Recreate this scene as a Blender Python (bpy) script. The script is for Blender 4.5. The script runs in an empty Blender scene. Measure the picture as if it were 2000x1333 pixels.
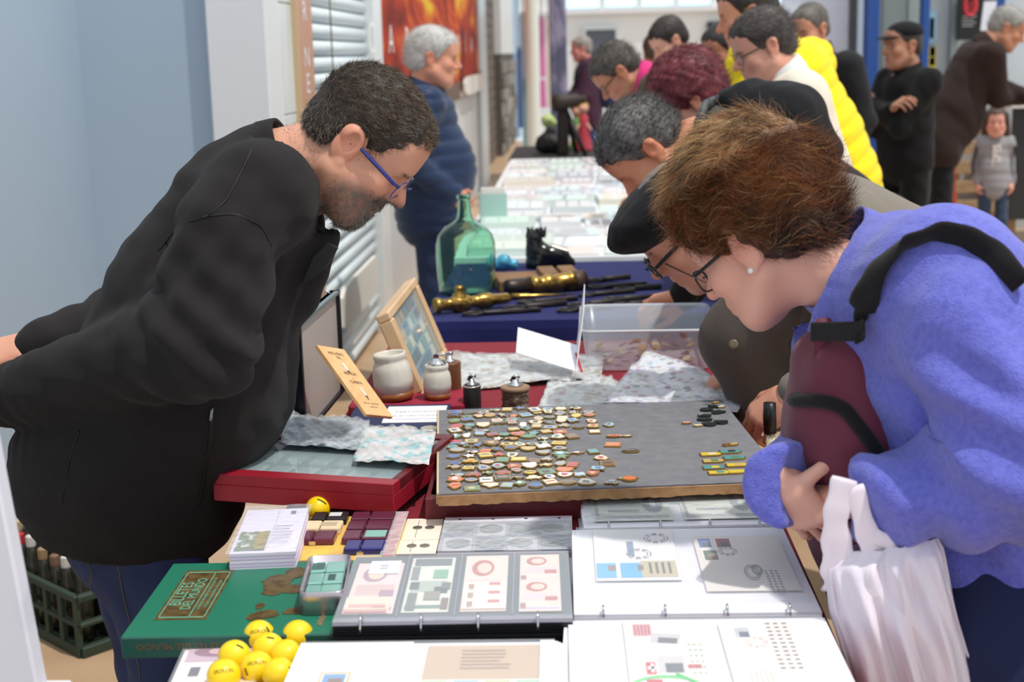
import bpy, math, random
import numpy as np
from mathutils import Vector, Matrix
random.seed(7); RNG = np.random.default_rng(7)
SC = bpy.context.scene
COL = SC.collection
# ---------------------------------------------------------------- camera
FPX = 2778.0
CAMZ = 1.55
_yaw, _pit, _rol = math.radians(2.75), math.radians(11.42), math.radians(1.5)
CF = np.array([-math.sin(_yaw)*math.cos(_pit), math.cos(_yaw)*math.cos(_pit), -math.sin(_pit)])
_R0 = np.array([math.cos(_yaw), math.sin(_yaw), 0.0]); _U0 = np.cross(_R0, CF)
CR = _R0*math.cos(_rol) - _U0*math.sin(_rol); CU = _U0*math.cos(_rol) + _R0*math.sin(_rol)
CC = np.array([0.0, 0.0, CAMZ])
cam_d = bpy.data.cameras.new('camera'); cam = bpy.data.objects.new('camera', cam_d); COL.objects.link(cam)
cam.matrix_world = Matrix(((CR[0], CU[0], -CF[0], CC[0]), (CR[1], CU[1], -CF[1], CC[1]), (CR[2], CU[2], -CF[2], CC[2]), (0, 0, 0, 1)))
cam_d.sensor_width = 36; cam_d.lens = 36*FPX/2000; cam_d.clip_start = .05; cam_d.clip_end = 200
cam_d.dof.use_dof = True; cam_d.dof.focus_distance = 2.45; cam_d.dof.aperture_fstop = 5.0
SC.camera = cam
# ---------------------------------------------------------------- light
SC.view_settings.view_transform = 'Standard'; SC.view_settings.look = 'None'
SC.view_settings.exposure = 0.14; SC.view_settings.gamma = 1; SC.view_settings.use_curve_mapping = False
W = bpy.data.worlds.new('daylight'); SC.world = W; W.use_nodes = True
bg = W.node_tree.nodes['Background']; bg.inputs[0].default_value = (.90, .96, 1.0, 1); bg.inputs[1].default_value = .92
sun_d = bpy.data.lights.new('sun', 'SUN'); sun = bpy.data.objects.new('sun', sun_d); COL.objects.link(sun)
sun_d.energy = 2.5; sun_d.angle = math.radians(1.2); sun_d.color = (1, .955, .88)
sun.location = (2, -2, 8)
sun.rotation_euler = Vector((-.36, .22, -1)).to_track_quat('-Z', 'Y').to_euler()
# ---------------------------------------------------------------- pixel helpers
def ray(px, py): return CF + CR*((px-1000)/FPX) - CU*((py-666.5)/FPX)
def P(px, py, Y):
    d = ray(px, py); return CC + d*(Y/d[1])
def T(px, py, z):
    d = ray(px, py); return CC + d*((z-CAMZ)/d[2])
def PX(px, py, X):
    d = ray(px, py); return CC + d*(X/d[0])
def A(*v): return np.array(v, float)
def nrm(v): v = np.asarray(v, float); return v/max(1e-9, np.linalg.norm(v))
# ---------------------------------------------------------------- materials
def lin(c):
    c = np.asarray(c, float)/255.0
    return np.where(c <= .04045, c/12.92, ((c+.055)/1.055)**2.4)
_MC = {}
def M(name, rgb=(200, 200, 200), rough=.6, metal=0, bump=None, var=None, vcol=False, alpha=1, trans=0, ior=1.45, emit=0, sheen=0, coat=0, spec=.5, wave=None):
    if name in _MC: return _MC[name]
    m = bpy.data.materials.new(name); m.use_nodes = True; nt = m.node_tree; b = nt.nodes['Principled BSDF']
    L = nt.links.new; I = b.inputs
    col = tuple(lin(rgb))+(1,)
    I['Base Color'].default_value = col; I['Roughness'].default_value = rough; I['Metallic'].default_value = metal
    I['Alpha'].default_value = alpha; I['Transmission Weight'].default_value = trans; I['IOR'].default_value = ior
    I['Specular IOR Level'].default_value = spec; I['Coat Weight'].default_value = coat
    if sheen: I['Sheen Weight'].default_value = sheen; I['Sheen Roughness'].default_value = .5
    if emit: I['Emission Color'].default_value = col; I['Emission Strength'].default_value = emit
    tc = nt.nodes.new('ShaderNodeTexCoord')
    src = None
    if vcol:
        a = nt.nodes.new('ShaderNodeAttribute'); a.attribute_name = 'Col'; src = a.outputs['Color']
    if var:
        sc, rgb2, lo, hi = var[:4]
        n = nt.nodes.new('ShaderNodeTexNoise'); n.inputs['Scale'].default_value = sc; n.inputs['Detail'].default_value = 5
        if len(var) > 4:
            mp = nt.nodes.new('ShaderNodeMapping'); mp.inputs['Scale'].default_value = var[4]; L(tc.outputs['Object'], mp.inputs[0]); L(mp.outputs[0], n.inputs['Vector'])
        else: L(tc.outputs['Object'], n.inputs['Vector'])
        r = nt.nodes.new('ShaderNodeMapRange'); r.inputs[1].default_value = lo; r.inputs[2].default_value = hi; L(n.outputs['Fac'], r.inputs[0])
        mx = nt.nodes.new('ShaderNodeMix'); mx.data_type = 'RGBA'; L(r.outputs[0], mx.inputs[0])
        if src: L(src, mx.inputs[6])
        else: mx.inputs[6].default_value = col
        mx.inputs[7].default_value = tuple(lin(rgb2))+(1,); src = mx.outputs[2]
    if src: L(src, I['Base Color'])
    if wave:
        wv = nt.nodes.new('ShaderNodeTexWave'); wv.inputs['Scale'].default_value = wave[0]; wv.bands_direction = wave[2] if len(wave) > 2 else 'Z'; L(tc.outputs['Object'], wv.inputs['Vector'])
        bp = nt.nodes.new('ShaderNodeBump'); bp.inputs['Strength'].default_value = wave[1]; bp.inputs['Distance'].default_value = .002
        L(wv.outputs['Fac'], bp.inputs['Height']); L(bp.outputs[0], I['Normal'])
    if bump:
        n = nt.nodes.new('ShaderNodeTexNoise'); n.inputs['Scale'].default_value = bump[0]; n.inputs['Detail'].default_value = 3; L(tc.outputs['Object'], n.inputs['Vector'])
        bp = nt.nodes.new('ShaderNodeBump'); bp.inputs['Strength'].default_value = bump[1]; bp.inputs['Distance'].default_value = bump[2] if len(bump) > 2 else .002
        L(n.outputs['Fac'], bp.inputs['Height']); L(bp.outputs[0], I['Normal'])
    _MC[name] = m; return m
def flat(rgb, rough=.6, **k): return M('c_%d_%d_%d_%g' % (*rgb, rough) + ''.join(sorted('%s%s' % i for i in k.items())), rgb, rough, **k)
# ---------------------------------------------------------------- objects
ORG = {}
def tag(o, label=None, cat=None, group=None, kind=None):
    if label: o['label'] = label
    if cat: o['category'] = cat
    if group: o['group'] = group
    if kind: o['kind'] = kind
    return o
def thing(name, loc, label, cat, group=None):
    o = bpy.data.objects.new(name, None); COL.objects.link(o); o.location = tuple(loc); o.empty_display_size = .05
    ORG[o.name] = np.array(loc, float); return tag(o, label, cat, group)
def mk(name, V, F, m, parent=None, smooth=False, label=None, cat=None, group=None, kind=None, col=None, mi=None, loc=None):
    V = np.asarray(V, float).reshape(-1, 3)
    if parent is not None: org = ORG[parent.name]
    elif loc is not None: org = np.asarray(loc, float)
    else: lo, hi = V.min(0), V.max(0); org = A((lo[0]+hi[0])/2, (lo[1]+hi[1])/2, lo[2])
    me = bpy.data.meshes.new(name)
    W_ = V-org
    if isinstance(F, np.ndarray) and F.ndim == 2:
        n, k = F.shape
        me.vertices.add(len(W_)); me.vertices.foreach_set('co', W_.astype(np.float32).ravel())
        me.loops.add(n*k); me.loops.foreach_set('vertex_index', F.astype(np.int32).ravel())
        me.polygons.add(n); me.polygons.foreach_set('loop_start', np.arange(0, n*k, k, dtype=np.int32)); me.update(calc_edges=True)
    else: me.from_pydata([tuple(v) for v in W_], [], [tuple(int(i) for i in f) for f in F])
    ms = m if isinstance(m, (list, tuple)) else [m]
    for x in ms: me.materials.append(x)
    if mi is not None: me.polygons.foreach_set('material_index', np.asarray(mi, np.int32))
    if smooth: me.polygons.foreach_set('use_smooth', np.ones(len(me.polygons), bool))
    if col is not None:
        ca = me.color_attributes.new('Col', 'FLOAT_COLOR', 'POINT'); c4 = np.ones((len(W_), 4), np.float32); c4[:, :3] = col; ca.data.foreach_set('color', c4.ravel())
    o = bpy.data.objects.new(name, me); COL.objects.link(o)
    ORG[o.name] = org
    if parent is not None: o.parent = parent
    else: o.location = tuple(org)
    return tag(o, label, cat, group, kind)
def spline(pts, m=5):
    P_ = [np.asarray(x, float) for x in pts]; out = []; n = len(P_)
    for i in range(n-1):
        a, b, c, d = P_[max(0, i-1)], P_[i], P_[i+1], P_[min(n-1, i+2)]
        for k in range(m):
            t = k/m; out.append(.5*(2*b+(c-a)*t+(2*a-5*b+4*c-d)*t*t+(3*b-a-3*c+d)*t**3))
    return out+[P_[-1]]
class G:                                   # geometry collector
    def __init__(s): s.V = []; s.F = []; s.mi = []
    def add(s, V, F, mi=0):
        n = len(s.V); s.V += [tuple(v) for v in V]; s.F += [tuple(i+n for i in f) for f in F]; s.mi += [mi]*len(F); return s
    def mk(s, name, m, parent=None, **k): return mk(name, s.V, s.F, m, parent, mi=s.mi, **k)
BF = [(0, 3, 2, 1), (4, 5, 6, 7), (0, 1, 5, 4), (1, 2, 6, 5), (2, 3, 7, 6), (3, 0, 4, 7)]
def boxv(o, ex, ey, ez, c=0):
    """box from corner o with edge vectors; c = chamfer (m)"""
    o, ex, ey, ez = map(lambda v: np.asarray(v, float), (o, ex, ey, ez))
    if np.dot(np.cross(ex, ey), ez) < 0: o = o+ex; ex = -ex
    if c <= 0: return [o, o+ex, o+ex+ey, o+ey, o+ez, o+ex+ez, o+ex+ey+ez, o+ey+ez], BF
    L = [np.linalg.norm(v) for v in (ex, ey, ez)]; c = min(c, .45*min(L)); u = [v/l for v, l in zip((ex, ey, ez), L)]
    V = []; 
    ctr = o+(ex+ey+ez)/2; h = [l/2 for l in L]; idx = {}
    for sx in (-1, 1):
        for sy in (-1, 1):
            for sz in (-1, 1):
                for a in range(3):
                    d = [h[0]-c, h[1]-c, h[2]-c]; d[a] = h[a]
                    idx[sx, sy, sz, a] = len(V); V.append(ctr+u[0]*sx*d[0]+u[1]*sy*d[1]+u[2]*sz*d[2])
    F = []
    def q(f, nn):
        p = [V[i] for i in f]; n = np.cross(p[1]-p[0], p[2]-p[0]); F.append(tuple(f) if np.dot(n, nn) > 0 else tuple(f[::-1]))
    for a in range(3):
        b_, c_ = (a+1) % 3, (a+2) % 3
        for s_ in (-1, 1):
            f = []
            for sb, sc_ in ((-1, -1), (1, -1), (1, 1), (-1, 1)):
                k = [0, 0, 0]; k[a] = s_; k[b_] = sb; k[c_] = sc_; f.append(idx[(*k, a)])
            q(f, u[a]*s_)
    for a in range(3):                     # edges along axis a
        b_, c_ = (a+1) % 3, (a+2) % 3
        for sb in (-1, 1):
            for sc_ in (-1, 1):
                k0 = [0]*3; k0[a] = -1; k0[b_] = sb; k0[c_] = sc_; k1 = list(k0); k1[a] = 1
                q([idx[(*k0, b_)], idx[(*k1, b_)], idx[(*k1, c_)], idx[(*k0, c_)]], u[b_]*sb+u[c_]*sc_)
    for sx in (-1, 1):
        for sy in (-1, 1):
            for sz in (-1, 1): q([idx[sx, sy, sz, a] for a in range(3)], u[0]*sx+u[1]*sy+u[2]*sz)
    return V, F
def abox(x0, y0, z0, x1, y1, z1, c=0): return boxv((x0, y0, z0), (x1-x0, 0, 0), (0, y1-y0, 0), (0, 0, z1-z0), c)
def frame(d):
    d = nrm(d); a = A(0, 0, 1) if abs(d[2]) < .9 else A(1, 0, 0); u = nrm(np.cross(a, d)); return u, np.cross(d, u), d
def tube(pts, rs, n=10, caps=True, closed=False, flat_=None):
    pts = [np.asarray(p, float) for p in pts]; N = len(pts)
    if not hasattr(rs, '__len__'): rs = [rs]*N
    V = []; F = []; pu = None
    for i, p in enumerate(pts):
        if closed: d = pts[(i+1) % N]-pts[i-1]
        else: d = pts[min(i+1, N-1)]-pts[max(i-1, 0)]
        d = nrm(d)
        if pu is None: u, v, _ = frame(d)
        else: u = nrm(pu-d*np.dot(pu, d)); v = np.cross(d, u)
        if flat_ is not None:
            w = np.asarray(flat_[0], float); u = nrm(w-d*np.dot(w, d)); v = np.cross(d, u)
        pu = u; k = flat_[1] if flat_ is not None else 1
        for j in range(n):
            a = 2*math.pi*j/n; V.append(p+rs[i]*(u*math.cos(a)+v*math.sin(a)*k))
    for i in range(N if closed else N-1):
        for j in range(n):
            a, b = i*n+j, i*n+(j+1) % n; c, d_ = ((i+1) % N)*n+(j+1) % n, ((i+1) % N)*n+j; F.append((a, b, c, d_))
    if caps and not closed:
        F.append(tuple(range(n-1, -1, -1))); F.append(tuple((N-1)*n+j for j in range(n)))
    return V, F
def lathe(base, axis, prof, n=24, sc=1.0, ref=None):
    """prof: list of (r, h)"""
    u, v, d = frame(axis); base = np.asarray(base, float); V = []; F = []
    for r, h in prof:
        for j in range(n):
            a = 2*math.pi*j/n; V.append(base+d*h+r*(u*math.cos(a)+v*math.sin(a)*sc))
    for i in range(len(prof)-1):
        for j in range(n):
            F.append((i*n+j, i*n+(j+1) % n, (i+1)*n+(j+1) % n, (i+1)*n+j))
    if prof[0][0] > 1e-6: F.append(tuple(range(n-1, -1, -1)))
    if prof[-1][0] > 1e-6: F.append(tuple((len(prof)-1)*n+j for j in range(n)))
    return V, F
def ball(c, r, n=16, m=10, s=(1, 1, 1)):
    c = np.asarray(c, float); V = [c+A(0, 0, -r*s[2])]; F = []
    for i in range(1, m):
        t = math.pi*i/m
        for j in range(n):
            a = 2*math.pi*j/n; V.append(c+A(r*s[0]*math.sin(t)*math.cos(a), r*s[1]*math.sin(t)*math.sin(a), -r*s[2]*math.cos(t)))
    V.append(c+A(0, 0, r*s[2])); L = len(V)-1
    for j in range(n):
        F.append((0, 1+(j+1) % n, 1+j)); F.append((L, 1+(m-2)*n+j, 1+(m-2)*n+(j+1) % n))
        for i in range(m-2): F.append((1+i*n+j, 1+i*n+(j+1) % n, 1+(i+1)*n+(j+1) % n, 1+(i+1)*n+j))
    return V, F
def prism(poly, o, ex, ey, ez):
    """extrude 2-D outline poly (CCW) in the frame o,ex,ey by vector ez"""
    o, ex, ey, ez = map(lambda v: np.asarray(v, float), (o, ex, ey, ez)); n = len(poly)
    b = [o+ex*x+ey*y for x, y in poly]; V = b+[p+ez for p in b]
    F = [tuple(range(n-1, -1, -1)), tuple(range(n, 2*n))]+[(i, (i+1) % n, (i+1) % n+n, i+n) for i in range(n)]
    if np.dot(np.cross(ex, ey), ez) < 0: F = [f[::-1] for f in F]
    return V, F
def sheet(fn, nu, nv, th=None):
    """grid surface fn(u,v)->point"""
    V = [fn(i/nu, j/nv) for j in range(nv+1) for i in range(nu+1)]
    F = [(j*(nu+1)+i, j*(nu+1)+i+1, (j+1)*(nu+1)+i+1, (j+1)*(nu+1)+i) for j in range(nv) for i in range(nu)]
    if th:
        n = len(V); V += [np.asarray(p)-A(0, 0, th) for p in V]; F += [tuple(i+n for i in f[::-1]) for f in F[:]]
        B = [i for i in range(nu+1)]+[j*(nu+1)+nu for j in range(1, nv+1)]+[nv*(nu+1)+i for i in range(nu-1, -1, -1)]+[j*(nu+1) for j in range(nv-1, 0, -1)]
        for a, b in zip(B, B[1:]+B[:1]): F.append((b, a, a+n, b+n))
    return V, F
_tc = {}
def text(name, body, size, o, ex, ey, m, parent, ext=.0003, align='LEFT', up=None, font_w=1.0, label=None):
    key = body
    if key not in _tc:
        cu = bpy.data.curves.new('txt', 'FONT'); cu.body = body; cu.size = 1; cu.resolution_u = 3; cu.extrude = .0
        ob = bpy.data.objects.new('txt', cu); me = ob.to_mesh()
        V = np.array([v.co[:] for v in me.vertices]).reshape(-1, 3); F = [tuple(p.vertices) for p in me.polygons]
        ob.to_mesh_clear(); bpy.data.objects.remove(ob); bpy.data.curves.remove(cu); _tc[key] = (V, F)
    V, F = _tc[key]
    if len(V) == 0: return None
    w = V[:, 0].max(); x0 = {'LEFT': 0, 'CENTER': -w/2, 'RIGHT': -w}[align]
    ex, ey = nrm(ex), nrm(ey); ez = np.cross(ex, ey); o = np.asarray(o, float)
    Q = o+np.outer((V[:, 0]+x0)*size*font_w, ex)+np.outer(V[:, 1]*size, ey)+ez*ext
    return mk(name, Q, F, m, parent, label=label)
class Rect:
    """a true rectangle lying on (or above) a plane, fitted to four picture points: near-left, near-right, far-right, far-left"""
    def __init__(s, pts=None, z=0, o=None, ex=None, ey=None, w=0, d=0):
        if pts is not None:
            q = [T(x, y, z) for x, y in pts]; ex_ = (q[1]-q[0]+q[2]-q[3])/2; ey_ = (q[3]-q[0]+q[2]-q[1])/2
            s.w = np.linalg.norm(ex_); a = math.atan2(ex_[1], ex_[0]); b = math.atan2(ey_[1], ey_[0])-math.pi/2; t = (a*1.0+b*1.0)/2
            s.ex = A(math.cos(t), math.sin(t), 0); s.ey = A(-math.sin(t), math.cos(t), 0); s.d = abs(np.dot(ey_, s.ey)); s.w = abs(np.dot(ex_, s.ex))
            s.o = sum(q)/4-s.ex*s.w/2-s.ey*s.d/2
        else: s.o, s.ex, s.ey, s.w, s.d = np.asarray(o, float), nrm(ex), nrm(ey), w, d
        s.ez = np.cross(s.ex, s.ey)
    def at(s, u, v, h=0): return s.o+s.ex*(u*s.w)+s.ey*(v*s.d)+s.ez*h
    def sub(s, u0, v0, u1, v1, h=0): return Rect(o=s.at(u0, v0, h), ex=s.ex, ey=s.ey, w=(u1-u0)*s.w, d=(v1-v0)*s.d)
    def box(s, h0, h1, u0=0, v0=0, u1=1, v1=1, c=0):
        return boxv(s.at(u0, v0, h0), s.ex*((u1-u0)*s.w), s.ey*((v1-v0)*s.d), s.ez*(h1-h0), c)
def bx(name, vf, m, parent=None, **k): return mk(name, vf[0], vf[1], m, parent, **k)
# ---------------------------------------------------------------- implicit surfaces
class Fld:
    def __init__(s, lo, hi, h):
        s.lo = np.asarray(lo, float); s.h = h; n = np.ceil((np.asarray(hi)-s.lo)/h).astype(int)+2; s.n = n
        s.ax = [s.lo[i]+h*np.arange(n[i]) for i in range(3)]; s.D = np.full(tuple(n), .5, np.float32)
    def sl(s, lo, hi):
        a = np.clip(np.floor((np.asarray(lo)-s.lo)/s.h).astype(int), 0, s.n); b = np.clip(np.ceil((np.asarray(hi)-s.lo)/s.h).astype(int)+1, 0, s.n)
        return tuple(slice(a[i], b[i]) for i in range(3))
    def pts(s, S): return s.ax[0][S[0]][:, None, None].astype(np.float32), s.ax[1][S[1]][None, :, None].astype(np.float32), s.ax[2][S[2]][None, None, :].astype(np.float32)
def C_(a, b, ra, rb, k=.02, ax=None, s=1.0, op='+'): return ('c', np.asarray(a, float), np.asarray(b, float), ra, rb, None if ax is None else nrm(ax), s, k, op)
def E_(c, r, R=None, k=.02, op='+'): return ('e', np.asarray(c, float), np.asarray(r, float), np.eye(3) if R is None else np.asarray(R, float), k, op)
def S_(c, r, k=.02, op='+'): return C_(c, np.asarray(c, float)+1e-5, r, r, k, None, 1, op)
def pbb(p):
    if p[0] == 'c':
        r = max(p[3], p[4])*max(1, p[6]); return np.minimum(p[1], p[2])-r, np.maximum(p[1], p[2])+r
    r = np.abs(p[3]) @ p[2]; return p[1]-r, p[1]+r
def peval(p, X, Y, Z):
    if p[0] == 'c':
        _, a, b, ra, rb, ax, s, k, op = p
        qx, qy, qz = X-a[0], Y-a[1], Z-a[2]; ba = b-a
        if ax is not None:
            f = 1/s-1; qa = (qx*ax[0]+qy*ax[1]+qz*ax[2])*f; qx, qy, qz = qx+ax[0]*qa, qy+ax[1]*qa, qz+ax[2]*qa; ba = ba+ax*(np.dot(ba, ax)*f)
        t = np.clip((qx*ba[0]+qy*ba[1]+qz*ba[2])/np.dot(ba, ba), 0, 1)
        return np.sqrt((qx-t*ba[0])**2+(qy-t*ba[1])**2+(qz-t*ba[2])**2)-(ra+(rb-ra)*t)
    _, c, r, R, k, op = p
    qx, qy, qz = X-c[0], Y-c[1], Z-c[2]
    l = [(qx*R[0, i]+qy*R[1, i]+qz*R[2, i]) for i in range(3)]
    k0 = np.sqrt(sum((l[i]/r[i])**2 for i in range(3))); k1 = np.sqrt(sum((l[i]/r[i]**2)**2 for i in range(3)))+1e-6
    return k0*(k0-1)/k1
def snets(D, o, h):
    s = D < 0; c = np.zeros(tuple(x-1 for x in s.shape), np.uint8)
    cs = [(i, j, k) for i in (0, 1) for j in (0, 1) for k in (0, 1)]
    for i, j, k in cs: c += s[i:s.shape[0]-1+i, j:s.shape[1]-1+j, k:s.shape[2]-1+k]
    act = (c > 0) & (c < 8); idx = np.argwhere(act); vid = np.full(act.shape, -1, np.int32); vid[act] = np.arange(len(idx))
    dv = {q: D[idx[:, 0]+q[0], idx[:, 1]+q[1], idx[:, 2]+q[2]] for q in cs}
    acc = np.zeros((len(idx), 3)); n = np.zeros(len(idx))
    for a in cs:
        for ax in range(3):
            if a[ax] == 0:
                b = list(a); b[ax] = 1; b = tuple(b); da, db = dv[a], dv[b]; m = (da < 0) != (db < 0)
                t = np.where(m, da/np.where(m, da-db, 1), 0); p = np.tile(np.array(a, float), (len(idx), 1)); p[:, ax] += t
                acc += p*m[:, None]; n += m
    V = o+h*(idx+acc/np.maximum(n, 1)[:, None]); Fs = []
    for ax in range(3):
        b_, c_ = (ax+1) % 3, (ax+2) % 3
        s0 = np.take(s, range(s.shape[ax]-1), ax); s1 = np.take(s, range(1, s.shape[ax]), ax); e = np.argwhere(s0 != s1)
        e = e[(e[:, b_] >= 1) & (e[:, c_] >= 1) & (e[:, b_] < vid.shape[b_]) & (e[:, c_] < vid.shape[c_])]
        ins = s[e[:, 0], e[:, 1], e[:, 2]]; q = []
        for db, dc in ((-1, -1), (0, -1), (0, 0), (-1, 0)):
            f = e.copy(); f[:, b_] += db; f[:, c_] += dc; q.append(vid[f[:, 0], f[:, 1], f[:, 2]])
        q = np.stack(q, 1); q[~ins] = q[~ins][:, ::-1]; Fs.append(q)
    return V, np.concatenate(Fs)
def vnorm(V, F):
    n = np.cross(V[F[:, 2]]-V[F[:, 0]], V[F[:, 3]]-V[F[:, 1]]); N = np.zeros_like(V)
    for i in range(4):
        for a in range(3): N[:, a] += np.bincount(F[:, i], n[:, a], len(V))
    return N/np.maximum(np.linalg.norm(N, axis=1), 1e-12)[:, None]
def relax(V, F, it=1):
    for _ in range(it):
        S = np.zeros_like(V); n = np.zeros(len(V))
        for i in range(4):
            for j in ((i+1) % 4, (i-1) % 4):
                for a in range(3): S[:, a] += np.bincount(F[:, i], V[F[:, j], a], len(V))
                n += np.bincount(F[:, i], minlength=len(V))
        V = .5*V+.5*S/np.maximum(n, 1)[:, None]
    return V
def isurf(prims, h, cut=None, disp=None, it=1):
    """mesh of the smooth union of prims; cut(X,Y,Z,D)->D; disp(V,N)->offset along the normal"""
    bb = [pbb(p) for p in prims if p[-1] == '+']; lo = np.min([b[0] for b in bb], 0)-4*h-.01; hi = np.max([b[1] for b in bb], 0)+4*h+.01
    f = Fld(lo, hi, h)
    for p in prims:
        k = p[-2]; a, b = pbb(p); mg = k+4*h+.005; S = f.sl(a-mg, b+mg); X, Y, Z = f.pts(S); d = peval(p, X, Y, Z).astype(np.float32); D = f.D[S]
        if D.size == 0: continue
        if p[-1] == '+':
            t = np.clip(.5+.5*(D-d)/k, 0, 1); f.D[S] = D*(1-t)+d*t-k*t*(1-t)
        else:
            t = np.clip(.5-.5*(D+d)/k, 0, 1); f.D[S] = D*(1-t)+(-d)*t+k*t*(1-t)
    if cut:
        S = (slice(None),)*3; X, Y, Z = f.pts(S); f.D = cut(X, Y, Z, f.D).astype(np.float32)
    V, F = snets(f.D, f.lo, h)
    if len(F) == 0: return V, F
    if it: V = relax(V, F, it)
    if disp: N = vnorm(V, F); V = V+N*disp(V, N)[:, None]
    return V, F
def join(parts):
    Vs = []; Fs = []; Cs = []; n = 0
    for p in parts:
        Vs.append(p[0]); Fs.append(p[1]+n); n += len(p[0])
        if len(p) > 2: Cs.append(p[2])
    return np.concatenate(Vs), np.concatenate(Fs), (np.concatenate(Cs) if Cs else None)
_wd = RNG.normal(size=(40, 3)); _wp = RNG.uniform(0, 6.28, 40)
def snoise(V, sc, n=6, o=0):
    r = 0
    for i in range(n):
        w = _wd[(i+o) % 40]*sc*(1+.5*i); r = r+np.sin(V @ w+_wp[(i+o) % 40]+2*np.sin(V @ _wd[(i+o+7) % 40]*sc*.5))/(1+.6*i)
    return r/2.0
def sstep(a, b, x): t = np.clip((x-a)/(b-a), 0, 1); return t*t*(3-2*t)
# ================================================================ people builders
class HF:
    """head frame: x = person's right, y = forward, z = up; origin between the ears"""
    def __init__(s, c, az, pitch, roll=0, sc=1.0):
        az, p = math.radians(az), math.radians(pitch); s.c = np.asarray(c, float); s.s = sc
        fh = A(math.cos(az), math.sin(az), 0); up = A(0, 0, 1)
        s.f = fh*math.cos(p)-up*math.sin(p); s.u = fh*math.sin(p)+up*math.cos(p); s.r = np.cross(s.f, s.u)
        if roll:
            a = math.radians(roll); r, u = s.r, s.u; s.r = r*math.cos(a)-u*math.sin(a); s.u = u*math.cos(a)+r*math.sin(a)
        s.R = np.stack([s.r, s.f, s.u], 1)
    def w(s, x, y, z): return s.c+s.R @ (A(x, y, z)*s.s)
    def loc(s, V): return ((V-s.c) @ s.R)/s.s
    def C(s, a, b, ra, rb, k=.015, op='+'): return C_(s.w(*a), s.w(*b), ra*s.s, rb*s.s, k*s.s, op=op)
    def E(s, c, r, k=.015, op='+'): return E_(s.w(*c), A(*r)*s.s, s.R, k*s.s, op)
def head_prims(h, neck_to, jowl=0, neck_r=.056, nose=1.0, ear=1.0):
    p = [h.E((0, -.012, .047), (.077, .098, .084)), h.E((0, .040, -.012), (.064, .060, .092), .03),
         h.E((0, .042, -.078), (.054, .050, .042), .03), h.E((0, .074, -.106), (.026, .022, .020), .025),
         h.C((-.036, .086, .020), (.036, .086, .020), .013, .013, .02), h.E((0, .070, .055), (.058, .030, .045), .03)]
    for s in (-1, 1):
        p += [h.E((s*.046, .064, -.026), (.024, .028, .024), .025), h.C((s*.058, .005, -.055), (s*.036, .058, -.096), .024+jowl, .024+jowl, .03)]
    for s in (-1, 1): p += [h.E((s*.033, .100, .000), (.019, .016, .013), .012, '-')]
    for s in (-1, 1): p += [h.E((s*.033, .079, -.001), (.0145, .0135, .012), .004)]
    n = nose
    p += [h.C((0, .094, .010), (0, .094+.026*n, -.028), .0085, .0120, .012), h.E((-.0125, .103, -.034), (.0085, .012, .008), .008), h.E((.0125, .103, -.034), (.0085, .012, .008), .008)]
    p += [h.E((0, .086, -.060), (.028, .020, .018), .015), h.C((-.020, .094, -.0635), (.020, .094, -.0635), .0065, .0065, .008), h.C((-.018, .093, -.0755), (.018, .093, -.0755), .0075, .0075, .008),
          h.C((-.024, .103, -.0695), (.024, .103, -.0695), .0022, .0022, .004, '-')]
    for s in (-1, 1):
        p += [h.E((s*.080, -.008, -.002), (.009, .022*ear, .034*ear), .006), h.E((s*.084, -.013, .014*ear), (.011, .018*ear, .018*ear), .005), h.E((s*.0915, -.004, .004), (.008, .0115*ear, .019*ear), .004, '-'), h.E((s*.081, .003, -.034*ear), (.007, .010, .011), .005)]
    p += [C_(h.w(0, -.022, -.035), neck_to, neck_r*h.s, (neck_r+.008)*h.s, .035)]
    return p
def skin_col(h, V, base, beard=None, bald=None, blush=1.0, eyes=True, brow=None):
    L = h.loc(V); x, y, z = L.T; ax = np.abs(x)
    c = np.tile(lin(base), (len(V), 1)); red = lin(base)*A(1.05, .72, .66)
    def mix(m, col): 
        nonlocal c; m = np.clip(m, 0, 1)[:, None]; c = c*(1-m)+np.asarray(col)*m
    n = snoise(V, 60, 5)
    mix(.35*blush*np.exp(-((ax-.045)**2+(y-.075)**2+(z+.03)**2)/.0009), red); mix(.55*blush*np.exp(-((x)**2+(y-.118)**2+(z+.03)**2)/.0004), red)
    mix(.5*blush*sstep(.072, .084, ax)*sstep(.05, .0, np.abs(z)), red); mix(.10+.10*n, red)
    if beard is not None:
        col, st = beard
        m = sstep(.005, .04, y)*sstep(-.028, -.06, z-.25*(y-.06))*sstep(-.165, -.125, z)*(1-np.exp(-(x**2/.0005+(z+.0695)**2/.00007)))
        g = np.exp(-(x**2/.0011+(z+.092)**2/.0012))*sstep(.05, .08, y)+np.exp(-(x**2/.0012+(z+.050)**2/.00012))*sstep(.07, .09, y)
        grey = lin((165, 155, 148)); nn = .5+.5*snoise(V, 260, 6)
        cc = lin(col)*(1-nn[:, None]*.32)+grey*nn[:, None]*.32
        mm = np.clip(m*st*(.75+.5*nn)+g*.75, 0, .95)[:, None]; c = c*(1-mm)+cc*mm
    mix(.65*np.exp(-(x**2/.0004+(z+.0695)**2/.00009))*sstep(.078, .088, y), lin((150, 82, 76)))
    if brow is not None: mix(.85*sstep(.010, .016, ax)*sstep(.056, .046, ax)*np.exp(-((z-.021-.05*(ax-.03))**2)/.00002)*sstep(.06, .075, y)*(.8+.4*snoise(V, 300, 4)), lin(brow))
    if eyes: mix(.85*np.exp(-((ax-.033)**2/.00009+(z+.004)**2/.0000045))*sstep(.07, .08, y), lin((38, 26, 22)))
    mix(.8*np.exp(-((ax-.0105)**2/.00002+(y-.104)**2/.00004+(z+.0415)**2/.00001)), lin((90, 45, 38)))
    return c
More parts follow.
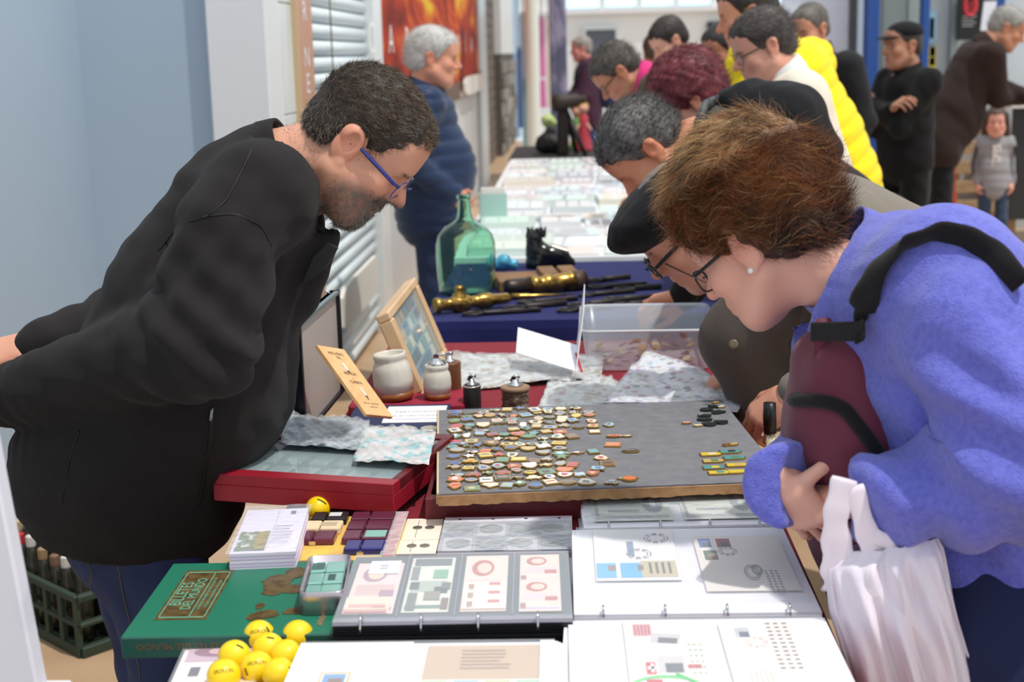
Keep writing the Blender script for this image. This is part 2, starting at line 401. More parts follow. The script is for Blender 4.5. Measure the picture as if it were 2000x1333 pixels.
ZL_Y = [-.14, -.06, -.025, -.012, .012, .022, .040, .062, .085, .12]
ZL_Z = [-.062, -.060, -.045, .022, .022, -.008, .020, .050, .070, .075]
def hair_mesh(h, t=.010, vx=.006, front=0.0, back=0.0, rough=.004, nsc=120, top=0.0, zly=None):
    c = [E_(h.w(0, -.014-top*.3, .047+top*.5), A(.077+t, .098+t+top*.3, .084+t+top*.5)*h.s, h.R, .02), h.E((0, .052-front, .062), (.062+t*.6, .044+t*.7, .045+t), .02), h.E((0, -.055, -.015), (.066+t*.8, .050+t, .055), .03)]
    ZZ = zly if zly is not None else ZL_Z
    def cut(X, Y, Z, D):
        qx, qy, qz = X-h.c[0], Y-h.c[1], Z-h.c[2]
        y = (qx*h.f[0]+qy*h.f[1]+qz*h.f[2])/h.s; z = (qx*h.u[0]+qy*h.u[1]+qz*h.u[2])/h.s; x = (qx*h.r[0]+qy*h.r[1]+qz*h.r[2])/h.s
        zl = np.interp(y+front*sstep(.02, .06, y), ZL_Y, ZZ)+back*sstep(-.02, -.06, y)+.006*np.sin(x*160+y*90)+.004*np.sin(x*310+2)
        d = (zl-z)*h.s*.8; k = .008
        tt = np.clip(.5-.5*(D-d)/k, 0, 1); return D*(1-tt)+d*tt+k*tt*(1-tt)
    return isurf(c, vx, cut, (lambda V, N: rough*snoise(V, nsc, 6)) if rough else None, 1)
def strands(name, V, F, n, ln, rad, flow, h, cols, parent, lift=.25, seg=5, jit=.25, seed=1, curl=0.0, mat=None, label=None, sink=.0015):
    """solid tapered hair strands rooted on the hair surface (V,F); flow(local)->local direction"""
    rg = np.random.default_rng(seed); a, b, c_, d_ = (V[F[:, i]] for i in range(4))
    ar = np.linalg.norm(np.cross(c_-a, d_-b), axis=1); fi = rg.choice(len(F), n, p=ar/ar.sum()); u, v = rg.random((2, n, 1))
    p = (a[fi]*(1-u)+b[fi]*u)*(1-v)+(d_[fi]*(1-u)+c_[fi]*u)*v
    N = vnorm(V, F)[F[fi, 0]]; p = p-N*sink
    L = ln*(.55+.7*rg.random((n, 1))); jd = rg.normal(size=(n, 3))*jit; cl = rg.normal(size=(n, 3))*curl; pts = [p]
    lf = lift*(.4+1.2*rg.random((n, 1)))
    for i in range(seg):
        loc = h.loc(pts[-1]); nn = nrm_rows((loc-A(0, -.01, .045))/A(.08, .1, .09)**2) @ h.R.T
        fl = nrm_rows(flow(loc)) @ h.R.T; fl = fl-nn*np.sum(fl*nn, 1, keepdims=True)*.85
        dr = nrm_rows(fl+jd+cl*(i/seg)+nn*lf*(1-.9*i/seg)); pts.append(pts[-1]+dr*L/seg)
    dirn = nrm_rows(pts[-1]-pts[0]); s1 = nrm_rows(np.cross(dirn, rg.normal(size=(n, 3)))); s2 = np.cross(dirn, s1)
    VV = np.zeros((n, seg+1, 3, 3)); 
    for i, q in enumerate(pts):
        r = rad*(1-.85*i/seg)
        for j in range(3):
            an = 2*math.pi*j/3; VV[:, i, j] = q+r*(s1*math.cos(an)+s2*math.sin(an))
    base = (np.arange(n)*(seg+1)*3)[:, None]; Fq = []
    for i in range(seg):
        for j in range(3):
            k = (j+1) % 3; Fq.append(base+np.array([[i*3+j, i*3+k, (i+1)*3+k, (i+1)*3+j]]))
    cc = cols(h.loc(p), rg) ; C = np.repeat(cc, (seg+1)*3, 0)
    return mk(name, VV.reshape(-1, 3), np.concatenate(Fq), mat or M('hair_strands', (90, 70, 50), .42, vcol=True), parent, True, col=C, kind='stuff', label=label)
def nrm_rows(v): return v/np.maximum(np.linalg.norm(v, axis=-1, keepdims=True), 1e-9)
def hand_prims(w, d, n, side=1, curl=(20, 30, 35, 40), spread=4, thumb=(35, 25), sc=1.0, kn=1.0):
    """w wrist, d finger direction, n back-of-hand normal; side=+1 puts the thumb on d x n"""
    d = nrm(d); n = nrm(np.asarray(n)-d*np.dot(n, d)); t = np.cross(d, n)*side; w = np.asarray(w, float); p = []
    q = lambda f, l, u: w+(d*f+t*l+n*u)*sc
    p += [C_(q(-.02, 0, 0), q(.02, 0, 0), .024*sc, .026*sc, .015, n, .72), C_(q(.025, .018, 0), q(.078, .026, .002), .019*sc, .0135*sc, .012), C_(q(.025, 0, .002), q(.082, .007, .003), .019*sc, .0135*sc, .012),
          C_(q(.025, -.016, 0), q(.078, -.013, .002), .018*sc, .0125*sc, .012), C_(q(.022, -.028, -.002), q(.070, -.032, 0), .016*sc, .0115*sc, .012)]
    base = [(.083, .027, .001), (.088, .0075, .002), (.083, -.0125, .001), (.073, -.0315, -.001)]
    lens = [(.040, .024, .019), (.045, .028, .020), (.041, .026, .020), (.033, .020, .018)]; rr = [.0088, .0092, .0086, .0076]
    for i in range(4):
        a = math.radians(curl[i]); sp = math.radians(spread*(1.5-i)); pt = q(*base[i]); ang = 0
        for j, ln in enumerate(lens[i]):
            ang += a*(.8, 1.1, .75)[j]*kn; dd = d*math.cos(ang)-n*math.sin(ang); dd = nrm(dd*math.cos(sp)+t*math.sin(sp)*math.cos(ang))
            e = pt+dd*ln*sc; r0 = rr[i]*sc*(1, .92, .86)[j]; p.append(C_(pt, e, r0*1.04, r0*.92, .004)); pt = e
    a, b = math.radians(thumb[0]), math.radians(thumb[1]); pt = q(.018, .026, -.006)
    d1 = nrm(d*math.cos(a)+t*math.sin(a)-n*.25*math.sin(a)); e = pt+d1*.042*sc; p.append(C_(pt, e, .0155*sc, .0115*sc, .008)); a -= b
    d2 = nrm(d*math.cos(a)+t*math.sin(a)-n*.35); e2 = e+d2*.032*sc; p.append(C_(e, e2, .0108*sc, .0095*sc, .004)); e3 = e2+nrm(d2-n*.2)*.022*sc; p.append(C_(e2, e3, .0098*sc, .0075*sc, .004))
    return p
def hand_mesh(prims, h=.0035, base=(205, 150, 128)):
    V, F = isurf(prims, h, None, None, 1); c = np.tile(lin(base), (len(V), 1)); n = .12+.12*snoise(V, 70, 5); n = np.clip(n, 0, .4)[:, None]
    return V, F, c*(1-n)+lin(base)*A(1.05, .7, .62)*n
SKIN = lambda: M('skin', (210, 160, 135), .48, vcol=True, bump=(900, .12, .0008), spec=.4)
def ik(a, b, l1, l2, pole):
    a, b = np.asarray(a, float), np.asarray(b, float); v = b-a; d = np.linalg.norm(v); d = min(d, (l1+l2)*.995); u = nrm(v); x = (l1*l1-l2*l2+d*d)/(2*d); y = math.sqrt(max(0, l1*l1-x*x))
    pl = nrm(np.asarray(pole)-u*np.dot(pole, u)); return a+u*x+pl*y
def cloth(name, rgb, **k):
    d = dict(rough=.9, bump=(260, .25, .002), sheen=.04, spec=.25); d.update(k); return M(name, rgb, **d)
def wrinkle(amp, sc=14):
    return lambda V, N: amp*(snoise(V, sc, 5)+.6*snoise(V, sc*2.3, 5, 9))
def shoe(parent, ank, f, m):
    a = np.asarray(ank, float)*A(1, 1, 0); V, F = isurf([C_(a+A(0, 0, .045)-f*.02, a+f*.15+A(0, 0, .035), .042, .034, .02), C_(a+A(0, 0, .06), a+A(0, 0, .10), .045, .045, .02)], .012, lambda X, Y, Z, D: np.maximum(D, .002-Z+0*X+0*Y))
    mk('shoe', V, F, m, parent, True)
def person(name, label, head, az, hip, hpitch=10, haz=None, skin=(205, 155, 132), hair=None, top=(40, 40, 45), topname=None, legs=(30, 35, 50), H=1.72, shw=.19, girth=1.0, arms=('down', 'down'),
           vx=.011, hvx=.0052, collar=None, beard=None, quilt=None, hem=.10, cat='person', extras=None, hips=1.0, hroll=0, top_mat=None, legs_mat=None, coat_len=0, hands=True, sc=None, hs=1.0, nbp=None):
    """head = point between the ears; hip = (x,y) of the pelvis; az = facing azimuth of the body in degrees"""
    s = sc or H/1.72; a = math.radians(az); f = A(math.cos(a), math.sin(a), 0); r = A(math.sin(a), -math.cos(a), 0); up = A(0, 0, 1)
    h = HF(head, az if haz is None else haz, hpitch, hroll, s*hs); hipc = A(hip[0], hip[1], .93*s)
    nb = h.w(0, -.035, -.125) if nbp is None else np.asarray(nbp, float); ax = nrm(nb-hipc); sh = nb-ax*.055*s; tl = np.linalg.norm(sh-hipc); fr = nrm(f-ax*np.dot(f, ax))
    tp = lambda F_, R_, u: hipc+fr*F_*s+r*R_*s+ax*(u*tl)
    root = thing(name, (hip[0], hip[1], 0), label, cat)
    J = dict(root=root, h=h, f=f, r=r, fr=fr, ax=ax, tp=tp, sh=sh, tl=tl, s=s)
    hv = isurf(head_prims(h, nb, .0 if girth < 1.1 else .006), hvx, None, None, 1)
    parts = [(*hv, skin_col(h, hv[0], skin, beard, brow=(hair or {}).get('rgb', (60, 45, 35)), eyes=True))]
    wr = []; sleeves = []
    for i, sd in enumerate((1, -1)):                                   # right, left
        S = tp(0, sd*(shw-.01), .97); sp = arms[i]; l1, l2 = .29*s, .255*s
        if sp is None: continue
        if isinstance(sp, str):
            if sp == 'down': w = S-up*.50*s+f*.06*s+r*sd*.04*s; pole = -f+r*sd*.3
            elif sp == 'cross': w = tp(.17, -sd*.10, .62+.05*i); pole = r*sd*1.0-up*1.0+f*.1
            elif sp == 'pocket': w = tp(.10, sd*.17, .02); pole = -f+r*sd*.8
            elif sp == 'front': w = tp(.26, sd*.05, .35); pole = -up+r*sd*.6-f*.3
            elif sp == 'behind': w = tp(-.17, -sd*.02, .12); pole = -f+r*sd*.6-up*.2
            dirn, nn = None, None
        else: w, pole = np.asarray(sp[0], float), np.asarray(sp[1], float)
        el = ik(S, w, l1, l2, pole); sleeves.append((S, el, w)); d = nrm(w-el)
        curl = (30, 35, 38, 42); side = -sd
        if not isinstance(sp, str) and len(sp) > 2: d = nrm(sp[2]); nn = np.asarray(sp[3], float)
        else: nn = r*sd*.9+f*.2+up*.1
        if not isinstance(sp, str) and len(sp) > 4: curl = sp[4]
        wr.append(w)
        if hands:
            hp = hand_prims(w, d, nn, -sd if True else 1, curl, sc=s); parts.append(hand_mesh(hp, max(.004, hvx), skin))
    core = [C_(tp(0, 0, .05), tp(0, 0, .9), .11*s, .11*s, .03, r, 1.25), C_(sh, nb, .06*s, .055*s, .03)]
    for S, el, w in sleeves: core += [C_(S, el, .045*s, .038*s, .02), C_(el, w, .036*s, .027*s, .02)]
    legp = []
    for sd in (1, -1):
        hj = hipc+r*sd*.09*s; an = A(hip[0], hip[1], .09*s)+r*sd*.11*s-f*.02; kn_ = (hj+an)/2+f*.02; legp.append((hj, kn_, an)); core += [C_(hj, kn_, .065*s, .05*s, .03), C_(kn_, an, .048*s, .036*s, .02)]
    cv = isurf(core, .014, None, None, 0); parts.append((*cv, np.tile(lin(skin), (len(cv[0]), 1))))
    V, F, C = join(parts); mk('body', V, F, SKIN(), root, True, col=C)
    g = girth; tpm = [C_(tp(0, 0, -.02), tp(.01, 0, .35), .128*s*g, .130*s*g, .05, r, 1.32*hips), C_(tp(.01, 0, .35), tp(0, 0, .82), .130*s*g, .128*s*(1+(g-1)*.5), .05, r, 1.38),
           C_(tp(-.015, -shw+.05, .93), tp(-.015, shw-.05, .93), .082*s, .082*s, .05), C_(tp(-.005, 0, .93), nb-ax*.02, .085*s, .072*s, .04)]
    if hem: tpm.append(C_(tp(0, 0, .02), hipc-up*hem*s-f*.0, .13*s*g, .135*s*g, .05, r, 1.32*hips))
    if g > 1.1: tpm.append(E_(tp(.05*g, 0, .25), A(.14, .15, .16)*g*s, np.stack([fr, r, ax], 1), .06))
    if coat_len: tpm.append(C_(hipc-up*.05, hipc-up*coat_len*s, .14*s*g, .155*s*g, .05, r, 1.3))
    for S, el, w in sleeves: tpm += [C_(S, el, .074*s*(1+(g-1)*.4), .060*s, .035), C_(el, el+(w-el)*.93, .060*s, .046*s, .025)]
    if extras: tpm += extras(J)
    dsp = wrinkle(.0045*s, 12)
    if quilt:
        pitch, dep = quilt
        def dsp(V, N, o=hipc, ax=ax): return .003*snoise(V, 14, 5)+dep*(np.abs(np.sin(((V-o) @ ax)*math.pi/pitch))**.5-.6)
    def cut(X, Y, Z, D):                                               # neck opening
        u_ = nrm(h.c-nb); q = (X-nb[0])*u_[0]+(Y-nb[1])*u_[1]+(Z-nb[2])*u_[2]; r2 = np.sqrt((X-nb[0])**2+(Y-nb[1])**2+(Z-nb[2])**2); return np.where(r2 < .115*s, np.maximum(D, q-.022*s), D)
    V, F = isurf(tpm, vx, cut, dsp, 1)
    mk(topname or 'jacket', V, F, top_mat or cloth('cloth_%d_%d_%d' % top, top), root, True)
    cl = collar or dict(rgb=top)
    V, F = tube([nb+(nb-h.c)*.30+fr*.005, nb+(nb-h.c)*.12, nb-(nb-h.c)*.16, nb-(nb-h.c)*.18], [.082*s, .080*s, .078*s, .066*s], 20, False); mk('collar', V, F, cloth('cloth_%d_%d_%d' % tuple(cl['rgb']), tuple(cl['rgb'])), root, True)
    tr = [C_(hipc+up*.04*s, hipc-up*.05*s, .120*s*min(g, 1.15), .125*s*min(g, 1.15), .04, r, 1.28)]
    for hj, kn_, an in legp: tr += [C_(hj, kn_, .092*s, .070*s, .03), C_(kn_, an-up*.02, .068*s, .058*s, .03)]
    V, F = isurf(tr, vx, None, wrinkle(.004, 16), 1); mk('trousers', V, F, legs_mat or cloth('cloth_%d_%d_%d' % legs, legs, sheen=.1), root, True)
    for hj, kn_, an in legp: shoe(root, an, f, flat((28, 24, 22), .5))
    if hair:
        k = dict(hair); rgb = k.pop('rgb'); st = k.pop('strands', 0); g2 = k.pop('grey', None); k.setdefault('vx', hvx)
        V, F = hair_mesh(h, **k); col = np.tile(lin(rgb), (len(V), 1)); m_ = (.5+.5*snoise(V, 170, 6))[:, None]
        c2 = lin(g2) if g2 is not None else lin(rgb)*1.7+.01
        col = col*(1-m_*.6)+c2*m_*.6; ho = mk('hair', V, F, M('hair', (60, 50, 40), .55, vcol=True, bump=(700, .25, .001)), root, True, col=col)
        if st:
            strands('hair_strands', V, F, st, k.get('len', .030), .0007, lambda L: np.stack([L[:, 0]*2, -.6+0*L[:, 0], -L[:, 2]*.5-.02], 1), h, lambda L, rg: (lin(rgb)[None]*(1-(q := rg.random((len(L), 1))**2))+c2*q), ho, lift=.35, seed=3)
    return J
def glasses(h, parent, m_frame, m_lens, w=.034, hh=.021, rim=.0014, temple=.0022, z0=.0, y0=.108, thick=False, half=False):
    root = mk('glasses', *tube([h.w(-.010, y0+.004, z0+.004), h.w(0, y0+.008, z0+.008), h.w(.010, y0+.004, z0+.004)], .0016*h.s, 8), m_frame, parent, True)
    for s in (-1, 1):
        pts = []
        for i in range(24):
            a = 2*math.pi*i/24; ca, sa = math.cos(a), math.sin(a); ex = 2/3.2
            pts.append(h.w(s*.034+.027*math.copysign(abs(ca)**ex, ca), y0-.006*abs(s*.034+.027*ca)/.05, z0+.019*math.copysign(abs(sa)**ex, sa)-.002))
        pp = pts if not half else pts[:13]
        V, F = tube(pp, rim*h.s, 6, closed=not half); mk('rim', V, F, m_frame, root, True)
        c = sum(pts)/len(pts); mk('lens', pts+[c], [(i, (i+1) % 24, 24) for i in range(24)], m_lens, root, True)
        V, F = tube([h.w(s*.060, y0-.006, z0+.006), h.w(s*.073, y0-.016, z0+.007), h.w(s*.078, .05, z0+.010), h.w(s*.0815, .012, z0+.012), h.w(s*.083, -.012, z0+.002), h.w(s*.082, -.026, z0-.022)], [temple*h.s*k for k in (1, 1.2, 1.2, 1, .8, .7)], 8, flat_=(h.u, .55)); mk('temple', V, F, m_frame, root, True)
    return root
LENS = lambda: M('lens_glass', (235, 245, 250), .03, alpha=.16, spec=.8)
# ================================================================ the hall
Zt = .775
def struct(name, vf, m, parent=None, **k): return mk(name, vf[0], vf[1], m, parent, kind=None if parent is not None else 'structure', **k)
WHITE = M('white_paint', (226, 226, 228), .6, bump=(30, .05))
struct('floor', abox(-2.2, -2, -.1, 8, 26, 0), M('floor_tile', (188, 158, 128), .35, var=(3, (172, 142, 112), .35, .7)))
struct('wall_left', abox(-2.0, -1.5, 0, -1.85, 9, 3.4), M('blue_wall', (172, 188, 204), .45, var=(.7, (164, 180, 196), .3, .7)))
XW = P(528, 200, 5.3)[0]; XL = P(408, 150, 5.3)[0]
def YW(px, py=150): return PX(px, py, XW)[1]
struct('wall_niche', abox(-1.85, 5.36, 0, XL+.01, 5.5, 3.4), M('blue_wall'))
struct('trim_1', abox(XL, 5.3, 0, XW, 5.55, 3.4, .006), WHITE)
y0, y1, y2, y3, y4 = 5.55, YW(576), YW(606), YW(725), YW(740)
wl = struct('wall_tiled', abox(XW-.2, y0, 0, XW-.008, y1+.3, 3.4), flat((176, 178, 178), .7))
z = .05
while z < 2.9:
    struct('tile', abox(XW-.009, y0+.002, z, XW, y1, z+.425, .003), M('marble_tile', (222, 228, 228), .25, var=(5, (196, 202, 204), .5, .72, (1, 1, .25))), wl); z += .43
# vertical sign board with lettering
sg = thing('shop_sign', (XW, y1, .95), 'narrow terracotta vertical sign board with white letters beside the shutter', 'sign')
bx('board', abox(XW-.005, y1, .5, XW+.02, y2, 2.6, .003), M('terracotta_board', (196, 140, 112), .4, var=(2, (206, 156, 120), .3, .7)), sg)
bx('edge_strip', abox(XW-.005, y1-.012, .5, XW+.024, y1, 2.6), flat((205, 178, 140), .5), sg)
LW = flat((244, 240, 240), .5)
for ch, py in (('C', -190), ('A', -95), ('R', 41), ('N', 130), ('E', 182), ('S', 262), ('I', 590), ('L', 525)):
    zc = PX(590, py, XW)[2]
    text('letter', ch, .115, (XW+.021, (y1+y2)/2, zc), (0, 1, 0), (0, 0, 1), LW, sg, align='CENTER', font_w=1.5)
# roller shutter
sh_ = mk('door_1', *abox(XW-.06, y2, 0, XW-.045, y3, 2.9), flat((150, 158, 162), .5), kind='structure')
SL = M('shutter_slat', (226, 236, 240), .35, bump=(20, .03))
def slat_geo(): 
    a = []; pr = [(-.045, 0), (-.028, .004), (-.012, .022), (-.010, .045), (-.022, .064), (-.040, .070)]
    return pr
pr = slat_geo(); n = len(pr); sv = [(x, y, z) for y in (y2+.005, y3-.012) for x, z in pr]
sf = [(i, i+1, i+1+n, i+n) for i in range(n-1)]+[tuple(range(n))[::-1], tuple(range(n, 2*n))]
for i in range(38):
    mk('slat', [(XW+x, y, z+.02+i*.0735) for x, y, z in sv], sf, SL, sh_, True)
struct('trim_2', abox(XW-.05, y3-.005, 0, XW+.03, y4, 3.2, .004), M('post_white', (228, 232, 232), .3))
mk('pull_cord', *tube([(XW+.012, YW(646), .9), (XW+.012, YW(646), 2.9)], .004, 6), flat((120, 112, 90), .7), sh_)
# white hand-shaped end of the shop's cut-out board hung by the shutter
def tab(name, px0, px1, pyt, pyb, label):
    ya, yb = YW(px0), YW(px1); zt, zb = PX(px1-20, pyt, XW)[2], PX(px1-20, pyb, XW)[2]; w, hh = yb-ya, zt-zb; r = .28*hh; poly = [(0, .12*hh), (.1*w, 0)]
    for cx, cy, a0 in ((w-r, r, -90), (w-r, hh-r, 0)): poly += [(cx+r*math.cos(math.radians(a0+t)), cy+r*math.sin(math.radians(a0+t))) for t in range(0, 91, 15)]
    poly += [(.2*w, hh), (.05*w, .92*hh), (0, .8*hh)]
    V, F = prism(poly, (XW+.026, ya, zb), (0, 1, 0), (0, 0, 1), (.02, 0, 0)); mk(name, V, F, M('cream_board', (228, 224, 216), .5), label=label, cat='board')
tab('cut_out_board', 629, 705, 533, 615, 'cream rounded cut-out board hanging over the white roller shutter')
# next stall: poster wall
yp0, yp1 = y4, YW(930); ywe = YW(944)
zp = PX(850, 205, XW)[2]
wm = struct('wall_middle', abox(XW-.2, y4, 0, XW, ywe, 3.4), M('stall_white', (206, 208, 210), .5))
m = M('poster_print', (150, 38, 20), .65, spec=.15); nt = m.node_tree; b = nt.nodes['Principled BSDF']; tc = nt.nodes.new('ShaderNodeTexCoord'); nz = nt.nodes.new('ShaderNodeTexNoise'); nz.inputs['Scale'].default_value = .9; nz.inputs['Detail'].default_value = 6; nz.inputs['Distortion'].default_value = 1.6
mp = nt.nodes.new('ShaderNodeMapping'); mp.inputs['Scale'].default_value = (1, .55, 1.6); nt.links.new(tc.outputs['Object'], mp.inputs[0]); nt.links.new(mp.outputs[0], nz.inputs['Vector'])
rp = nt.nodes.new('ShaderNodeValToRGB'); rp.color_ramp.elements[0].position = .28; rp.color_ramp.elements[0].color = (*lin((70, 28, 16)), 1); rp.color_ramp.elements[1].position = .72; rp.color_ramp.elements[1].color = (*lin((226, 190, 40)), 1)
for pos, c in ((.42, (120, 30, 14)), (.52, (176, 54, 22)), (.60, (214, 108, 30))): e = rp.color_ramp.elements.new(pos); e.color = (*lin(c), 1)
nt.links.new(nz.outputs['Fac'], rp.inputs[0]); nt.links.new(rp.outputs[0], b.inputs['Base Color'])
po = thing('shop_poster', (XW, yp0, zp), 'large red and orange butcher poster with white capital lettering on the stall wall', 'poster')
bx('panel', abox(XW+.012, yp0+.02, zp, XW+.03, yp1, 3.3), m, po)
bx('bottom_band', abox(XW+.012, yp0+.02, zp-.02, XW+.034, yp1, zp+.14), flat((96, 66, 44), .5), po)
ztx = PX(760, 103, XW)[2]
ws = [(0, 'C'), (1, 'A'), (2, 'R'), (3, 'N'), (4, 'I'), (5, 'C'), (6, 'E'), (7, 'R'), (8, 'Í'), (9, 'A')]
for i, ch in ws:
    yy = YW(757)+(i-1)*(YW(917)-YW(757))/8; text('letter', ch, .24, (XW+.031, yy, ztx), (0, 1, 0), (0, 0, 1), LW, po, align='CENTER', font_w=1.5)
text('letter', 'í', .13, (XW+.031, YW(893), PX(893, 62, XW)[2]), (0, 1, 0), (0, 0, 1), LW, po, align='CENTER')
ya, yb = YW(893), YW(932); zt, zb = PX(910, 148, XW)[2], PX(910, 183, XW)[2]
bx('lower_label', abox(XW+.03, YW(892), zp-.01, XW+.036, YW(925), zp+.05), flat((222, 214, 205)), po)
w, hh = yb-ya, zt-zb; V, F = prism([(0, .3*hh), (.06*w, .08*hh), (.2*w, 0), (w, 0), (w, hh*1.25), (.9*w, hh), (.2*w, hh), (.06*w, .92*hh), (0, .7*hh)], (XW+.055, ya, zb), (0, 1, 0), (0, 0, 1), (.02, 0, 0)); mk('cut_out_board', V, F, M('cream_board'), label='white rounded cut-out board hanging over the red poster', cat='board')
struct('trim_3', abox(XW-.02, yp1, 0, XW+.05, ywe, 3.3, .01), M('chrome_post', (190, 200, 204), .3))
# recessed brown shutter, stone column, glazed front
yb0, yb1, yb2 = ywe, YW(978), YW(1003)
br = struct('wall_brown', abox(XW-.3, yb0, 0, XW-.1, yb1, 3.4), M('brown_boards', (74, 60, 50), .6))
for i in range(22): struct('plank', abox(XW-.11, yb0+.02, i*.15+.01, XW-.085, yb1, i*.15+.14, .006), M('brown_plank', (92, 76, 64), .6, var=(3, (70, 56, 46), .4, .7)), br)
st = struct('wall_stone', abox(XW-.3, yb1, 0, XW, yb2, PX(990, 105, XW)[2]), flat((84, 80, 76), .8))
zt = PX(990, 105, XW)[2]; i = 0; z = .02
while z < zt-.15:
    hh = .16+.1*random.random(); y = yb1
    while y < yb2-.1:
        w = min(yb2-y, .5+random.random()*.6); g = random.randint(96, 148); struct('stone', abox(XW-.02, y+.015, z, XW+.02+random.random()*.05, y+w-.015, min(zt, z+hh-.02), .012), flat((g, g-4, g-10), .85), st); y += w
    z += hh
struct('wall_upper', abox(XW-.3, yb1, zt, XW+.02, yb2, 3.4), M('stall_white'))
struct('trim_4', abox(XW-.1, yb2, 0, XW+.1, yb2+.5, 3.4), flat((168, 196, 222), .4))
# far part: back wall with door and window
YB = 27.0
bk = struct('wall_back', abox(-3.5, YB, 0, 8, YB+.2, 4.2), M('back_wall', (232, 232, 230), .6))
zl = P(1250, 25, YB)[2]
struct('trim_5', abox(-3.5, YB-.12, zl, 8, YB, zl+.08), WHITE)
for k in range(6):
    xa = P(1105+k*72, 5, YB)[0]; xb = P(1105+k*72+66, 5, YB)[0]
    w_ = mk('window_%d' % (k+1), *abox(xa, YB-.05, zl+.12, xb, YB+.02, zl+1.2), M('sky_pane', (196, 226, 244), .1, emit=.8), kind='structure')
    struct('window_frame', abox(xb, YB-.07, zl+.08, xb+.1, YB+.02, zl+1.25), WHITE, w_)
xa, xb = P(1140, 100, YB)[0], P(1207, 100, YB)[0]; zd = P(1180, 58, YB)[2]; zm = P(1180, 165, YB)[2]
d_ = mk('door_2', *abox(xa, YB-.05, 0, xb, YB+.01, zd), flat((236, 236, 236), .5), kind='structure')
for (u0, u1, v0, v1) in ((0, 1, 1.0, 1.04), (0, .07, 0, 1), (.93, 1, 0, 1)): struct('door_frame', abox(xa+u0*(xb-xa), YB-.12, v0*zd, xa+u1*(xb-xa), YB-.05, v1*zd), flat((196, 202, 206), .5), d_)
struct('pane', abox(xa+.07*(xb-xa), YB-.07, zm, xa+.93*(xb-xa), YB-.05, zd), M('dark_pane', (92, 96, 106), .1), d_)
xa, xb = P(1386, 60, YB)[0], P(1432, 60, YB)[0]; w7 = mk('window_7', *abox(xa, YB-.06, P(1400, 84, YB)[2], xb, YB+.01, P(1400, 46, YB)[2]), M('far_window', (190, 214, 220), .1, emit=.5), kind='structure')
for yy in (46, 84): struct('window_frame', abox(xa-.05, YB-.1, P(1400, yy, YB)[2]-.04, xb+.05, YB-.02, P(1400, yy, YB)[2]+.04), flat((70, 72, 74)), w7)
struct('window_frame', abox(xa-.05, YB-.1, P(1400, 84, YB)[2], xa+.03, YB-.02, P(1400, 46, YB)[2]), flat((70, 72, 74)), w7)
# clothes stall on the left far side
SY = 17.0
struct('trim_12', abox(XW-.1, 15.5, 2.90, .1, 18.2, 3.0), WHITE)
def hang(px0, px1, py0, py1, Y, rgb, label):
    a, b = P(px0, py0, Y), P(px1, py1, Y); w = b[0]-a[0]; zt, zb = a[2], b[2]; poly = [(.0, 0), (w, 0), (w*.92, (zt-zb)*.8), (w*.98, (zt-zb)*.9), (w*.62, zt-zb), (w*.38, zt-zb), (.02*w, (zt-zb)*.9), (.08*w, (zt-zb)*.8)]
    V, F = prism(poly, (a[0], Y, zb), (1, 0, 0), (0, 0, 1), (0, .12, 0)); o = thing('hanging_garment', (a[0]+w/2, Y, zb), label, 'garment', 'clothes hanging at the far stall'); mk('fabric', V, F, cloth('g_%d_%d_%d' % rgb, rgb), o); mk('hanger_hook', *tube([(a[0]+w/2, Y+.06, zt-.02), (a[0]+w/2, Y+.06, 2.905)], .006, 6), flat((160, 160, 164), .3, metal=.8), o)
for a in ((1034, 1050, 25, 190, 16.6, (255, 178, 226), 'pale pink garment hanging behind the white pole'), (1052, 1066, 30, 150, 16.9, (244, 150, 214), 'bright pink garment hanging at the far clothes stall'), (1053, 1067, 155, 210, 16.5, (238, 140, 205), 'short pink garment hanging low at the far clothes stall'),
          (1014, 1030, 20, 160, 16.2, (190, 214, 232), 'pale blue garment hanging at the far clothes stall'), (1008, 1022, 90, 250, 15.8, (96, 120, 170), 'blue denim garment hanging beside the stone column'), (1018, 1034, 150, 290, 16.0, (150, 184, 184), 'grey green garment hanging low beside the white pole'), (1066, 1074, 40, 210, 17.4, (222, 208, 186), 'beige garment hanging at the far clothes stall'),
          (1074, 1082, 30, 200, 17.8, (232, 150, 220), 'lilac pink garment hanging behind the patterned column')): hang(*a)
def pole(name, px, w, Y, rgb, label, top=3.4):
    X = P(px, 200, Y)[0]; r = w/2*Y/FPX; V, F = lathe((X, Y, 0), (0, 0, 1), [(r*1.4, 0), (r*1.4, .05), (r, .08), (r, top), (r*1.1, top+.02)], 16); mk(name, V, F, flat(rgb, .4), label=label, cat='pole')
pole('support_pole', 1042, 26, 14.5, (224, 230, 222), 'slim white round support pole beside the hanging clothes')
X = P(1090, 100, 15)[0]; mk('patterned_column', *boxv((X-.09, 15, 0), (.18, 0, 0), (0, .18, 0), (0, 0, 3.4), .02), M('patterned_paint', (86, 92, 120), .5, var=(4, (150, 148, 178), .5, .62, (2, 2, .7))), label='dark column with blue and yellow pattern by the far door', cat='column')
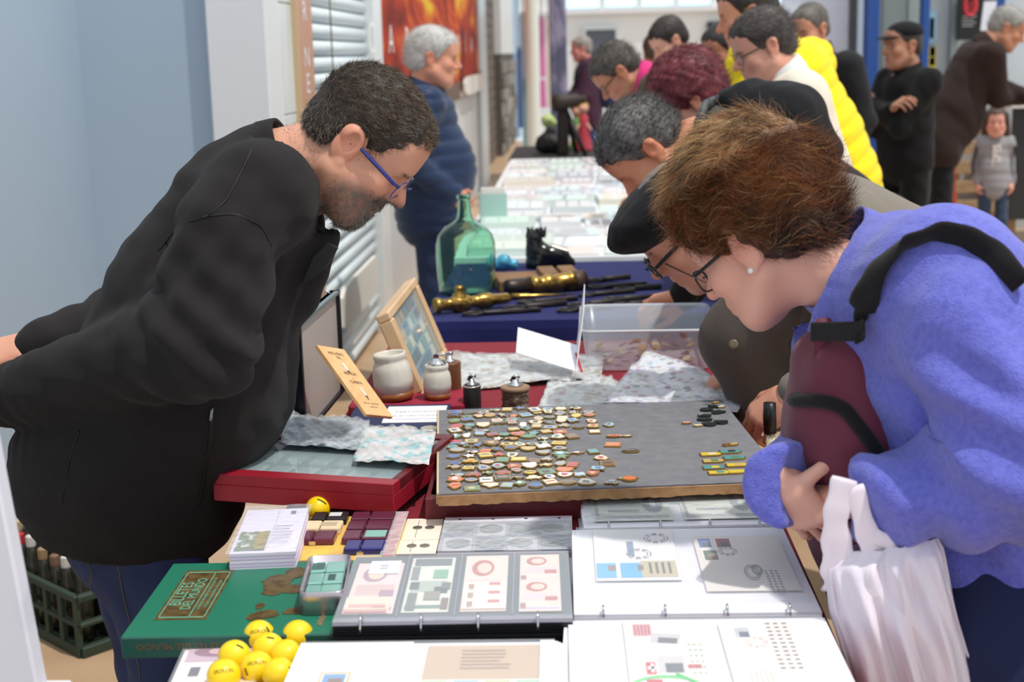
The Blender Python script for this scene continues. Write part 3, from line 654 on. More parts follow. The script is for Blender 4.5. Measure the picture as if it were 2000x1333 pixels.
# right side: glazed white booth, blue posts, doors
RY = 12.0
def rpx(p0, p1, z0, z1, Y, m, name, parent=None, th=.1, c=0):
    xa, xb = P(p0, 150, Y)[0], P(p1, 150, Y)[0]; return struct(name, abox(xa, Y, z0, xb, Y+th, z1, c), m, parent)
rpx(1528, 1660, 0, 3.4, RY, M('booth_white', (212, 220, 236), .5, var=(6, (190, 206, 232), .5, .7)), 'wall_booth')
rpx(1658, 1672, 0, 3.4, RY-.06, flat((70, 74, 78), .4), 'trim_6', th=.08); rpx(1672, 1690, 0, 3.4, RY-.02, flat((206, 222, 238), .5), 'trim_7')
BLUE = M('blue_steel', (34, 78, 152), .4)
rpx(1690, 1716, 0, 3.4, RY-.3, BLUE, 'trim_8', th=.14, c=.01); rpx(1797, 1813, 0, 3.4, RY-.2, BLUE, 'trim_9', th=.1, c=.01)
d3 = rpx(1716, 1797, 0, 3.4, RY, flat((168, 178, 176), .5), 'door_3'); rpx(1722, 1768, .1, 2.05, RY-.03, flat((158, 170, 168), .5), 'door_panel', d3, .03, .005); rpx(1768, 1771, 0, 3.4, RY-.04, flat((132, 140, 142), .5), 'door_seam', d3, .03)
wr_ = rpx(1813, 2200, 0, 3.4, RY+.1, flat((196, 202, 206), .5), 'wall_right')
rpx(1855, 1868, 0, 3.4, RY, flat((150, 160, 162), .5), 'trim_10'); rpx(1935, 1957, 1.3, 3.4, RY-.02, BLUE, 'trim_11')
# yellow banner
bn = thing('yellow_banner', (P(1822, 200, RY)[0], RY, 1.0), 'yellow vertical banner with orange print hung beside the blue post', 'banner')
xa, xb = P(1812, 150, RY+.06)[0], P(1826, 150, RY+.06)[0]; zz = lambda py: P(1820, py, RY+.06)[2]
bx('fabric', abox(xa, RY+.06, zz(225), xb, RY+.1, zz(92)), M('banner_yellow', (240, 214, 40), .5), bn)
for pa, pb, c in ((92, 110, (224, 190, 20)), (112, 128, (190, 196, 110)), (165, 185, (222, 120, 50)), (190, 205, (232, 150, 50))): bx('print', abox(xa+.01, RY+.064, zz(pb), xb-.005, RY+.06, zz(pa)), flat(c), bn)
bx('photo_print', abox(xa, RY+.06, zz(85), xb, RY+.1, zz(22)), flat((150, 190, 214)), bn); bx('print', abox(xa+.005, RY+.064, zz(75), xb-.02, RY+.06, zz(35)), flat((206, 160, 140)), bn)
# black menu sign
bs = thing('black_menu_sign', (P(1900, 40, RY)[0], RY, 1.6), 'black hanging menu sign with red round logo and grey lines of text', 'sign')
xa, xb = P(1870, 40, RY-.1)[0], P(1938, 40, RY-.1)[0]; bx('panel', abox(xa, RY-.1, zz(80), xb, RY-.06, zz(-60), .005), flat((22, 22, 24), .4), bs)
X = P(1895, 14, RY-.1)[0]; V, F = tube([(X+.045*math.cos(t*.3927), RY-.102, zz(14)+.075*math.sin(t*.3927)) for t in range(16)], .016, 6, closed=True); mk('logo_ring', V, F, flat((206, 54, 66), .5), bs, True)
text('logo_letter', 'd', .12, (X, RY-.104, zz(22)), (1, 0, 0), (0, 0, 1), flat((206, 54, 66), .5), bs, align='CENTER')
for k in range(4): bx('text_line', abox(X-.06, RY-.104, zz(36+k*6), X+.05-.02*(k % 2), RY-.1, zz(36+k*6)+.010), flat((150, 152, 155), .5), bs)
V, F = boxv(P(1915, 60, RY-.112), (.10, 0, 0), (0, .01, 0), (.02, 0, .23)); mk('paper_sheet', V, F, flat((226, 228, 238), .6), label='white paper sheet hung in front of the black menu sign', cat='paper')
# wooden pallet standing against the wall
WOOD = M('pallet_wood', (190, 164, 128), .8, var=(14, (164, 136, 100), .4, .7, (1, 1, 4)))
pl = thing('wooden_pallet', (P(1815, 250, 10.6)[0], 10.6, 0), 'pale wooden pallet standing on edge behind the man in the dark brown coat', 'pallet')
for k in range(6):
    zc = P(1800, 252+k*38, 10.6)[2]; xa = P(1788, 250, 10.6)[0]
    if zc > .05: bx('slat', abox(xa, 10.6, zc-.05, xa+.62, 10.63, zc+.04, .004), WOOD, pl)
for dx in (.02, .28, .54): bx('stringer', abox(xa+dx, 10.63, 0, xa+dx+.06, 10.73, P(1800, 245, 10.6)[2], .004), WOOD, pl)
bx('back_sheet', abox(xa+.1, 10.735, .05, xa+.6, 10.75, P(1800, 250, 10.6)[2]), flat((222, 222, 224), .6), pl)
# stall counter with trestle at far right
tb = thing('stall_counter', (P(2040, 300, 11.2)[0], 11.2, 0), 'dark stall counter with white top that the man in brown coat leans on', 'counter')
X0 = P(1960, 195, 11.2)[0]; zc = P(1975, 202, 11.2)[2]
bx('top', abox(X0, 11.0, zc-.03, X0+1.2, 11.7, zc, .005), flat((226, 226, 224), .4), tb); bx('front_panel', abox(X0+.04, 11.06, .2, X0+1.16, 11.10, zc-.03), flat((44, 44, 46), .6), tb)
for dx in (.06, 1.10): bx('leg', abox(X0+dx, 11.12, 0, X0+dx+.05, 11.17, zc-.03), flat((150, 120, 80), .6), tb); bx('leg', abox(X0+dx, 11.6, 0, X0+dx+.05, 11.65, zc-.03), flat((150, 120, 80), .6), tb)
for (pxa, pxb, Y, lab) in ((1836, 1846, 10.3, 'orange red trestle leg beside the wooden pallet'), (1898, 1910, 11.3, 'orange red trestle leg behind the child')):
    a = P(pxa, 350, Y); g = G()
    xx = a[0]; g.add(*boxv((xx, Y, 0), (.05, 0, 0), (0, .05, 0), (.0, .0, .95), .004)); g.add(*boxv((xx+.10, Y, 0), (.05, 0, 0), (0, .05, 0), (-.06, 0, .95), .004)); g.add(*boxv((xx+.02, Y+.01, .3), (.10, 0, 0), (0, .03, 0), (0, 0, .05))); g.mk('trestle', flat((186, 66, 50), .5), label=lab, cat='trestle')
# near-left white marble panel edge
MARB = M('marble_panel', (214, 216, 226), .3, var=(4, (176, 178, 196), .52, .62))
a = T(55, 1400, 0)
V, F = boxv(P(-70, 1440, 1.5), (.098, 0, 0), (0, .03, 0), (-.032, 0, .36), .003); mk('marble_slab', V, F, MARB, label='white veined marble slab edge standing at the left of the stall', cat='slab')
V, F = boxv((P(-200, 1340, 1.5)[0], 1.5, 0), (P(118, 1340, 1.5)[0]-P(-200, 1340, 1.5)[0], 0, 0), (0, .05, 0), (0, 0, P(60, 1326, 1.55)[2]), .006); mk('white_pedestal', V, F, flat((226, 222, 220), .5), label='low white pedestal under the marble slab at the left', cat='pedestal')
# ================================================================ front stall table
TX0, TX1, TY0, TY1 = -.52, .335, 1.15, 3.82
ft = thing('stall_table', ((TX0+TX1)/2, 2.4, 0), 'front stall table under a dark red cloth crowded with albums and pins', 'table')
RED = cloth('red_cloth', (128, 24, 40), sheen=.1)
def drape(x0, x1, y0, y1, zt, drop, m, parent, amp=.012):
    g = G(); n = 60; per = []
    L = [(x0, y0), (x1, y0), (x1, y1), (x0, y1)]
    for i in range(4):
        a, b = A(*L[i]), A(*L[(i+1) % 4]); k = max(8, int(np.linalg.norm(b-a)/.03)); nn = A((b-a)[1], -(b-a)[0])/np.linalg.norm(b-a)
        for j in range(k):
            p = a+(b-a)*j/k; per.append((p, nn, j))
    N = len(per); V = [(p[0], p[1], zt) for p, _, _ in per]
    for t in (.04, .3, .65, 1.0):
        for q, (p, nn, j) in enumerate(per):
            o = nn*(.004+amp*t*(1+math.sin(q*.9)+.6*math.sin(q*.37+1))); V.append((p[0]+o[0], p[1]+o[1], zt-drop*t))
    F = [tuple(range(N))]
    for r in range(4):
        for q in range(N): F.append((r*N+(q+1) % N, r*N+q, (r+1)*N+q, (r+1)*N+(q+1) % N))
    g.add(V, F); return g.mk('tablecloth', m, parent)
bx('top', abox(TX0+.005, TY0+.005, Zt-.035, TX1-.005, TY1-.005, Zt-.003), flat((150, 120, 90), .6), ft)
drape(TX0, TX1, TY0, TY1, Zt, .30, RED, ft)
for x in (TX0+.08, TX1-.12):
    for y in (TY0+.1, 2.45, TY1-.14): bx('leg', abox(x, y, 0, x+.04, y+.04, Zt-.03), flat((120, 122, 126), .4), ft)
PLAST = M('clear_plastic', (240, 244, 250), .12, alpha=.14, spec=.7, bump=(16, .25, .004))
PLAST2 = M('crinkled_plastic', (236, 242, 248), .08, alpha=.30, spec=1.0, bump=(45, .9, .006))
CHROME = M('chrome', (205, 205, 208), .15, metal=1)
PAPER = flat((244, 240, 240), .7); PAGE = M('page_white', (238, 236, 244), .55)
CREAM = flat((238, 224, 208), .7)
def items(par, R, lst, h=.0006, t=.0004):
    """thin printed pieces: (name, u0, v0, u1, v1, rgb)"""
    for i, (nm, u0, v0, u1, v1, rgb) in enumerate(lst): bx(nm, R.box(h+i*.00015, h+t+i*.00015, u0, v0, u1, v1), flat(rgb, .6), par)
def rings(par, R, us, v, z, r=.016):
    for u in us:
        c = R.at(u, v, z); pts = [c+R.ey*(-.010-r*.55*math.cos(a))+R.ez*(r*math.sin(a)-.006) for a in np.linspace(.15, math.pi-.1, 12)]
        mk('ring', *tube(pts, .0016, 8), CHROME, par, True)
def binder(name, pts, z, th, label, cover, page=PAGE, npg=5, ringu=(.12, .37, .62, .87), spine=.02, pock=True):
    R = Rect(pts, z); R.o = R.o+A(0, 0, 0); o = thing(name, R.at(.5, .5, -th), label, 'album', None)
    bx('cover', R.box(-th, -th+.004, -.015, -.045, 1.015, 1.01, .001), cover, o)
    for i in range(npg):
        e = .004*math.sin(i*2.3); bx('page', R.box(-th+.005+i*(th-.006)/npg, -th+.005+(i+.75)*(th-.006)/npg, e/2, .01-.012*i/npg, 1+e/2, 1+e/3), page, o)
    if ringu: rings(o, R, ringu, .035, -.002)
    return o, R
def stamp(o, R, u, v, w, hgt, rgb, rgb2=None, h=.0012):
    s = bx('stamp', R.box(h, h+.0004, u, v, u+w, v+hgt), flat((246, 244, 240), .6), o)
    bx('stamp_picture', R.box(h+.0004, h+.0006, u+w*.07, v+hgt*.07, u+w*.93, v+hgt*.93), flat(rgb, .6), s)
    if rgb2: bx('stamp_detail', R.box(h+.0006, h+.0008, u+w*.3, v+hgt*.1, u+w*.85, v+hgt*.55), flat(rgb2, .6), s)
def scribble(o, R, u, v, w, n=3, dv=.05, rgb=(110, 100, 96), seed=0, ang=0, name='handwriting'):
    rg = random.Random(seed); g = G()
    for k in range(n):
        x = 0; L = w*(1-.25*rg.random())
        pts = []
        while x < L: pts.append(R.at(u+x, v-k*dv+.012*rg.uniform(-1, 1), .0016)); x += .008+.006*rg.random()
        if len(pts) > 2: g.add(*tube(pts, .0005, 4))
    g.mk(name, flat(rgb, .6), o)
def ringmark(o, R, u, v, ru, rv, rgb, name='postmark', n=26, dash=True):
    g = G(); 
    for s in (1, .72):
        for i in range(n):
            if dash and i % 3 == 2: continue
            a, b = 2*math.pi*i/n, 2*math.pi*(i+1)/n
            g.add(*tube([R.at(u+ru*s*math.cos(a), v+rv*s*math.sin(a), .0016), R.at(u+ru*s*math.cos(b), v+rv*s*math.sin(b), .0016)], .0006, 4))
    g.mk(name, flat(rgb, .6), o)
WCOV = flat((196, 196, 204), .5); BLK = flat((24, 24, 28), .35)
# --- white binder with covers and stamps (middle right)
o, R = binder('stamp_album', [(1118, 1203), (1587, 1187), (1541, 1026), (1119, 1034)], Zt+.042, .042, 'white ring album open at two stamped first-day covers below the banknote album', WCOV)
items(o, R, [('envelope', .10, .33, .47, .97, (236, 232, 232)), ('envelope', .56, .20, .955, .86, (232, 224, 216))])
for i, u in enumerate((.105, .21)): bx('sky_print', R.box(.0013, .0016, u, .36, u+(.085 if i == 0 else .095), .53), flat((106, 186, 236), .6), o)
bx('castle_print', R.box(.0013, .0018, .30, .365, .455, .55), flat((206, 194, 166), .6), o)
for k in range(4): bx('castle_window', R.box(.0018, .0020, .335+k*.028, .40, .347+k*.028, .53), flat((120, 116, 110), .6), o)
bx('castle_tower', R.box(.0016, .0020, .285, .44, .31, .50), flat((150, 128, 118), .6), o); bx('castle_tower', R.box(.0016, .0019, .155, .44, .19, .50), flat((160, 130, 120), .6), o)
ringmark(o, R, .39, .84, .055, .06, (130, 130, 150)); ringmark(o, R, .30, .64, .055, .06, (130, 130, 150)); bx('tower_print', R.box(.0013, .0016, .25, .62, .28, .80), flat((130, 150, 176), .6), o)
stamp(o, R, .575, .70, .065, .13, (70, 110, 180), (50, 80, 70)); stamp(o, R, .655, .70, .075, .13, (150, 60, 66), (70, 50, 56)); stamp(o, R, .585, .545, .07, .135, (70, 104, 84), (150, 110, 90))
ringmark(o, R, .70, .66, .04, .05, (120, 116, 124)); ringmark(o, R, .775, .40, .032, .085, (110, 128, 110), 'cachet', 18, False); ringmark(o, R, .80, .43, .022, .06, (110, 128, 110), 'cachet', 12, False)
for k in range(3): scribble(o, R.sub(.83+k*.022, .28, .845+k*.022, .55), 0, .5, .9, 9, .11, (120, 114, 118), 20+k, name='printed_lines')
bx('sleeve', R.box(.0024, .0027, .02, .09, .985, .99), PLAST, o)
# --- lower right white binder
o, R = binder('cover_album', [(1092, 1430), (1705, 1408), (1612, 1199), (1131, 1214)], Zt+.05, .05, 'white ring album with Swiss-flag cover and handwritten envelope beneath the plastic carrier bag', flat((110, 60, 140), .5), ringu=None, npg=6)
items(o, R, [('envelope', .21, .05, .49, .97, (246, 234, 226)), ('envelope', .575, .02, .90, .93, (250, 236, 226))])
bx('frank_mark', R.box(.0014, .0017, .245, .80, .315, .92), flat((216, 160, 164), .6), o)
for k in range(5): bx('frank_line', R.box(.0017, .0019, .25+k*.013, .81, .256+k*.013, .91), flat((186, 80, 92), .6), o)
S = R.sub(.29, .72, .42, .84); S.ex, S.ey = nrm(S.ex-.16*S.ey), nrm(S.ey+.16*S.ex); stamp(o, S, 0, 0, 1, 1, (206, 200, 198), (92, 92, 100)); stamp(o, R, .31, .42, .115, .19, (214, 206, 204), (92, 96, 104))
for (u, v, w, hh, c) in ((.275, .43, .05, .11, (206, 50, 62)), (.27, .33, .055, .05, (206, 50, 62)), (.425, .48, .05, .035, (206, 60, 74)), (.27, .24, .06, .035, (110, 190, 130))): bx('flag_print', R.box(.0013, .0015, u, v, u+w, v+hh), flat(c, .6), o)
for (u, v, w, hh) in ((.292, .445, .012, .08), (.28, .473, .038, .026)): bx('flag_cross', R.box(.0016, .0018, u, v, u+w, v+hh), PAPER, o)
pts = [R.at(.335+.18*math.cos(a)*.7, .30+.10*math.sin(a), .0017) for a in np.linspace(.3, 5.6, 20)]; mk('horn_print', *tube(pts, .0022, 6), flat((136, 208, 152), .6), o)
mk('horn_print', *tube([R.at(.38, .42, .0017), R.at(.43, .36, .0017), R.at(.48, .27, .0017)], .0025, 6), flat((136, 208, 152), .6), o)
for k in range(3): scribble(o, R.sub(.44+k*.02, .42, .455+k*.02, .72), 0, .95, .8, 6, .18, (140, 206, 150), 60+k, name='green_lettering')
stamp(o, R, .625, .76, .065, .12, (196, 196, 200), (70, 84, 104)); ringmark(o, R, .70, .72, .04, .05, (206, 190, 186))
for k in range(3): scribble(o, R.sub(.755+k*.032, .45, .775+k*.032, .92), 0, .98, .9, 12, .085, (130, 112, 104), 80+k)
for k in range(5): bx('printed_line', R.box(.0013, .0015, .64+k*.018, .22, .643+k*.018, .46), flat((206, 176, 158), .6), o)
bx('sleeve', R.box(.0024, .0027, .02, .02, .985, .99), PLAST, o)
for k in range(4): bx('loose_cover', Rect([(1100-4*k, 1420), (1135-4*k, 1420), (1142-3*k, 1225), (1112-3*k, 1225)], Zt+.03+.004*k).box(0, .001), [PAPER, flat((232, 226, 232), .6)][k % 2], o)
# --- banknote binder under the pin board
o, R = binder('banknote_album', [(1137, 1031), (1503, 1021), (1480, 944), (1134, 962)], Zt+.03, .03, 'white ring album with large green-grey banknotes tucked under the pin board', WCOV, ringu=(.13, .40, .66, .92))
for u in (.06, .54):
    items(o, R, [('banknote', u, .12, u+.42, .93, (214, 214, 196)), ('note_border', u+.01, .16, u+.03, .88, (110, 116, 108)), ('note_border', u+.02, .17, u+.40, .24, (120, 124, 116)), ('note_border', u+.05, .84, u+.40, .88, (130, 150, 126)), ('note_text', u+.08, .34, u+.25, .39, (120, 124, 120)), ('note_seal', u+.10, .62, u+.22, .74, (150, 186, 150))], .0006)
    V, F = prism([(.055*math.cos(a)*R.w, .25*math.sin(a)*R.d) for a in np.linspace(0, 2*math.pi, 20, endpoint=False)], R.at(u+.33, .55, .0018), R.ex, R.ey, R.ez*.0004); mk('note_portrait', V, F, flat((96, 102, 112), .6), o)
    bx('note_face', R.box(.0022, .0025, u+.315, .42, u+.345, .70), flat((190, 194, 190), .6), o)
bx('sleeve', R.box(.003, .0033, .01, .08, .99, .99), PLAST2, o)
# --- black banknote album
R = Rect([(645, 1222), (1112, 1214), (1116, 1077), (697, 1093)], Zt+.052); o = thing('note_album', R.at(.5, .5, -.05), 'black paged ring album with eight pink and green banknotes in four pockets', 'album')
bx('cover', R.box(-.052, -.047, -.01, -.13, 1.01, 1.02, .001), flat((30, 44, 40), .4), o)
for i in range(9): bx('page', R.box(-.046+i*.005, -.0422+i*.005, .004*math.sin(i), .01-.006*(i % 3), 1+.004*math.sin(i*2), 1.0+.004*math.cos(i)), BLK, o)
bx('top_page', R.box(-.0012, 0, 0, .09, 1, 1), flat((74, 86, 94), .3), o); bx('clear_margin', R.box(-.0012, 0, 0, -.005, 1, .09), M('grey_film', (150, 146, 160), .15, alpha=.75), o)
rings(o, R, (.125, .375, .61, .855), .01, .0, .022)
def note(o, R, u0, v0, u1, v1, base, ink, ink2, h, portrait=True, num=None):
    n = bx('banknote', R.box(h, h+.0005, u0, v0, u1, v1), flat(base, .6), o); S = R.sub(u0, v0, u1, v1, h+.0005)
    bx('note_band', S.box(0, .0002, .05, .06, .95, .12), flat(ink2, .6), n); bx('note_panel', S.box(0, .0002, .10, .35, .90, .55), flat(tuple(int(.6*a+.4*b) for a, b in zip(base, ink2)), .6), n); bx('note_band', S.box(.0002, .0004, .62, .32, .92, .44), flat(ink, .6), n)
    if portrait:
        V, F = prism([(.26*math.cos(a)*S.w, .15*math.sin(a)*S.d) for a in np.linspace(0, 2*math.pi, 18, endpoint=False)], S.at(.42, .76, .0003), S.ex, S.ey, S.ez*.0003); mk('note_portrait', V, F, flat(ink, .6), n)
        V, F = prism([(.17*math.cos(a)*S.w, .10*math.sin(a)*S.d) for a in np.linspace(0, 2*math.pi, 14, endpoint=False)], S.at(.45, .75, .0006), S.ex, S.ey, S.ez*.0003); mk('note_face', V, F, flat((232, 206, 190), .6), n)
    if num: text('numeral', num, .011, S.at(.16, .06, .0003), S.ey, -S.ex, flat((150, 70, 60), .6), n, .0003)
PK = (236, 214, 204)
note(o, R, .03, .13, .24, .88, (232, 210, 206), (176, 140, 160), (196, 150, 150), .0006); note(o, R, .025, .13, .22, .36, (236, 214, 196), (206, 150, 140), (190, 110, 120), .0014, False)
for k in range(3): bx('note_edge', R.box(.002, .0024, .025, .13+k*.022, .215, .136+k*.022), flat((176, 100, 116), .6), o)
bx('price_slip', R.box(.0024, .0028, .085, .70, .225, .90), flat((236, 232, 242), .6), o); scribble(o, R.sub(.10, .72, .21, .88, .0018), .3, .6, .4, 2, .25, (140, 140, 170), 5)
note(o, R, .275, .14, .475, .95, (222, 220, 210), (80, 96, 100), (120, 140, 132), .0006, False)
items(o, R, [('note_print', .29, .82, .46, .93, (110, 116, 120)), ('note_print', .285, .60, .32, .80, (130, 136, 140)), ('note_dome', .385, .62, .45, .75, (126, 176, 150)), ('note_print', .29, .46, .33, .56, (96, 104, 108)), ('note_print', .43, .45, .47, .55, (110, 112, 116)), ('note_print', .36, .30, .43, .42, (150, 142, 132)), ('note_print', .29, .16, .33, .40, (120, 124, 120)), ('note_print', .44, .17, .47, .32, (130, 110, 100))], .0014)
note(o, R, .525, .14, .72, .97, PK, (196, 120, 116), (206, 190, 196), .0006, True); 
for k in range(3): bx('note_edge', R.box(.0016+k*.0004, .0020+k*.0004, .53, .42-k*.13, .72, .55-k*.13), flat((240, 226, 214), .6), o); bx('note_mark', R.box(.0020+k*.0004, .0022+k*.0004, .64, .50-k*.13, .69, .54-k*.13), flat((206, 130, 130), .6), o); text('numeral', '1000', .011, R.at(.575, .43-k*.13, .0024+k*.0004), R.ey, -R.ex, flat((150, 76, 66), .6), o)
note(o, R, .775, .53, .955, .97, PK, (196, 120, 116), (206, 190, 214), .0006, True, '1000'); note(o, R, .775, .12, .955, .57, PK, (196, 120, 116), (206, 190, 214), .0014, True, '1000')
for u in (.255, .50, .745): bx('pocket_seam', R.box(.001, .002, u, .09, u+.006, 1), M('grey_film'), o)
bx('sleeve', R.box(.0036, .0040, .0, .0, 1, 1), PLAST, o)
text('label_text', 'Beka-Bur', .007, R.at(.42, .035, .0006), R.ex, R.ey, flat((90, 80, 120), .6), o)
# --- white album with envelopes (bottom left)
o, R = binder('envelope_album', [(515, 1425), (1088, 1412), (1094, 1252), (590, 1256)], Zt+.045, .045, 'white album with brown paper envelope and row of four stamps beside the golf balls', flat((34, 84, 60), .5), ringu=None, npg=7)
items(o, R, [('envelope', .0, .05, .44, .99, (246, 242, 242)), ('envelope', .44, .02, .975, .96, (242, 238, 240)), ('brown_envelope', .50, .50, .955, .93, (206, 176, 148))])
for k in range(4): stamp(o, R, .495+k*.115, .375, .108, .115, ((196, 206, 176), (176, 200, 206), (206, 206, 170), (186, 210, 190))[k], ((206, 170, 110), (130, 170, 190), (196, 120, 100), (120, 180, 150))[k], .0016)
scribble(o, R.sub(.54, .56, .92, .90, .0008), .25, .85, .5, 6, .13, (130, 104, 84), 9)
bx('stamp_frame', R.box(.0014, .0017, .125, .42, .235, .60), flat((226, 176, 90), .6), o); stamp(o, R, .132, .44, .096, .14, (110, 160, 206), (130, 100, 80), .0018)
ringmark(o, R, .16, .76, .045, .08, (206, 206, 212)); ringmark(o, R, .30, .80, .05, .08, (206, 206, 214)); 
bx('sleeve', R.box(.0028, .0031, .01, .02, .985, .99), PLAST, o)
for k in range(5): bx('loose_sheet', R.box(.0032+k*.0004, .0034+k*.0004, .93+.008*k, .02, .985+.012*k, .97-.02*k), flat((236-4*k, 236-3*k, 232), .6), o)
# --- green banknote book
R = Rect([(229, 1246), (662, 1238), (716, 1092), (342, 1104)], Zt+.03); o = thing('green_book', R.at(.5, .5, -.03), 'dark green hardback titled BILLETES DEL MUNDO lying under the lighter tin', 'book')
GR = M('book_green', (36, 112, 88), .4, bump=(300, .1)); bx('front_cover', R.box(-.003, 0, 0, 0, 1, 1, .001), GR, o); bx('back_cover', R.box(-.03, -.027, 0, 0, 1, 1, .001), GR, o); bx('spine', R.box(-.03, 0, 0, -.008, 1, .006, .002), M('book_spine', (30, 82, 72), .4), o); bx('page_block', R.box(-.027, -.003, .01, .01, .99, .985), flat((226, 216, 196), .8), o)
BR = M('bronze_print', (104, 84, 50), .35, var=(60, (64, 50, 30), .4, .7)); GT = flat((110, 176, 146), .4)
bx('title_panel', R.box(.0002, .0006, .10, .20, .345, .88), BR, o)
for (u0, v0, u1, v1) in ((.113, .225, .117, .855), (.328, .225, .332, .855), (.113, .225, .332, .235), (.113, .845, .332, .855), (.255, .225, .259, .855)): bx('title_rule', R.box(.0006, .0009, u0, v0, u1, v1), GT, o)
for tx, u, sz in (('BILLETES', .180, .0235), ('DEL MUNDO', .238, .0205), ('La historia del papel moneda a través de', .284, .0075), ('la historia de los billetes de su país', .314, .0075)):
    text('title_text', tx, sz, R.at(u, .54, .0008), R.ey, -R.ex, GT, o, .0003, 'CENTER')
def blob(name, cs, o, R, h, m, seed=0, par=None):
    rg = random.Random(seed); g = G()
    for i, (u, v, a, b) in enumerate(cs):
        n = 18; V, F = prism([((a*R.w)*math.cos(t)*(1+.18*rg.uniform(-1, 1)), (b*R.d)*math.sin(t)*(1+.18*rg.uniform(-1, 1))) for t in np.linspace(0, 2*math.pi, n, endpoint=False)], R.at(u, v, h+i*.00003), R.ex, R.ey, R.ez*.0004); g.add(V, F)
    g.mk(name, m, par or o)
blob('map_print', [(.60, .70, .075, .11), (.67, .82, .055, .08), (.60, .55, .05, .05), (.69, .58, .07, .06), (.75, .60, .04, .04), (.57, .62, .03, .06)], o, R, .0004, BR, 1)
blob('map_print', [(.62, .25, .055, .06), (.57, .22, .035, .05), (.57, .36, .022, .04), (.62, .14, .02, .03)], o, R, .0004, BR, 2); blob('map_print', [(.76, .29, .055, .045), (.83, .29, .04, .025), (.72, .27, .03, .025)], o, R, .0004, BR, 3)
text('publisher_text', 'AFINSA', .012, R.at(.905, .10, .0004), R.ey, -R.ex, flat((190, 130, 96), .5), o)
text('spine_text', 'BILLETES DEL MUNDO', .0125, R.at(.50, -.0085, -.009), -R.ex, -R.ez, flat((120, 84, 60), .5), o, .0005)
# --- tin with three lighters
R2 = Rect([(580, 1160), (667, 1155), (690, 1082), (606, 1086)], Zt+.064); o = thing('lighter_tin', R2.at(.5, .5, -.034), 'open silver tin holding three pale green lighters on the green book', 'tin')
def rbox2(R, r, h0, h1, ins=0):
    w, d = R.w/2-ins, R.d/2-ins; pl = []
    for cx, cy, a0 in ((w-r, -d+r, -90), (w-r, d-r, 0), (-w+r, d-r, 90), (-w+r, -d+r, 180)): pl += [(cx+r*math.cos(math.radians(a0+t)), cy+r*math.sin(math.radians(a0+t))) for t in (0, 22, 45, 67, 90)]
    return pl
SILV = M('tin_metal', (188, 180, 188), .32, metal=.85); c0 = R2.at(.5, .5)
pl = rbox2(R2, .012, 0, 0); n = len(pl); pi_ = rbox2(R2, .011, 0, 0, .0016); V = []; F = []
for (pp, hh) in ((pl, -.033), (pl, -.018), ([(x*1.015, y*1.012) for x, y in pl], -.017), ([(x*1.015, y*1.012) for x, y in pl], -.001), (pl, 0), (pi_, 0), (pi_, -.026)): V += [c0+R2.ex*x+R2.ey*y+R2.ez*hh for x, y in pp]
for i in range(6):
    for j in range(n): F.append((i*n+j, i*n+(j+1) % n, (i+1)*n+(j+1) % n, (i+1)*n+j))
F += [tuple(range(n-1, -1, -1)), tuple(6*n+j for j in range(n))]; mk('tin_body', V, F, SILV, o, True)
LG = M('lighter_green', (142, 190, 180), .2, metal=.25); bx('liner', R2.box(-.026, -.020, .05, .04, .95, .96), flat((30, 34, 36), .6), o)
LGR = 'three pale green lighters in the tin'
def lighter(R, u0, v0, u1, v1, h0, th, m, label, group, pic=None, lid=.42):
    o = thing('lighter', R.at((u0+u1)/2, (v0+v1)/2, h0), label, 'lighter', group); um = u0+(u1-u0)*lid
    bx('lid', R.box(h0, h0+th, u0, v0, um-.004, v1, .0018), m, o); bx('case', R.box(h0, h0+th, um+.004, v0, u1, v1, .0018), m, o); bx('hinge', R.box(h0+.001, h0+th*.6, um-.02, v0-.006, um+.02, v0+.01), CHROME, o)
    if pic: bx('engraving', R.box(h0+th, h0+th+.0003, *pic[0]), flat(pic[1], .4), o)
for k, (v, pic, lb) in enumerate(((.06, None, 'plain pale green lighter nearest the front rim of the tin'), (.37, ((.55, .42, .72, .58), (60, 90, 84)), 'pale green lighter with small dark crest, middle of the tin'), (.68, ((.12, .72, .42, .90), (70, 100, 96)), 'pale green lighter with dark portrait on its lid in the tin'))): lighter(R2, .10, v, .90, v+.26, -.020, .013, LG, lb, None, pic)
# --- yellow card with lighters
R = Rect([(424, 1101), (762, 1088), (798, 1004), (512, 1015)], Zt+.02); yb_ = thing('lighter_display_box', R.at(.5, .5, -.02), 'yellow and red display box holding rows of pocket lighters', 'box')
bx('card', R.box(-.02, 0, 0, 0, 1, 1, .001), M('yellow_card', (226, 176, 92), .5, var=(40, (232, 196, 90), .4, .6)), yb_); bx('red_edge', R.box(-.001, .006, .945, 0, 1, 1, .001), flat((206, 74, 60), .5), yb_); bx('shrink_wrap', R.box(.007, .0075, .93, 0, 1.02, 1), PLAST2, yb_)
MG = M('lighter_wine', (110, 52, 76), .22, metal=.35); cols = {'w': (MG, 'wine red'), 'k': (M('lighter_black', (34, 32, 34), .35), 'black'), 'g': (M('lighter_gold', (150, 124, 60), .25, metal=.6), 'brass gold'), 's': (M('lighter_steel', (150, 154, 164), .2, metal=.7), 'brushed steel'), 'b': (M('lighter_blue', (62, 62, 130), .25, metal=.3), 'violet blue'), 'c': (M('lighter_cream', (226, 206, 170), .4), 'cream paper sleeved'), 'r': (M('lighter_red', (206, 60, 54), .35), 'red and white boxed')}
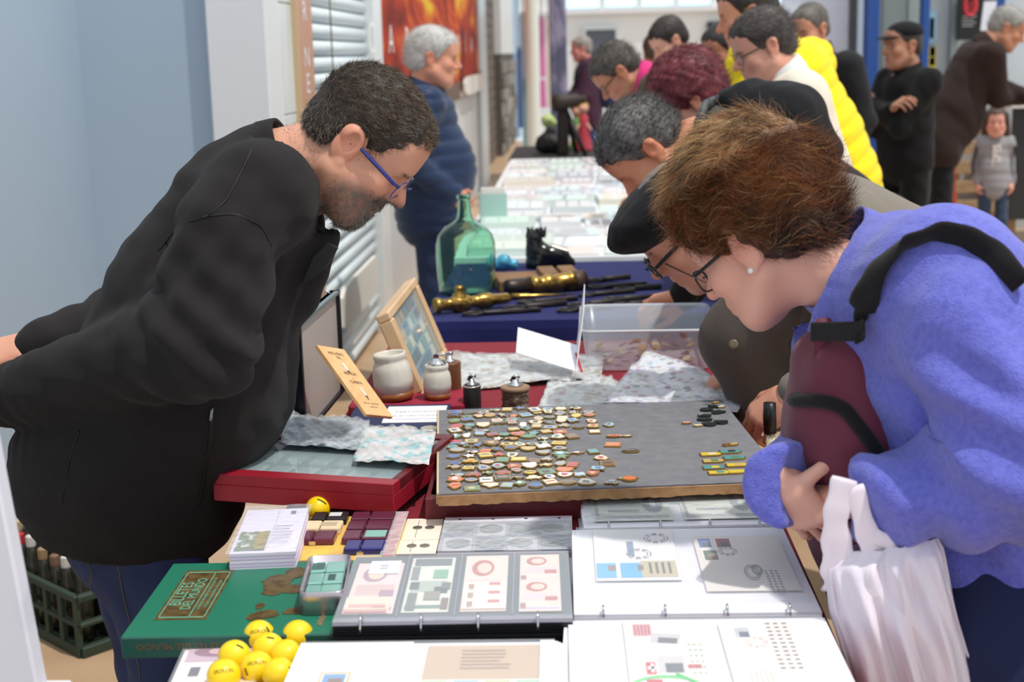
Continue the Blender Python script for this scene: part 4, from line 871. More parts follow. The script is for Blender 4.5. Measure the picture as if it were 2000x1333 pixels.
spots = [(.66, .77, .94, .95, 'w', 'in the far row of the yellow box'), (.66, .54, .94, .73, 'w', 'in the second row of the yellow box by its red edge'), (.66, .31, .94, .50, 'w', 'with green lid in the third row of the yellow box'), (.70, .08, .94, .27, 'b', 'in the nearest row of the yellow box'), (.40, .78, .63, .96, 'k', 'with white printed square in the far row of the yellow box'), (.39, .55, .62, .74, 'c', 'with handwritten lines in the middle of the yellow box'), (.38, .31, .61, .50, 'w', 'beside the tin in the middle column of the yellow box'), (.28, .78, .38, .96, 'g', 'in the far row beside the card packet'), (.27, .55, .36, .74, 'r', 'next to the card packet'), (.25, .32, .35, .51, 'g', 'beside the card packet, nearer the tin'), (.22, .02, .42, .24, 's', 'under the front of the card packet')]
for u0, v0, u1, v1, c, w in spots:
    m_, cn = cols[c]; pic = {'k': ((u0+.11, v0+.06, u0+.19, v0+.15), (214, 214, 214)), 'r': ((u0+.005, v0+.03, u0+.035, v0+.16), (240, 232, 226)), 'c': ((u0+.10, v0+.05, u0+.20, v0+.14), (190, 170, 140))}.get(c)
    if 'green lid' in w: pic = ((u0+.14, v0+.02, u1-.01, v1-.02), (130, 180, 168))
    lighter(R, u0, v0, u1, v1, .0, .012, m_, cn+' pocket lighter '+w, 'lighters in the yellow display box', pic)
# --- packet of cards
R = Rect([(437, 1083), (572, 1076), (606, 990), (491, 997)], Zt+.056); o = thing('card_packet', R.at(.5, .5, -.034), 'cellophane packet of white cards with waterfall photo on top', 'packet')
for i in range(6): bx('card', R.box(-.034+i*.0056, -.0292+i*.0056, .01*math.sin(i*3), 0, 1+.01*math.sin(i*3), 1), flat((236, 226, 244) if i % 2 else (226, 208, 236), .6), o)
bx('photo', R.box(.0002, .0005, .06, .05, .52, .46), M('photo_print', (120, 130, 96), .4, var=(60, (226, 226, 220), .5, .62)), o); bx('photo_gold', R.box(.0005, .0007, .32, .08, .51, .44), M('photo_gold', (176, 150, 60), .4, var=(80, (110, 110, 50), .4, .7)), o)
scribble(o, R.sub(.56, .1, .95, .6), .05, .9, .8, 6, .14, (170, 160, 176), 33); bx('postmark', R.box(.0002, .0005, .75, .86, .83, .92), flat((90, 92, 100), .6), o); bx('rule', R.box(.0002, .0004, .55, .1, .557, .95), flat((190, 184, 196), .6), o)
V, F = sheet(lambda u, v: R.at(-.04+1.1*u, -.04+1.1*v, .0016+.0008*math.sin(9*u+7*v)), 12, 10); mk('cellophane', V, F, PLAST2, o, True)
# --- coin envelopes and coin sheet
for i, (pts, lb) in enumerate(((([(783, 1056), (856, 1054), (868, 1013), (796, 1014)]), 'cream paper with two small coins pinned beside the coin sheet, far one'), ([(772, 1083), (850, 1081), (858, 1055), (781, 1056)], 'cream paper with coin drawings beside the coin sheet, near one'))):
    R = Rect(pts, Zt+.006+.002*i); o = thing('coin_paper', R.at(.5, .5, -.001), lb, 'paper'); bx('paper', R.box(-.001, 0), CREAM, o)
    for u in (.35, .68): V, F = lathe(R.at(u, .55, 0), (0, 0, 1), [(.008, 0), (.008, .0012), (.006, .0015)], 14); mk('coin', V, F, M('old_silver', (150, 144, 136), .35, metal=.8), o)
    bx('stem_print', R.box(0, .0002, .34, .1, .36, .9), flat((150, 140, 130)), o)
R = Rect([(848, 1082), (1117, 1076), (1119, 1006), (874, 1013)], Zt+.014); o = thing('coin_sheet', R.at(.5, .5, -.014), 'clear pocket sheet with eight dull coins behind the black note album', 'coin sheet')
bx('backing', R.box(-.014, -.002, 0, 0, 1, 1), M('sheet_grey', (150, 146, 158), .4), o); bx('white_strip', R.box(-.002, 0, 0, .86, 1, 1), flat((232, 222, 236), .5), o)
for k in range(4): V, F = lathe(R.at(.12+.26*k, .93, 0), (0, 0, 1), [(.003, 0), (.003, .0003)], 10); mk('punch_hole', V, F, flat((60, 40, 50)), o)
for i in range(4):
    for j in range(2):
        bx('pocket', R.box(-.002, -.0012, .03+.245*i, .06+.40*j, .245+.245*i, .42+.40*j), flat(((206, 200, 206), (120, 124, 140))[(i+j) % 2], .5), o)
        V, F = lathe(R.at(.14+.235*i, .25+.40*j, -.001), (0, 0, 1), [(.019, 0), (.0195, .001), (.0195, .002), (.017, .0028), (.016, .0024)], 24); mk('coin', V, F, M('coin_metal', (136, 132, 122), .4, metal=.8), o)
bx('sleeve', R.box(.003, .0033, 0, 0, 1, .86), PLAST2, o)
# --- banknote packet lower left
R = Rect([(300, 1395), (480, 1385), (520, 1253), (372, 1260)], Zt+.012); o = thing('note_packet', R.at(.5, .5, -.012), 'clear packet of pink portrait banknotes in front of the green book', 'packet')
for i in range(3): bx('note', R.box(-.012+i*.004, -.0085+i*.004, 0, 0, 1, 1), flat((238, 228, 226), .6), o)
bx('note_print', R.box(0, .0003, .06, .72, .94, .97), flat((206, 170, 190), .6), o); V, F = prism([(.03*math.cos(a), .016*math.sin(a)) for a in np.linspace(0, 6.28, 18, endpoint=False)], R.at(.42, .86, .0003), R.ex, R.ey, R.ez*.0003); mk('portrait', V, F, flat((142, 66, 104), .6), o)
V, F = prism([(.011*math.cos(a), .009*math.sin(a)) for a in np.linspace(0, 6.28, 14, endpoint=False)], R.at(.42, .865, .0006), R.ex, R.ey, R.ez*.0003); mk('portrait_face', V, F, flat((214, 170, 180), .6), o)
bx('note_mark', R.box(0, .0003, .17, .50, .29, .63), flat((66, 64, 84), .6), o); bx('note_print', R.box(0, .0003, .05, .05, .5, .40), flat((236, 206, 190), .6), o); bx('note_print', R.box(0, .0003, .5, .05, .95, .44), flat((240, 214, 160), .6), o); bx('sleeve', R.box(.0012, .0015, -.03, 0, 1.03, 1.03), PLAST, o)
# --- golf balls
GB = M('golf_yellow', (250, 212, 20), .28, bump=(420, .25, .002), coat=.3); INK = flat((34, 30, 26), .5)
GBV = None
balls = [(506, 1243, Zt+.0215, 'SRIXON'), (582, 1243, Zt+.0215, ''), (524, 1268, Zt+.0215, ''), (458, 1283, Zt+.0215, ''), (559, 1282, Zt+.0215, ''), (502, 1305, Zt+.0215, 'SRIXON'), (437, 1321, Zt+.0215, 'SRIXON'), (545, 1318, Zt+.0215, ''), (621, 994, Zt+.0215, '')]
labs = ['yellow golf ball against the spine of the green book with dark stripe', 'plain yellow golf ball beside the white envelope album edge, farthest right', 'plain yellow golf ball in the middle of the cluster', 'yellow golf ball with black dash beside the banknote packet', 'plain yellow golf ball pressed against the envelope album', 'yellow golf ball with black brand lettering in the front of the cluster', 'yellow golf ball with lettering on top resting on the banknote packet', 'yellow golf ball with long black stripe beside the envelope album', 'lone yellow golf ball with black stripe under the red display case']
for k, (px, py, z, tx) in enumerate(balls):
    c = T(px, py, z); r = .0213; o = thing('golf_ball', c-A(0, 0, r), labs[k], 'golf ball', 'yellow golf balls'); V, F = ball(c, r, 32, 20); mk('ball', V, F, GB, o, True)
    d = nrm(CC-c); u = nrm(np.cross((0, 0, 1), d)); v = np.cross(d, u)
    if tx:
        V2 = text('brand_text', tx, .0085, c+d*(r*1.0)+v*.004+u*.0, u, v, INK, o, .0004, 'CENTER')
        me = V2.data; org = ORG[V2.name]
        for vv in me.vertices:
            p = np.array(vv.co[:])+org-c; p = nrm(p)*(r+.0003); vv.co = tuple(p+c-org)
    if k in (0, 3, 7, 8, 5, 2):
        a0 = (.5, 2.7, 1.3, 1.0, 0, 3.4, 0, 0, 1.0)[k]; e1 = nrm(d*.75+(u*math.cos(a0)+v*math.sin(a0))*.66); e2 = nrm(np.cross(e1, d)); L = .45 if k < 7 else .8
        mk('stripe', *tube([c+nrm(e1*math.cos(t)+e2*math.sin(t))*(r+.0001) for t in np.linspace(-L/2, L/2, 9)], .0011, 6), INK, o)
# --- red display case (left), glass topped
DR = M('case_red', (150, 28, 44), .35, bump=(80, .08)); DRD = M('case_red_dark', (108, 26, 36), .4, var=(20, (86, 18, 28), .4, .7))
R = Rect([(470, 917), (806, 962), (822, 862), (558, 817)], Zt+.072); o = thing('display_case', R.at(.5, .5, -.05), 'red glass-topped display case of silver lighters on the left of the pin board', 'display case'); 
bx('base', R.box(-.05, -.02, 0, 0, 1, 1, .001), DR, o)
for (u0, v0, u1, v1) in ((0, 0, 1, .10), (0, .90, 1, 1), (0, .10, .045, .90), (.955, .10, 1, .90)): bx('rim', R.box(-.02, 0, u0, v0, u1, v1, .001), DRD if v0 else DR, o)
bx('lining', R.box(-.02, -.018, .045, .10, .955, .90), flat((42, 44, 50), .6), o); bx('glass', R.box(-.006, -.004, .045, .10, .955, .90), M('case_glass', (206, 226, 230), .04, alpha=.30, spec=1), o)
for i in range(6):
    for j in range(3):
        u, v = .07+.147*i, .13+.26*j
        bx('silver_piece', R.box(-.018, -.011, u, v, u+.105, v+.19, .002), M('silver_piece', (176, 190, 194), .25, metal=.7), o)
# centre red case under the board
R = Rect([(826, 977), (1134, 969), (1150, 840), (868, 848)], Zt+.042); o = thing('open_red_case', R.at(.5, .5, -.042), 'dark red shallow case lying under the front of the pin board', 'case')
bx('floor', R.box(-.042, -.038, 0, 0, 1, 1), DRD, o)
for (u0, v0, u1, v1) in ((0, 0, 1, .06), (0, .94, 1, 1), (0, .06, .03, .94), (.97, .06, 1, .94)): bx('side', R.box(-.038, 0, u0, v0, u1, v1, .001), DRD, o)
bx('lining', R.box(-.038, -.028, .03, .06, .97, .94), flat((22, 20, 22), .7), o)
# --- pin board
q = [T(843, 966, Zt+.062), T(1499, 940, Zt+.062), P(1441, 775, 2.86), P(867, 807, 2.82)]
ex_ = nrm(q[1]-q[0]); eyr = (q[3]-q[0]+q[2]-q[1])/2; ey_ = nrm(eyr-ex_*np.dot(eyr, ex_)); wb = (np.linalg.norm(q[1]-q[0])+np.linalg.norm(q[2]-q[3]))/2; db = np.linalg.norm(eyr)
cb = sum(q)/4; RB = Rect(o=cb-ex_*wb/2-ey_*db/2, ex=ex_, ey=ey_, w=wb, d=db)
o = thing('pin_board', RB.at(.5, .5, -.02), 'grey felt covered cardboard pin board tilted across the red cases', 'pin board')
CARD = M('cardboard', (176, 134, 92), .85, var=(50, (150, 110, 74), .4, .7)); bx('cardboard', RB.box(-.016, -.003, -.006, -.008, 1.004, 1.0), CARD, o)
bx('felt', RB.box(-.003, 0, 0, 0, 1, 1), M('grey_felt', (112, 112, 118), .95, bump=(900, .5, .001), var=(40, (124, 124, 128), .35, .7)), o)
g = G(); rg = random.Random(5); nseg = 60; top = [RB.at(i/nseg, -.009, -.004) for i in range(nseg+1)]; bot = [RB.at(i/nseg, -.010, -.017-.003*rg.random()) for i in range(nseg+1)]; g.add(top+bot, [(i, i+nseg+1, i+nseg+2, i+1) for i in range(nseg)]); g.mk('torn_edge', CARD, o)
bx('plastic_edge', RB.box(-.002, .002, -.004, 0, .002, 1), flat((206, 186, 150), .3), o)
# prop under the far edge of the board
mk('support_box', *boxv(A(RB.at(.1, .86)[0], RB.at(.1, .86)[1], Zt), ex_*A(1, 1, 0)*.42, nrm(ey_*A(1, 1, 0))*.05, (0, 0, RB.at(.1, .86, -.017)[2]-Zt-.004), .002), flat((26, 30, 48), .5), label='navy box propping up the far edge of the pin board', cat='box')
# pins
PC = {'gold': (206, 176, 110), 'cream': (232, 216, 186), 'white': (236, 232, 228), 'red': (190, 62, 58), 'orange': (222, 120, 60), 'green': (96, 140, 104), 'teal': (90, 158, 156), 'blue': (72, 104, 166), 'pale blue': (150, 186, 206), 'yellow': (226, 196, 70), 'brown': (130, 96, 66), 'silver': (170, 166, 160), 'pink': (220, 160, 168), 'dark': (66, 64, 66)}
GOLD = M('pin_gold', (196, 160, 96), .3, metal=.85); PST = M('pin_steel', (150, 146, 140), .3, metal=.85)
def pshape(kind, a, b, rg):
    if kind == 'oval': return [(a*math.cos(t), b*math.sin(t)) for t in np.linspace(0, 2*math.pi, 16, endpoint=False)]
    if kind == 'rectangular': return [(-a, -b), (a, -b), (a, b), (-a, b)]
    if kind == 'shield': return [(-a, b), (-a, -.1*b), (-.6*a, -.7*b), (0, -b), (.6*a, -.7*b), (a, -.1*b), (a, b)]
    if kind == 'star': return [((a if i % 2 == 0 else a*.5)*math.cos(i*math.pi/5+.3), (b if i % 2 == 0 else b*.5)*math.sin(i*math.pi/5+.3)) for i in range(10)]
    if kind == 'flag': return [(-a, -b*.8), (-.3*a, -b), (.4*a, -.7*b), (a, -b*.9), (a, b*.8), (.3*a, b), (-.3*a, b*.7), (-a, b)]
    if kind == 'car': return [(-a, -b*.6), (-.6*a, -b*.6), (-.5*a, -b), (-.3*a, -.6*b), (.3*a, -.6*b), (.5*a, -b), (.7*a, -.6*b), (a, -.5*b), (a, .1*b), (.6*a, .2*b), (.3*a, b), (-.4*a, b), (-.7*a, .2*b), (-a, 0)]
    if kind == 'fish': return [(-a, -.6*b), (-.6*a, -.1*b), (0, -b*.8), (.7*a, -.5*b), (a, 0), (.7*a, .5*b), (0, b*.8), (-.6*a, .1*b), (-a, .7*b)]
    n = 12; return [(a*math.cos(t)*(1+.3*rg.uniform(-1, 1)), b*math.sin(t)*(1+.3*rg.uniform(-1, 1))) for t in np.linspace(0, 2*math.pi, n, endpoint=False)]
ORD = ['first', 'second', 'third', 'fourth', 'fifth', 'sixth', 'seventh', 'eighth', 'ninth', 'tenth', 'eleventh', 'twelfth', 'thirteenth', 'fourteenth', 'fifteenth', 'sixteenth', 'seventeenth']
def pin(u, v, kind, a, b, cn, cn2, rot, rg, dark=False, row=None):
    """a lapel pin: metal body with raised enamel face, one solid mesh in two or three materials"""
    c = RB.at(u, v, .0003+.0012*rg.random()); cr, sr = math.cos(rot), math.sin(rot); e1 = ex_*cr+ey_*sr; e2 = -ex_*sr+ey_*cr; nn = RB.ez; g = G(); ps = pshape(kind, a, b, rg); th = .0022+.0012*rg.random()
    g.add(*prism(ps, c, e1, e2, nn*th), 0); g.add(*prism([(x*.84, y*.84) for x, y in ps], c+nn*th, e1, e2, nn*.0005), 1)
    if cn2:
        q = rg.random(); ps2 = [(x*.40+a*.28*(q-.5), y*.42+b*.2*(rg.random()-.5)) for x, y in ps] if q < .6 else [(-.6*a, -.12*b), (.6*a, -.12*b), (.6*a, .16*b), (-.6*a, .16*b)]
        g.add(*prism(ps2, c+nn*(th+.0005), e1, e2, nn*.0003), 2)
    lab = '%s%s enamel lapel pin on the grey pin board' % (cn+' ', (kind if kind != 'figure' else 'figure-shaped')+((' with '+cn2+' detail') if cn2 else ''))
    if row is not None: lab = lab.replace(' on the grey pin board', ', %s row from the torn board edge' % ORD[row])
    ms = [PST if dark else GOLD, M('enamel_'+cn, PC[cn], .25, coat=.4), M('enamel_'+(cn2 or cn), PC[cn2 or cn], .25, coat=.4)]
    o = mk('lapel_pin', g.V, g.F, ms, None, label=lab, cat='pin', group='lapel pins on the grey board', mi=g.mi); o['group'] = 'lapel pins on the grey board: '+lab.split(' enamel')[0]
rg = random.Random(11); kinds = ['oval', 'rectangular', 'rectangular', 'shield', 'star', 'flag', 'figure', 'figure', 'car', 'fish', 'figure']; cns = ['gold', 'cream', 'cream', 'white', 'white', 'red', 'orange', 'green', 'teal', 'blue', 'pale blue', 'yellow', 'brown', 'silver', 'silver', 'gold', 'pink', 'dark', 'cream']
for row in range(15):
    v = .05+row*.0640; u = .025+.012*rg.random(); lim = .555 if row < 12 else .50
    while u < lim:
        gap = .13 < (u-.33) < .20 and 6 < row < 9
        keep = rg.random() > (.04 if u < .40 else .30)
        kind = rg.choice(kinds); a = (.0092+.0062*rg.random()); b = {'oval': .0125, 'rectangular': .0140, 'star': .0175, 'figure': .0155, 'shield': .0155}.get(kind, .0125)*(.85+.4*rg.random())
        if keep and not gap:
            c1 = rg.choice(cns); c2 = rg.choice([None, None, 'red', 'white', 'gold', 'blue', 'green', 'dark']); c2 = None if c2 == c1 else c2
            pin(u+a/wb, v+.020*rg.uniform(-1, 1), kind, a, b, c1, c2, rg.uniform(-.3, .3), rg, row=row)
        u += (2*a+.0012)/wb+.002*rg.random()+(.025*rg.random() if u > .40 else 0)
for (px, py, kind, a, b, c1, c2) in ((1199, 855, 'oval', .015, .0065, 'orange', 'red'), (1222, 855, 'fish', .013, .006, 'cream', 'silver'), (1232, 884, 'figure', .014, .008, 'dark', 'silver'), (1226, 937, 'oval', .019, .007, 'silver', 'cream'), (905, 870, 'rectangular', .0085, .007, 'blue', 'white'), (888, 870, 'rectangular', .0085, .007, 'blue', 'pale blue')): 
    d = ray(px, py); t = np.dot(RB.o-CC, RB.ez)/np.dot(d, RB.ez); p = CC+d*t-RB.o; pin(np.dot(p, ex_)/wb, np.dot(p, ey_)/db, kind, a, b, c1, c2, 0, rg)
def onboard(px, py):
    d = ray(px, py); t = np.dot(RB.o-CC, RB.ez)/np.dot(d, RB.ez); p = CC+d*t-RB.o; return np.dot(p, ex_)/wb, np.dot(p, ey_)/db
# yellow / teal tab pins on the right and the dark cluster
for (px, py, c1, c2) in ((1386, 890, 'yellow', 'cream'), (1391, 903, 'gold', 'green'), (1392, 916, 'teal', 'yellow'), (1402, 926, 'yellow', 'teal'), (1424, 885, 'teal', 'dark'), (1432, 897, 'teal', 'green'), (1437, 911, 'yellow', 'gold'), (1440, 924, 'yellow', None)):
    u, v = onboard(px, py); c = RB.at(u, v, .0003); L, w = .017, .0105; ps = [(-L, -w), (L*.6, -w)]+[(L*.6+w*1.2*math.cos(t), w*math.sin(t)) for t in np.linspace(-1.4, 1.4, 7)]+[(L*.6, w), (-L, w)]; g = G(); g.add(*prism(ps, c, ex_, ey_, RB.ez*.0025), 0); g.add(*prism([(x*.9, y*.82) for x, y in ps], c+RB.ez*.0025, ex_, ey_, RB.ez*.0005), 1)
    if c2: g.add(*prism([(x*.35+.004, y*.55) for x, y in ps], c+RB.ez*.003, ex_, ey_, RB.ez*.0003), 2)
    lab = '%s rounded tab pin%s at the right end of the pin board' % (c1, ' with '+c2+' print' if c2 else ''); mk('tab_pin', g.V, g.F, [GOLD, M('enamel_'+c1, PC[c1], .25, coat=.4), M('enamel_'+(c2 or c1), PC[c2 or c1], .25, coat=.4)], label=lab, cat='pin', group='tab pins at the right end', mi=g.mi)
ml = M('dark_pin_metal', (58, 66, 64), .35, metal=.6)
for k, (px, py, nm) in enumerate(((1380, 803, 'round'), (1377, 815, 'long'), (1402, 808, 'leaf'), (1386, 832, 'inner shield'), (1408, 828, 'outermost shield'), (1395, 797, 'small'), (1376, 822, 'thin'))):
    u, v = onboard(px, py); rgk = random.Random(k); ps = pshape(['oval', 'fish', 'figure', 'shield', 'shield', 'star', 'figure'][k], .0135, .011, rgk); V, F = prism(ps, RB.at(u, v, .0003), nrm(ex_+ey_*.2*math.sin(k)), nrm(ey_-ex_*.2*math.sin(k)), RB.ez*.004); mk('dark_pin', V, F, ml, label='dark pewter %s pin in the shaded cluster at the board corner' % nm, cat='pin', group='dark pewter pins')
for k, (px, py, c) in enumerate(((1341, 829, 'pink'), (1363, 834, 'cream'), (1398, 789, 'gold'), (1408, 797, 'white'), (1420, 872, 'brown'), (1434, 871, 'gold'))):
    u, v = onboard(px, py); pin(u, v, ['oval', 'figure', 'star', 'oval', 'figure', 'figure'][k], .010, .006, c, None, .1*k, random.Random(k+40))
# --- open display lid, navy certificate box
def quadslab(a, b, up, th, name, m, parent=None, c=0, **k):
    a, b, up = (np.asarray(x, float) for x in (a, b, up)); n = nrm(np.cross(b-a, up)); V, F = boxv(a, b-a, up, -n*th, c); return mk(name, V, F, m, parent, **k)
a, b = T(578, 633, 1.035), T(657, 567, 1.035); a0, b0 = a*A(1, 1, 0)+A(0, 0, Zt+.025), b*A(1, 1, 0)+A(0, 0, Zt+.025); up = A(0, 0, 1.035-Zt-.025); L = b0-a0; e = nrm(L); 
o = thing('hinged_display_panel', (a0+b0)/2, 'black edged display lid with pale grey lining standing open on the table', 'display panel'); nrmv = nrm(np.cross(L, up)); nrmv = nrmv if nrmv[0] > 0 else -nrmv
V, F = boxv(a0-nrmv*.012, L, up, nrmv*.010); mk('panel', V, F, flat((40, 44, 50), .4), o); V, F = boxv(a0+L*.03+up*.03-nrmv*.002, L*.94, up*.94, nrmv*.002); mk('lining', V, F, M('lid_lining', (186, 176, 166), .35), o)
STL = M('lid_steel', (120, 150, 160), .3, metal=.6)
for (p, d1, d2) in ((a0, L*.03, up), (a0+L*.97, L*.03, up)): V, F = boxv(p-nrmv*.014, d1, d2, nrmv*.022); mk('frame_side', V, F, flat((18, 20, 28), .35), o)
V, F = boxv(a0+up*.97-nrmv*.014, L, up*.03, nrmv*.022); mk('frame_top', V, F, STL, o); V, F = boxv(a0-nrmv*.014, L, up*.03, nrmv*.022); mk('frame_bottom', V, F, flat((18, 20, 28), .35), o)
for t in (.25, .88): V, F = tube([a0+L*t+up-nrmv*.004, a0+L*t+up*1.02-nrmv*.012, a0+L*t+up*1.03-nrmv*.018], .0025, 8); mk('hook', V, F, CHROME, o, True)
NAVY = M('navy_box', (26, 34, 78), .6); R = Rect([(650, 850), (862, 842), (884, 786), (705, 792)], Zt+.036); o = thing('certificate_box', R.at(.5, .5, -.036), 'navy velvet box with a white certificate behind the plastic pin bags', 'box'); bx('tray', R.box(-.036, -.002, 0, 0, 1, 1, .002), NAVY, o); bx('certificate', R.box(-.002, -.001, .36, .35, .97, .92), flat((234, 230, 236), .7), o)
text('certificate_text', 'CERTIFICADO', .011, R.at(.665, .70, -.0009), R.ex, R.ey, flat((120, 120, 140)), o, .0003, 'CENTER', font_w=1.3); text('certificate_text', 'DE AUTENTICIDAD', .010, R.at(.665, .56, -.0009), R.ex, R.ey, flat((120, 120, 140)), o, .0003, 'CENTER', font_w=1.2); bx('rule', R.box(-.001, -.0007, .45, .45, .9, .465), flat((170, 170, 180)), o)
bx('inner_slip', R.box(-.002, -.001, .30, .10, .62, .16), flat((220, 216, 220)), o)
for (u, v) in ((.86, .12), (.62, .14)): V, F = lathe(R.at(u, v, -.002), (0, 0, 1), [(.019, 0), (.020, .0015), (.018, .003), (.016, .0026)], 24); mk('medal', V, F, M('medal_silver', (206, 200, 188), .3, metal=.7), o)
# --- wooden card leaning on the lid
c0, c1, c2, c3 = P(727, 826, 2.66), P(757, 799, 2.76), P(660, 667, 2.86), P(631, 690, 2.76)
ey2 = (c3-c0+c2-c1)/2; ex2 = (c1-c0+c2-c3)/2; ex2 = ex2-nrm(ey2)*np.dot(ex2, nrm(ey2)); oo = (c0+c1+c2+c3)/4-ex2/2-ey2/2; RW = Rect(o=oo, ex=ex2, ey=ey2, w=np.linalg.norm(ex2), d=np.linalg.norm(ey2)); o = thing('wooden_card', RW.at(.5, 0, -.004), 'pale orange wooden card with two bullet emblems leaning on the lid', 'sign'); bx('board', RW.box(-.007, 0, c=.0006), M('card_wood', (234, 186, 132), .55, var=(12, (226, 172, 116), .4, .7, (6, 1, 1))), o)
BK = flat((96, 74, 50), .6)
for t, v, sz in (('MECHERO', .88, .011), ('DE', .82, .011), ('ARTESA', .585, .012), ('Y', .52, .008), ('CHISPA', .455, .012), ('DE', .22, .006), ('MECHA Y GASOLINA', .16, .0055), ('ANTIGUO', .11, .0055)): text('lettering', t, sz, RW.at(.5, v, .0002), RW.ex, RW.ey, BK, o, .0003, 'CENTER')
for v in (.70, .335): 
    V, F = prism([(-.0035, -.012), (.0035, -.012), (.0035, .009), (0, .017), (-.0035, .009)], RW.at(.5, v, 0), RW.ex, -RW.ey, RW.ez*.0012); mk('bullet_emblem', V, F, flat((222, 220, 214), .4), o); V, F = prism([(-.0035, 0), (.0035, 0), (0, .009)], RW.at(.5, v-.055, .0012), RW.ex, -RW.ey, RW.ez*.0004); mk('bullet_tip', V, F, flat((70, 74, 54), .4), o)
# --- wooden picture frame
b0, b1 = T(830, 782, Zt+.012), T(874, 692, Zt+.012); t0, t1 = P(766, 600, b0[1]+.02), P(803, 547, b1[1]+.02); exf = b1-b0; eyf = ((t0-b0)+(t1-b1))/2; eyf = eyf-nrm(exf)*np.dot(eyf, nrm(exf)); RF = Rect(o=b0, ex=exf, ey=eyf, w=np.linalg.norm(exf), d=np.linalg.norm(eyf)); sgn = 1 if RF.ez[0] > 0 else -1
FW = M('frame_wood', (214, 180, 142), .45, var=(10, (200, 164, 124), .4, .7)); o = thing('picture_frame', RF.at(.5, 0, 0), 'pale wood box frame of coloured badges leaning behind the stoneware jars', 'picture frame')
for (u0, v0, u1, v1) in ((0, 0, 1, .09), (0, .91, 1, 1), (0, .09, .08, .91), (.92, .09, 1, .91)): bx('frame_side', RF.box(-.028*sgn, .004*sgn, u0, v0, u1, v1, .003), FW, o)
bx('backing', RF.box(-.02*sgn, -.016*sgn, .08, .09, .92, .91), M('frame_print', (150, 170, 180), .5), o); rg = random.Random(3)
for i in range(6):
    for j in range(5):
        u, v = .11+.132*i, .12+.155*j; bx('badge', RF.box(-.016*sgn, -.013*sgn, u, v, u+.10, v+.115), flat(rg.choice([(90, 120, 150), (206, 210, 206), (60, 100, 120), (190, 150, 110), (120, 160, 160), (170, 80, 90), (226, 220, 200), (80, 84, 100)]), .5), o)
bx('glass', RF.box(-.004*sgn, -.003*sgn, .08, .09, .92, .91), M('frame_glass', (200, 225, 230), .04, alpha=.22, spec=1), o)
# --- stoneware jars
ST = M('stoneware', (212, 206, 194), .25, coat=.5); STB = M('stoneware_brown', (150, 84, 40), .3, coat=.4)
def jar(base, ax, r, hgt, label, lid=False):
    o = thing('stoneware_jar', base, label, 'jar'); n = 28
    V, F = lathe(base, ax, [(r*.9, 0), (r*.97, hgt*.05), (r, hgt*.16)], n); mk('brown_foot', V, F, STB, o, True)
    V, F = lathe(base, ax, [(r, hgt*.16), (r*1.01, hgt*.4), (r*.99, hgt*.62), (r*.93, hgt*.74), (r*.84, hgt*.80), (r*.80, hgt*.84), (r*.83, hgt*.87), (r*.86, hgt*.93), (r*.84, hgt*.99), (r*.79, hgt), (r*.70, hgt*.97), (r*.70, hgt*.6), (0, hgt*.58)], n); mk('jar_body', V, F, ST, o, True)
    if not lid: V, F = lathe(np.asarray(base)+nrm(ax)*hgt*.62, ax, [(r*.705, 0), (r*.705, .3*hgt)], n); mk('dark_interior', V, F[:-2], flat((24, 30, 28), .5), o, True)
    else:
        top = np.asarray(base)+nrm(ax)*hgt; V, F = lathe(top-nrm(ax)*hgt*.03, ax, [(r*.70, 0), (r*.66, .006), (r*.45, .010), (r*.30, .016), (0, .017)], n); mk('metal_cap', V, F, CHROME, o, True)
        V, F = tube([top+A(-.008, 0, .012), top+A(-.002, 0, .022), top+A(.012, .002, .020), top+A(.020, .002, .024)], .003, 8); mk('lighter_arm', V, F, CHROME, o, True); V, F = lathe(top+A(0, -.004, .018), (0, 1, 0), [(.006, 0), (.006, .008)], 14); mk('striker_wheel', V, F, CHROME, o)
b = T(773, 778, Zt+.03); jar(b, (-.10, 0, 1), .0435, .104, 'large cream stoneware jar with brown foot, open and empty'); b2 = T(855, 777, Zt+.03); jar(b2, (0, 0, 1), .0310, .076, 'small cream stoneware table lighter with chrome cap', True)
mk('red_cloth_pad', *boxv(A(b[0]-.10, b[1]-.05, Zt), (.26, 0, 0), (0, .15, 0), (0, 0, .028), .006), flat((150, 30, 56), .8), label='folded red cloth pad under the stoneware jars', cat='cloth')
def cyl_lighter(name, base, r, hgt, mside, label, oval=1.0, topm=None, bark=False):
    o = thing(name, base, label, 'lighter'); V, F = lathe(base, (0, 0, 1), [(r*.98, 0), (r, .003), (r, hgt-.003), (r*.97, hgt)] if not bark else [(r*.95*(1+.05*math.sin(i*2.1)), hgt*.82*i/8) for i in range(9)], 26, sc=oval); mk('barrel', V, F, mside, o, True)
    t = np.asarray(base, float)+A(0, 0, hgt)
    if bark: V, F = lathe(np.asarray(base)+A(0, 0, hgt*.80), (0, 0, 1), [(r*1.0, 0), (r*1.05, hgt*.06), (r*1.05, hgt*.16), (r*.9, hgt*.2)], 26); mk('wood_top', V, F, M('log_top', (146, 118, 92), .7), o, True)
    V, F = lathe(t, (0, 0, 1), [(r*.55, 0), (r*.5, .004), (r*.3, .006), (r*.25, .014), (0, .015)], 18, sc=oval); mk('lighter_cap', V, F, topm or CHROME, o, True)
    V, F = tube([t+A(-r*.3, 0, .010), t+A(0, 0, .022), t+A(r*.35, 0, .018)], .0035, 8); mk('lighter_arm', V, F, topm or CHROME, o, True); V, F = lathe(t+A(-.003, -.004, .016), (0, 1, 0), [(.0055, 0), (.0055, .008)], 12); mk('striker_wheel', V, F, CHROME, o)
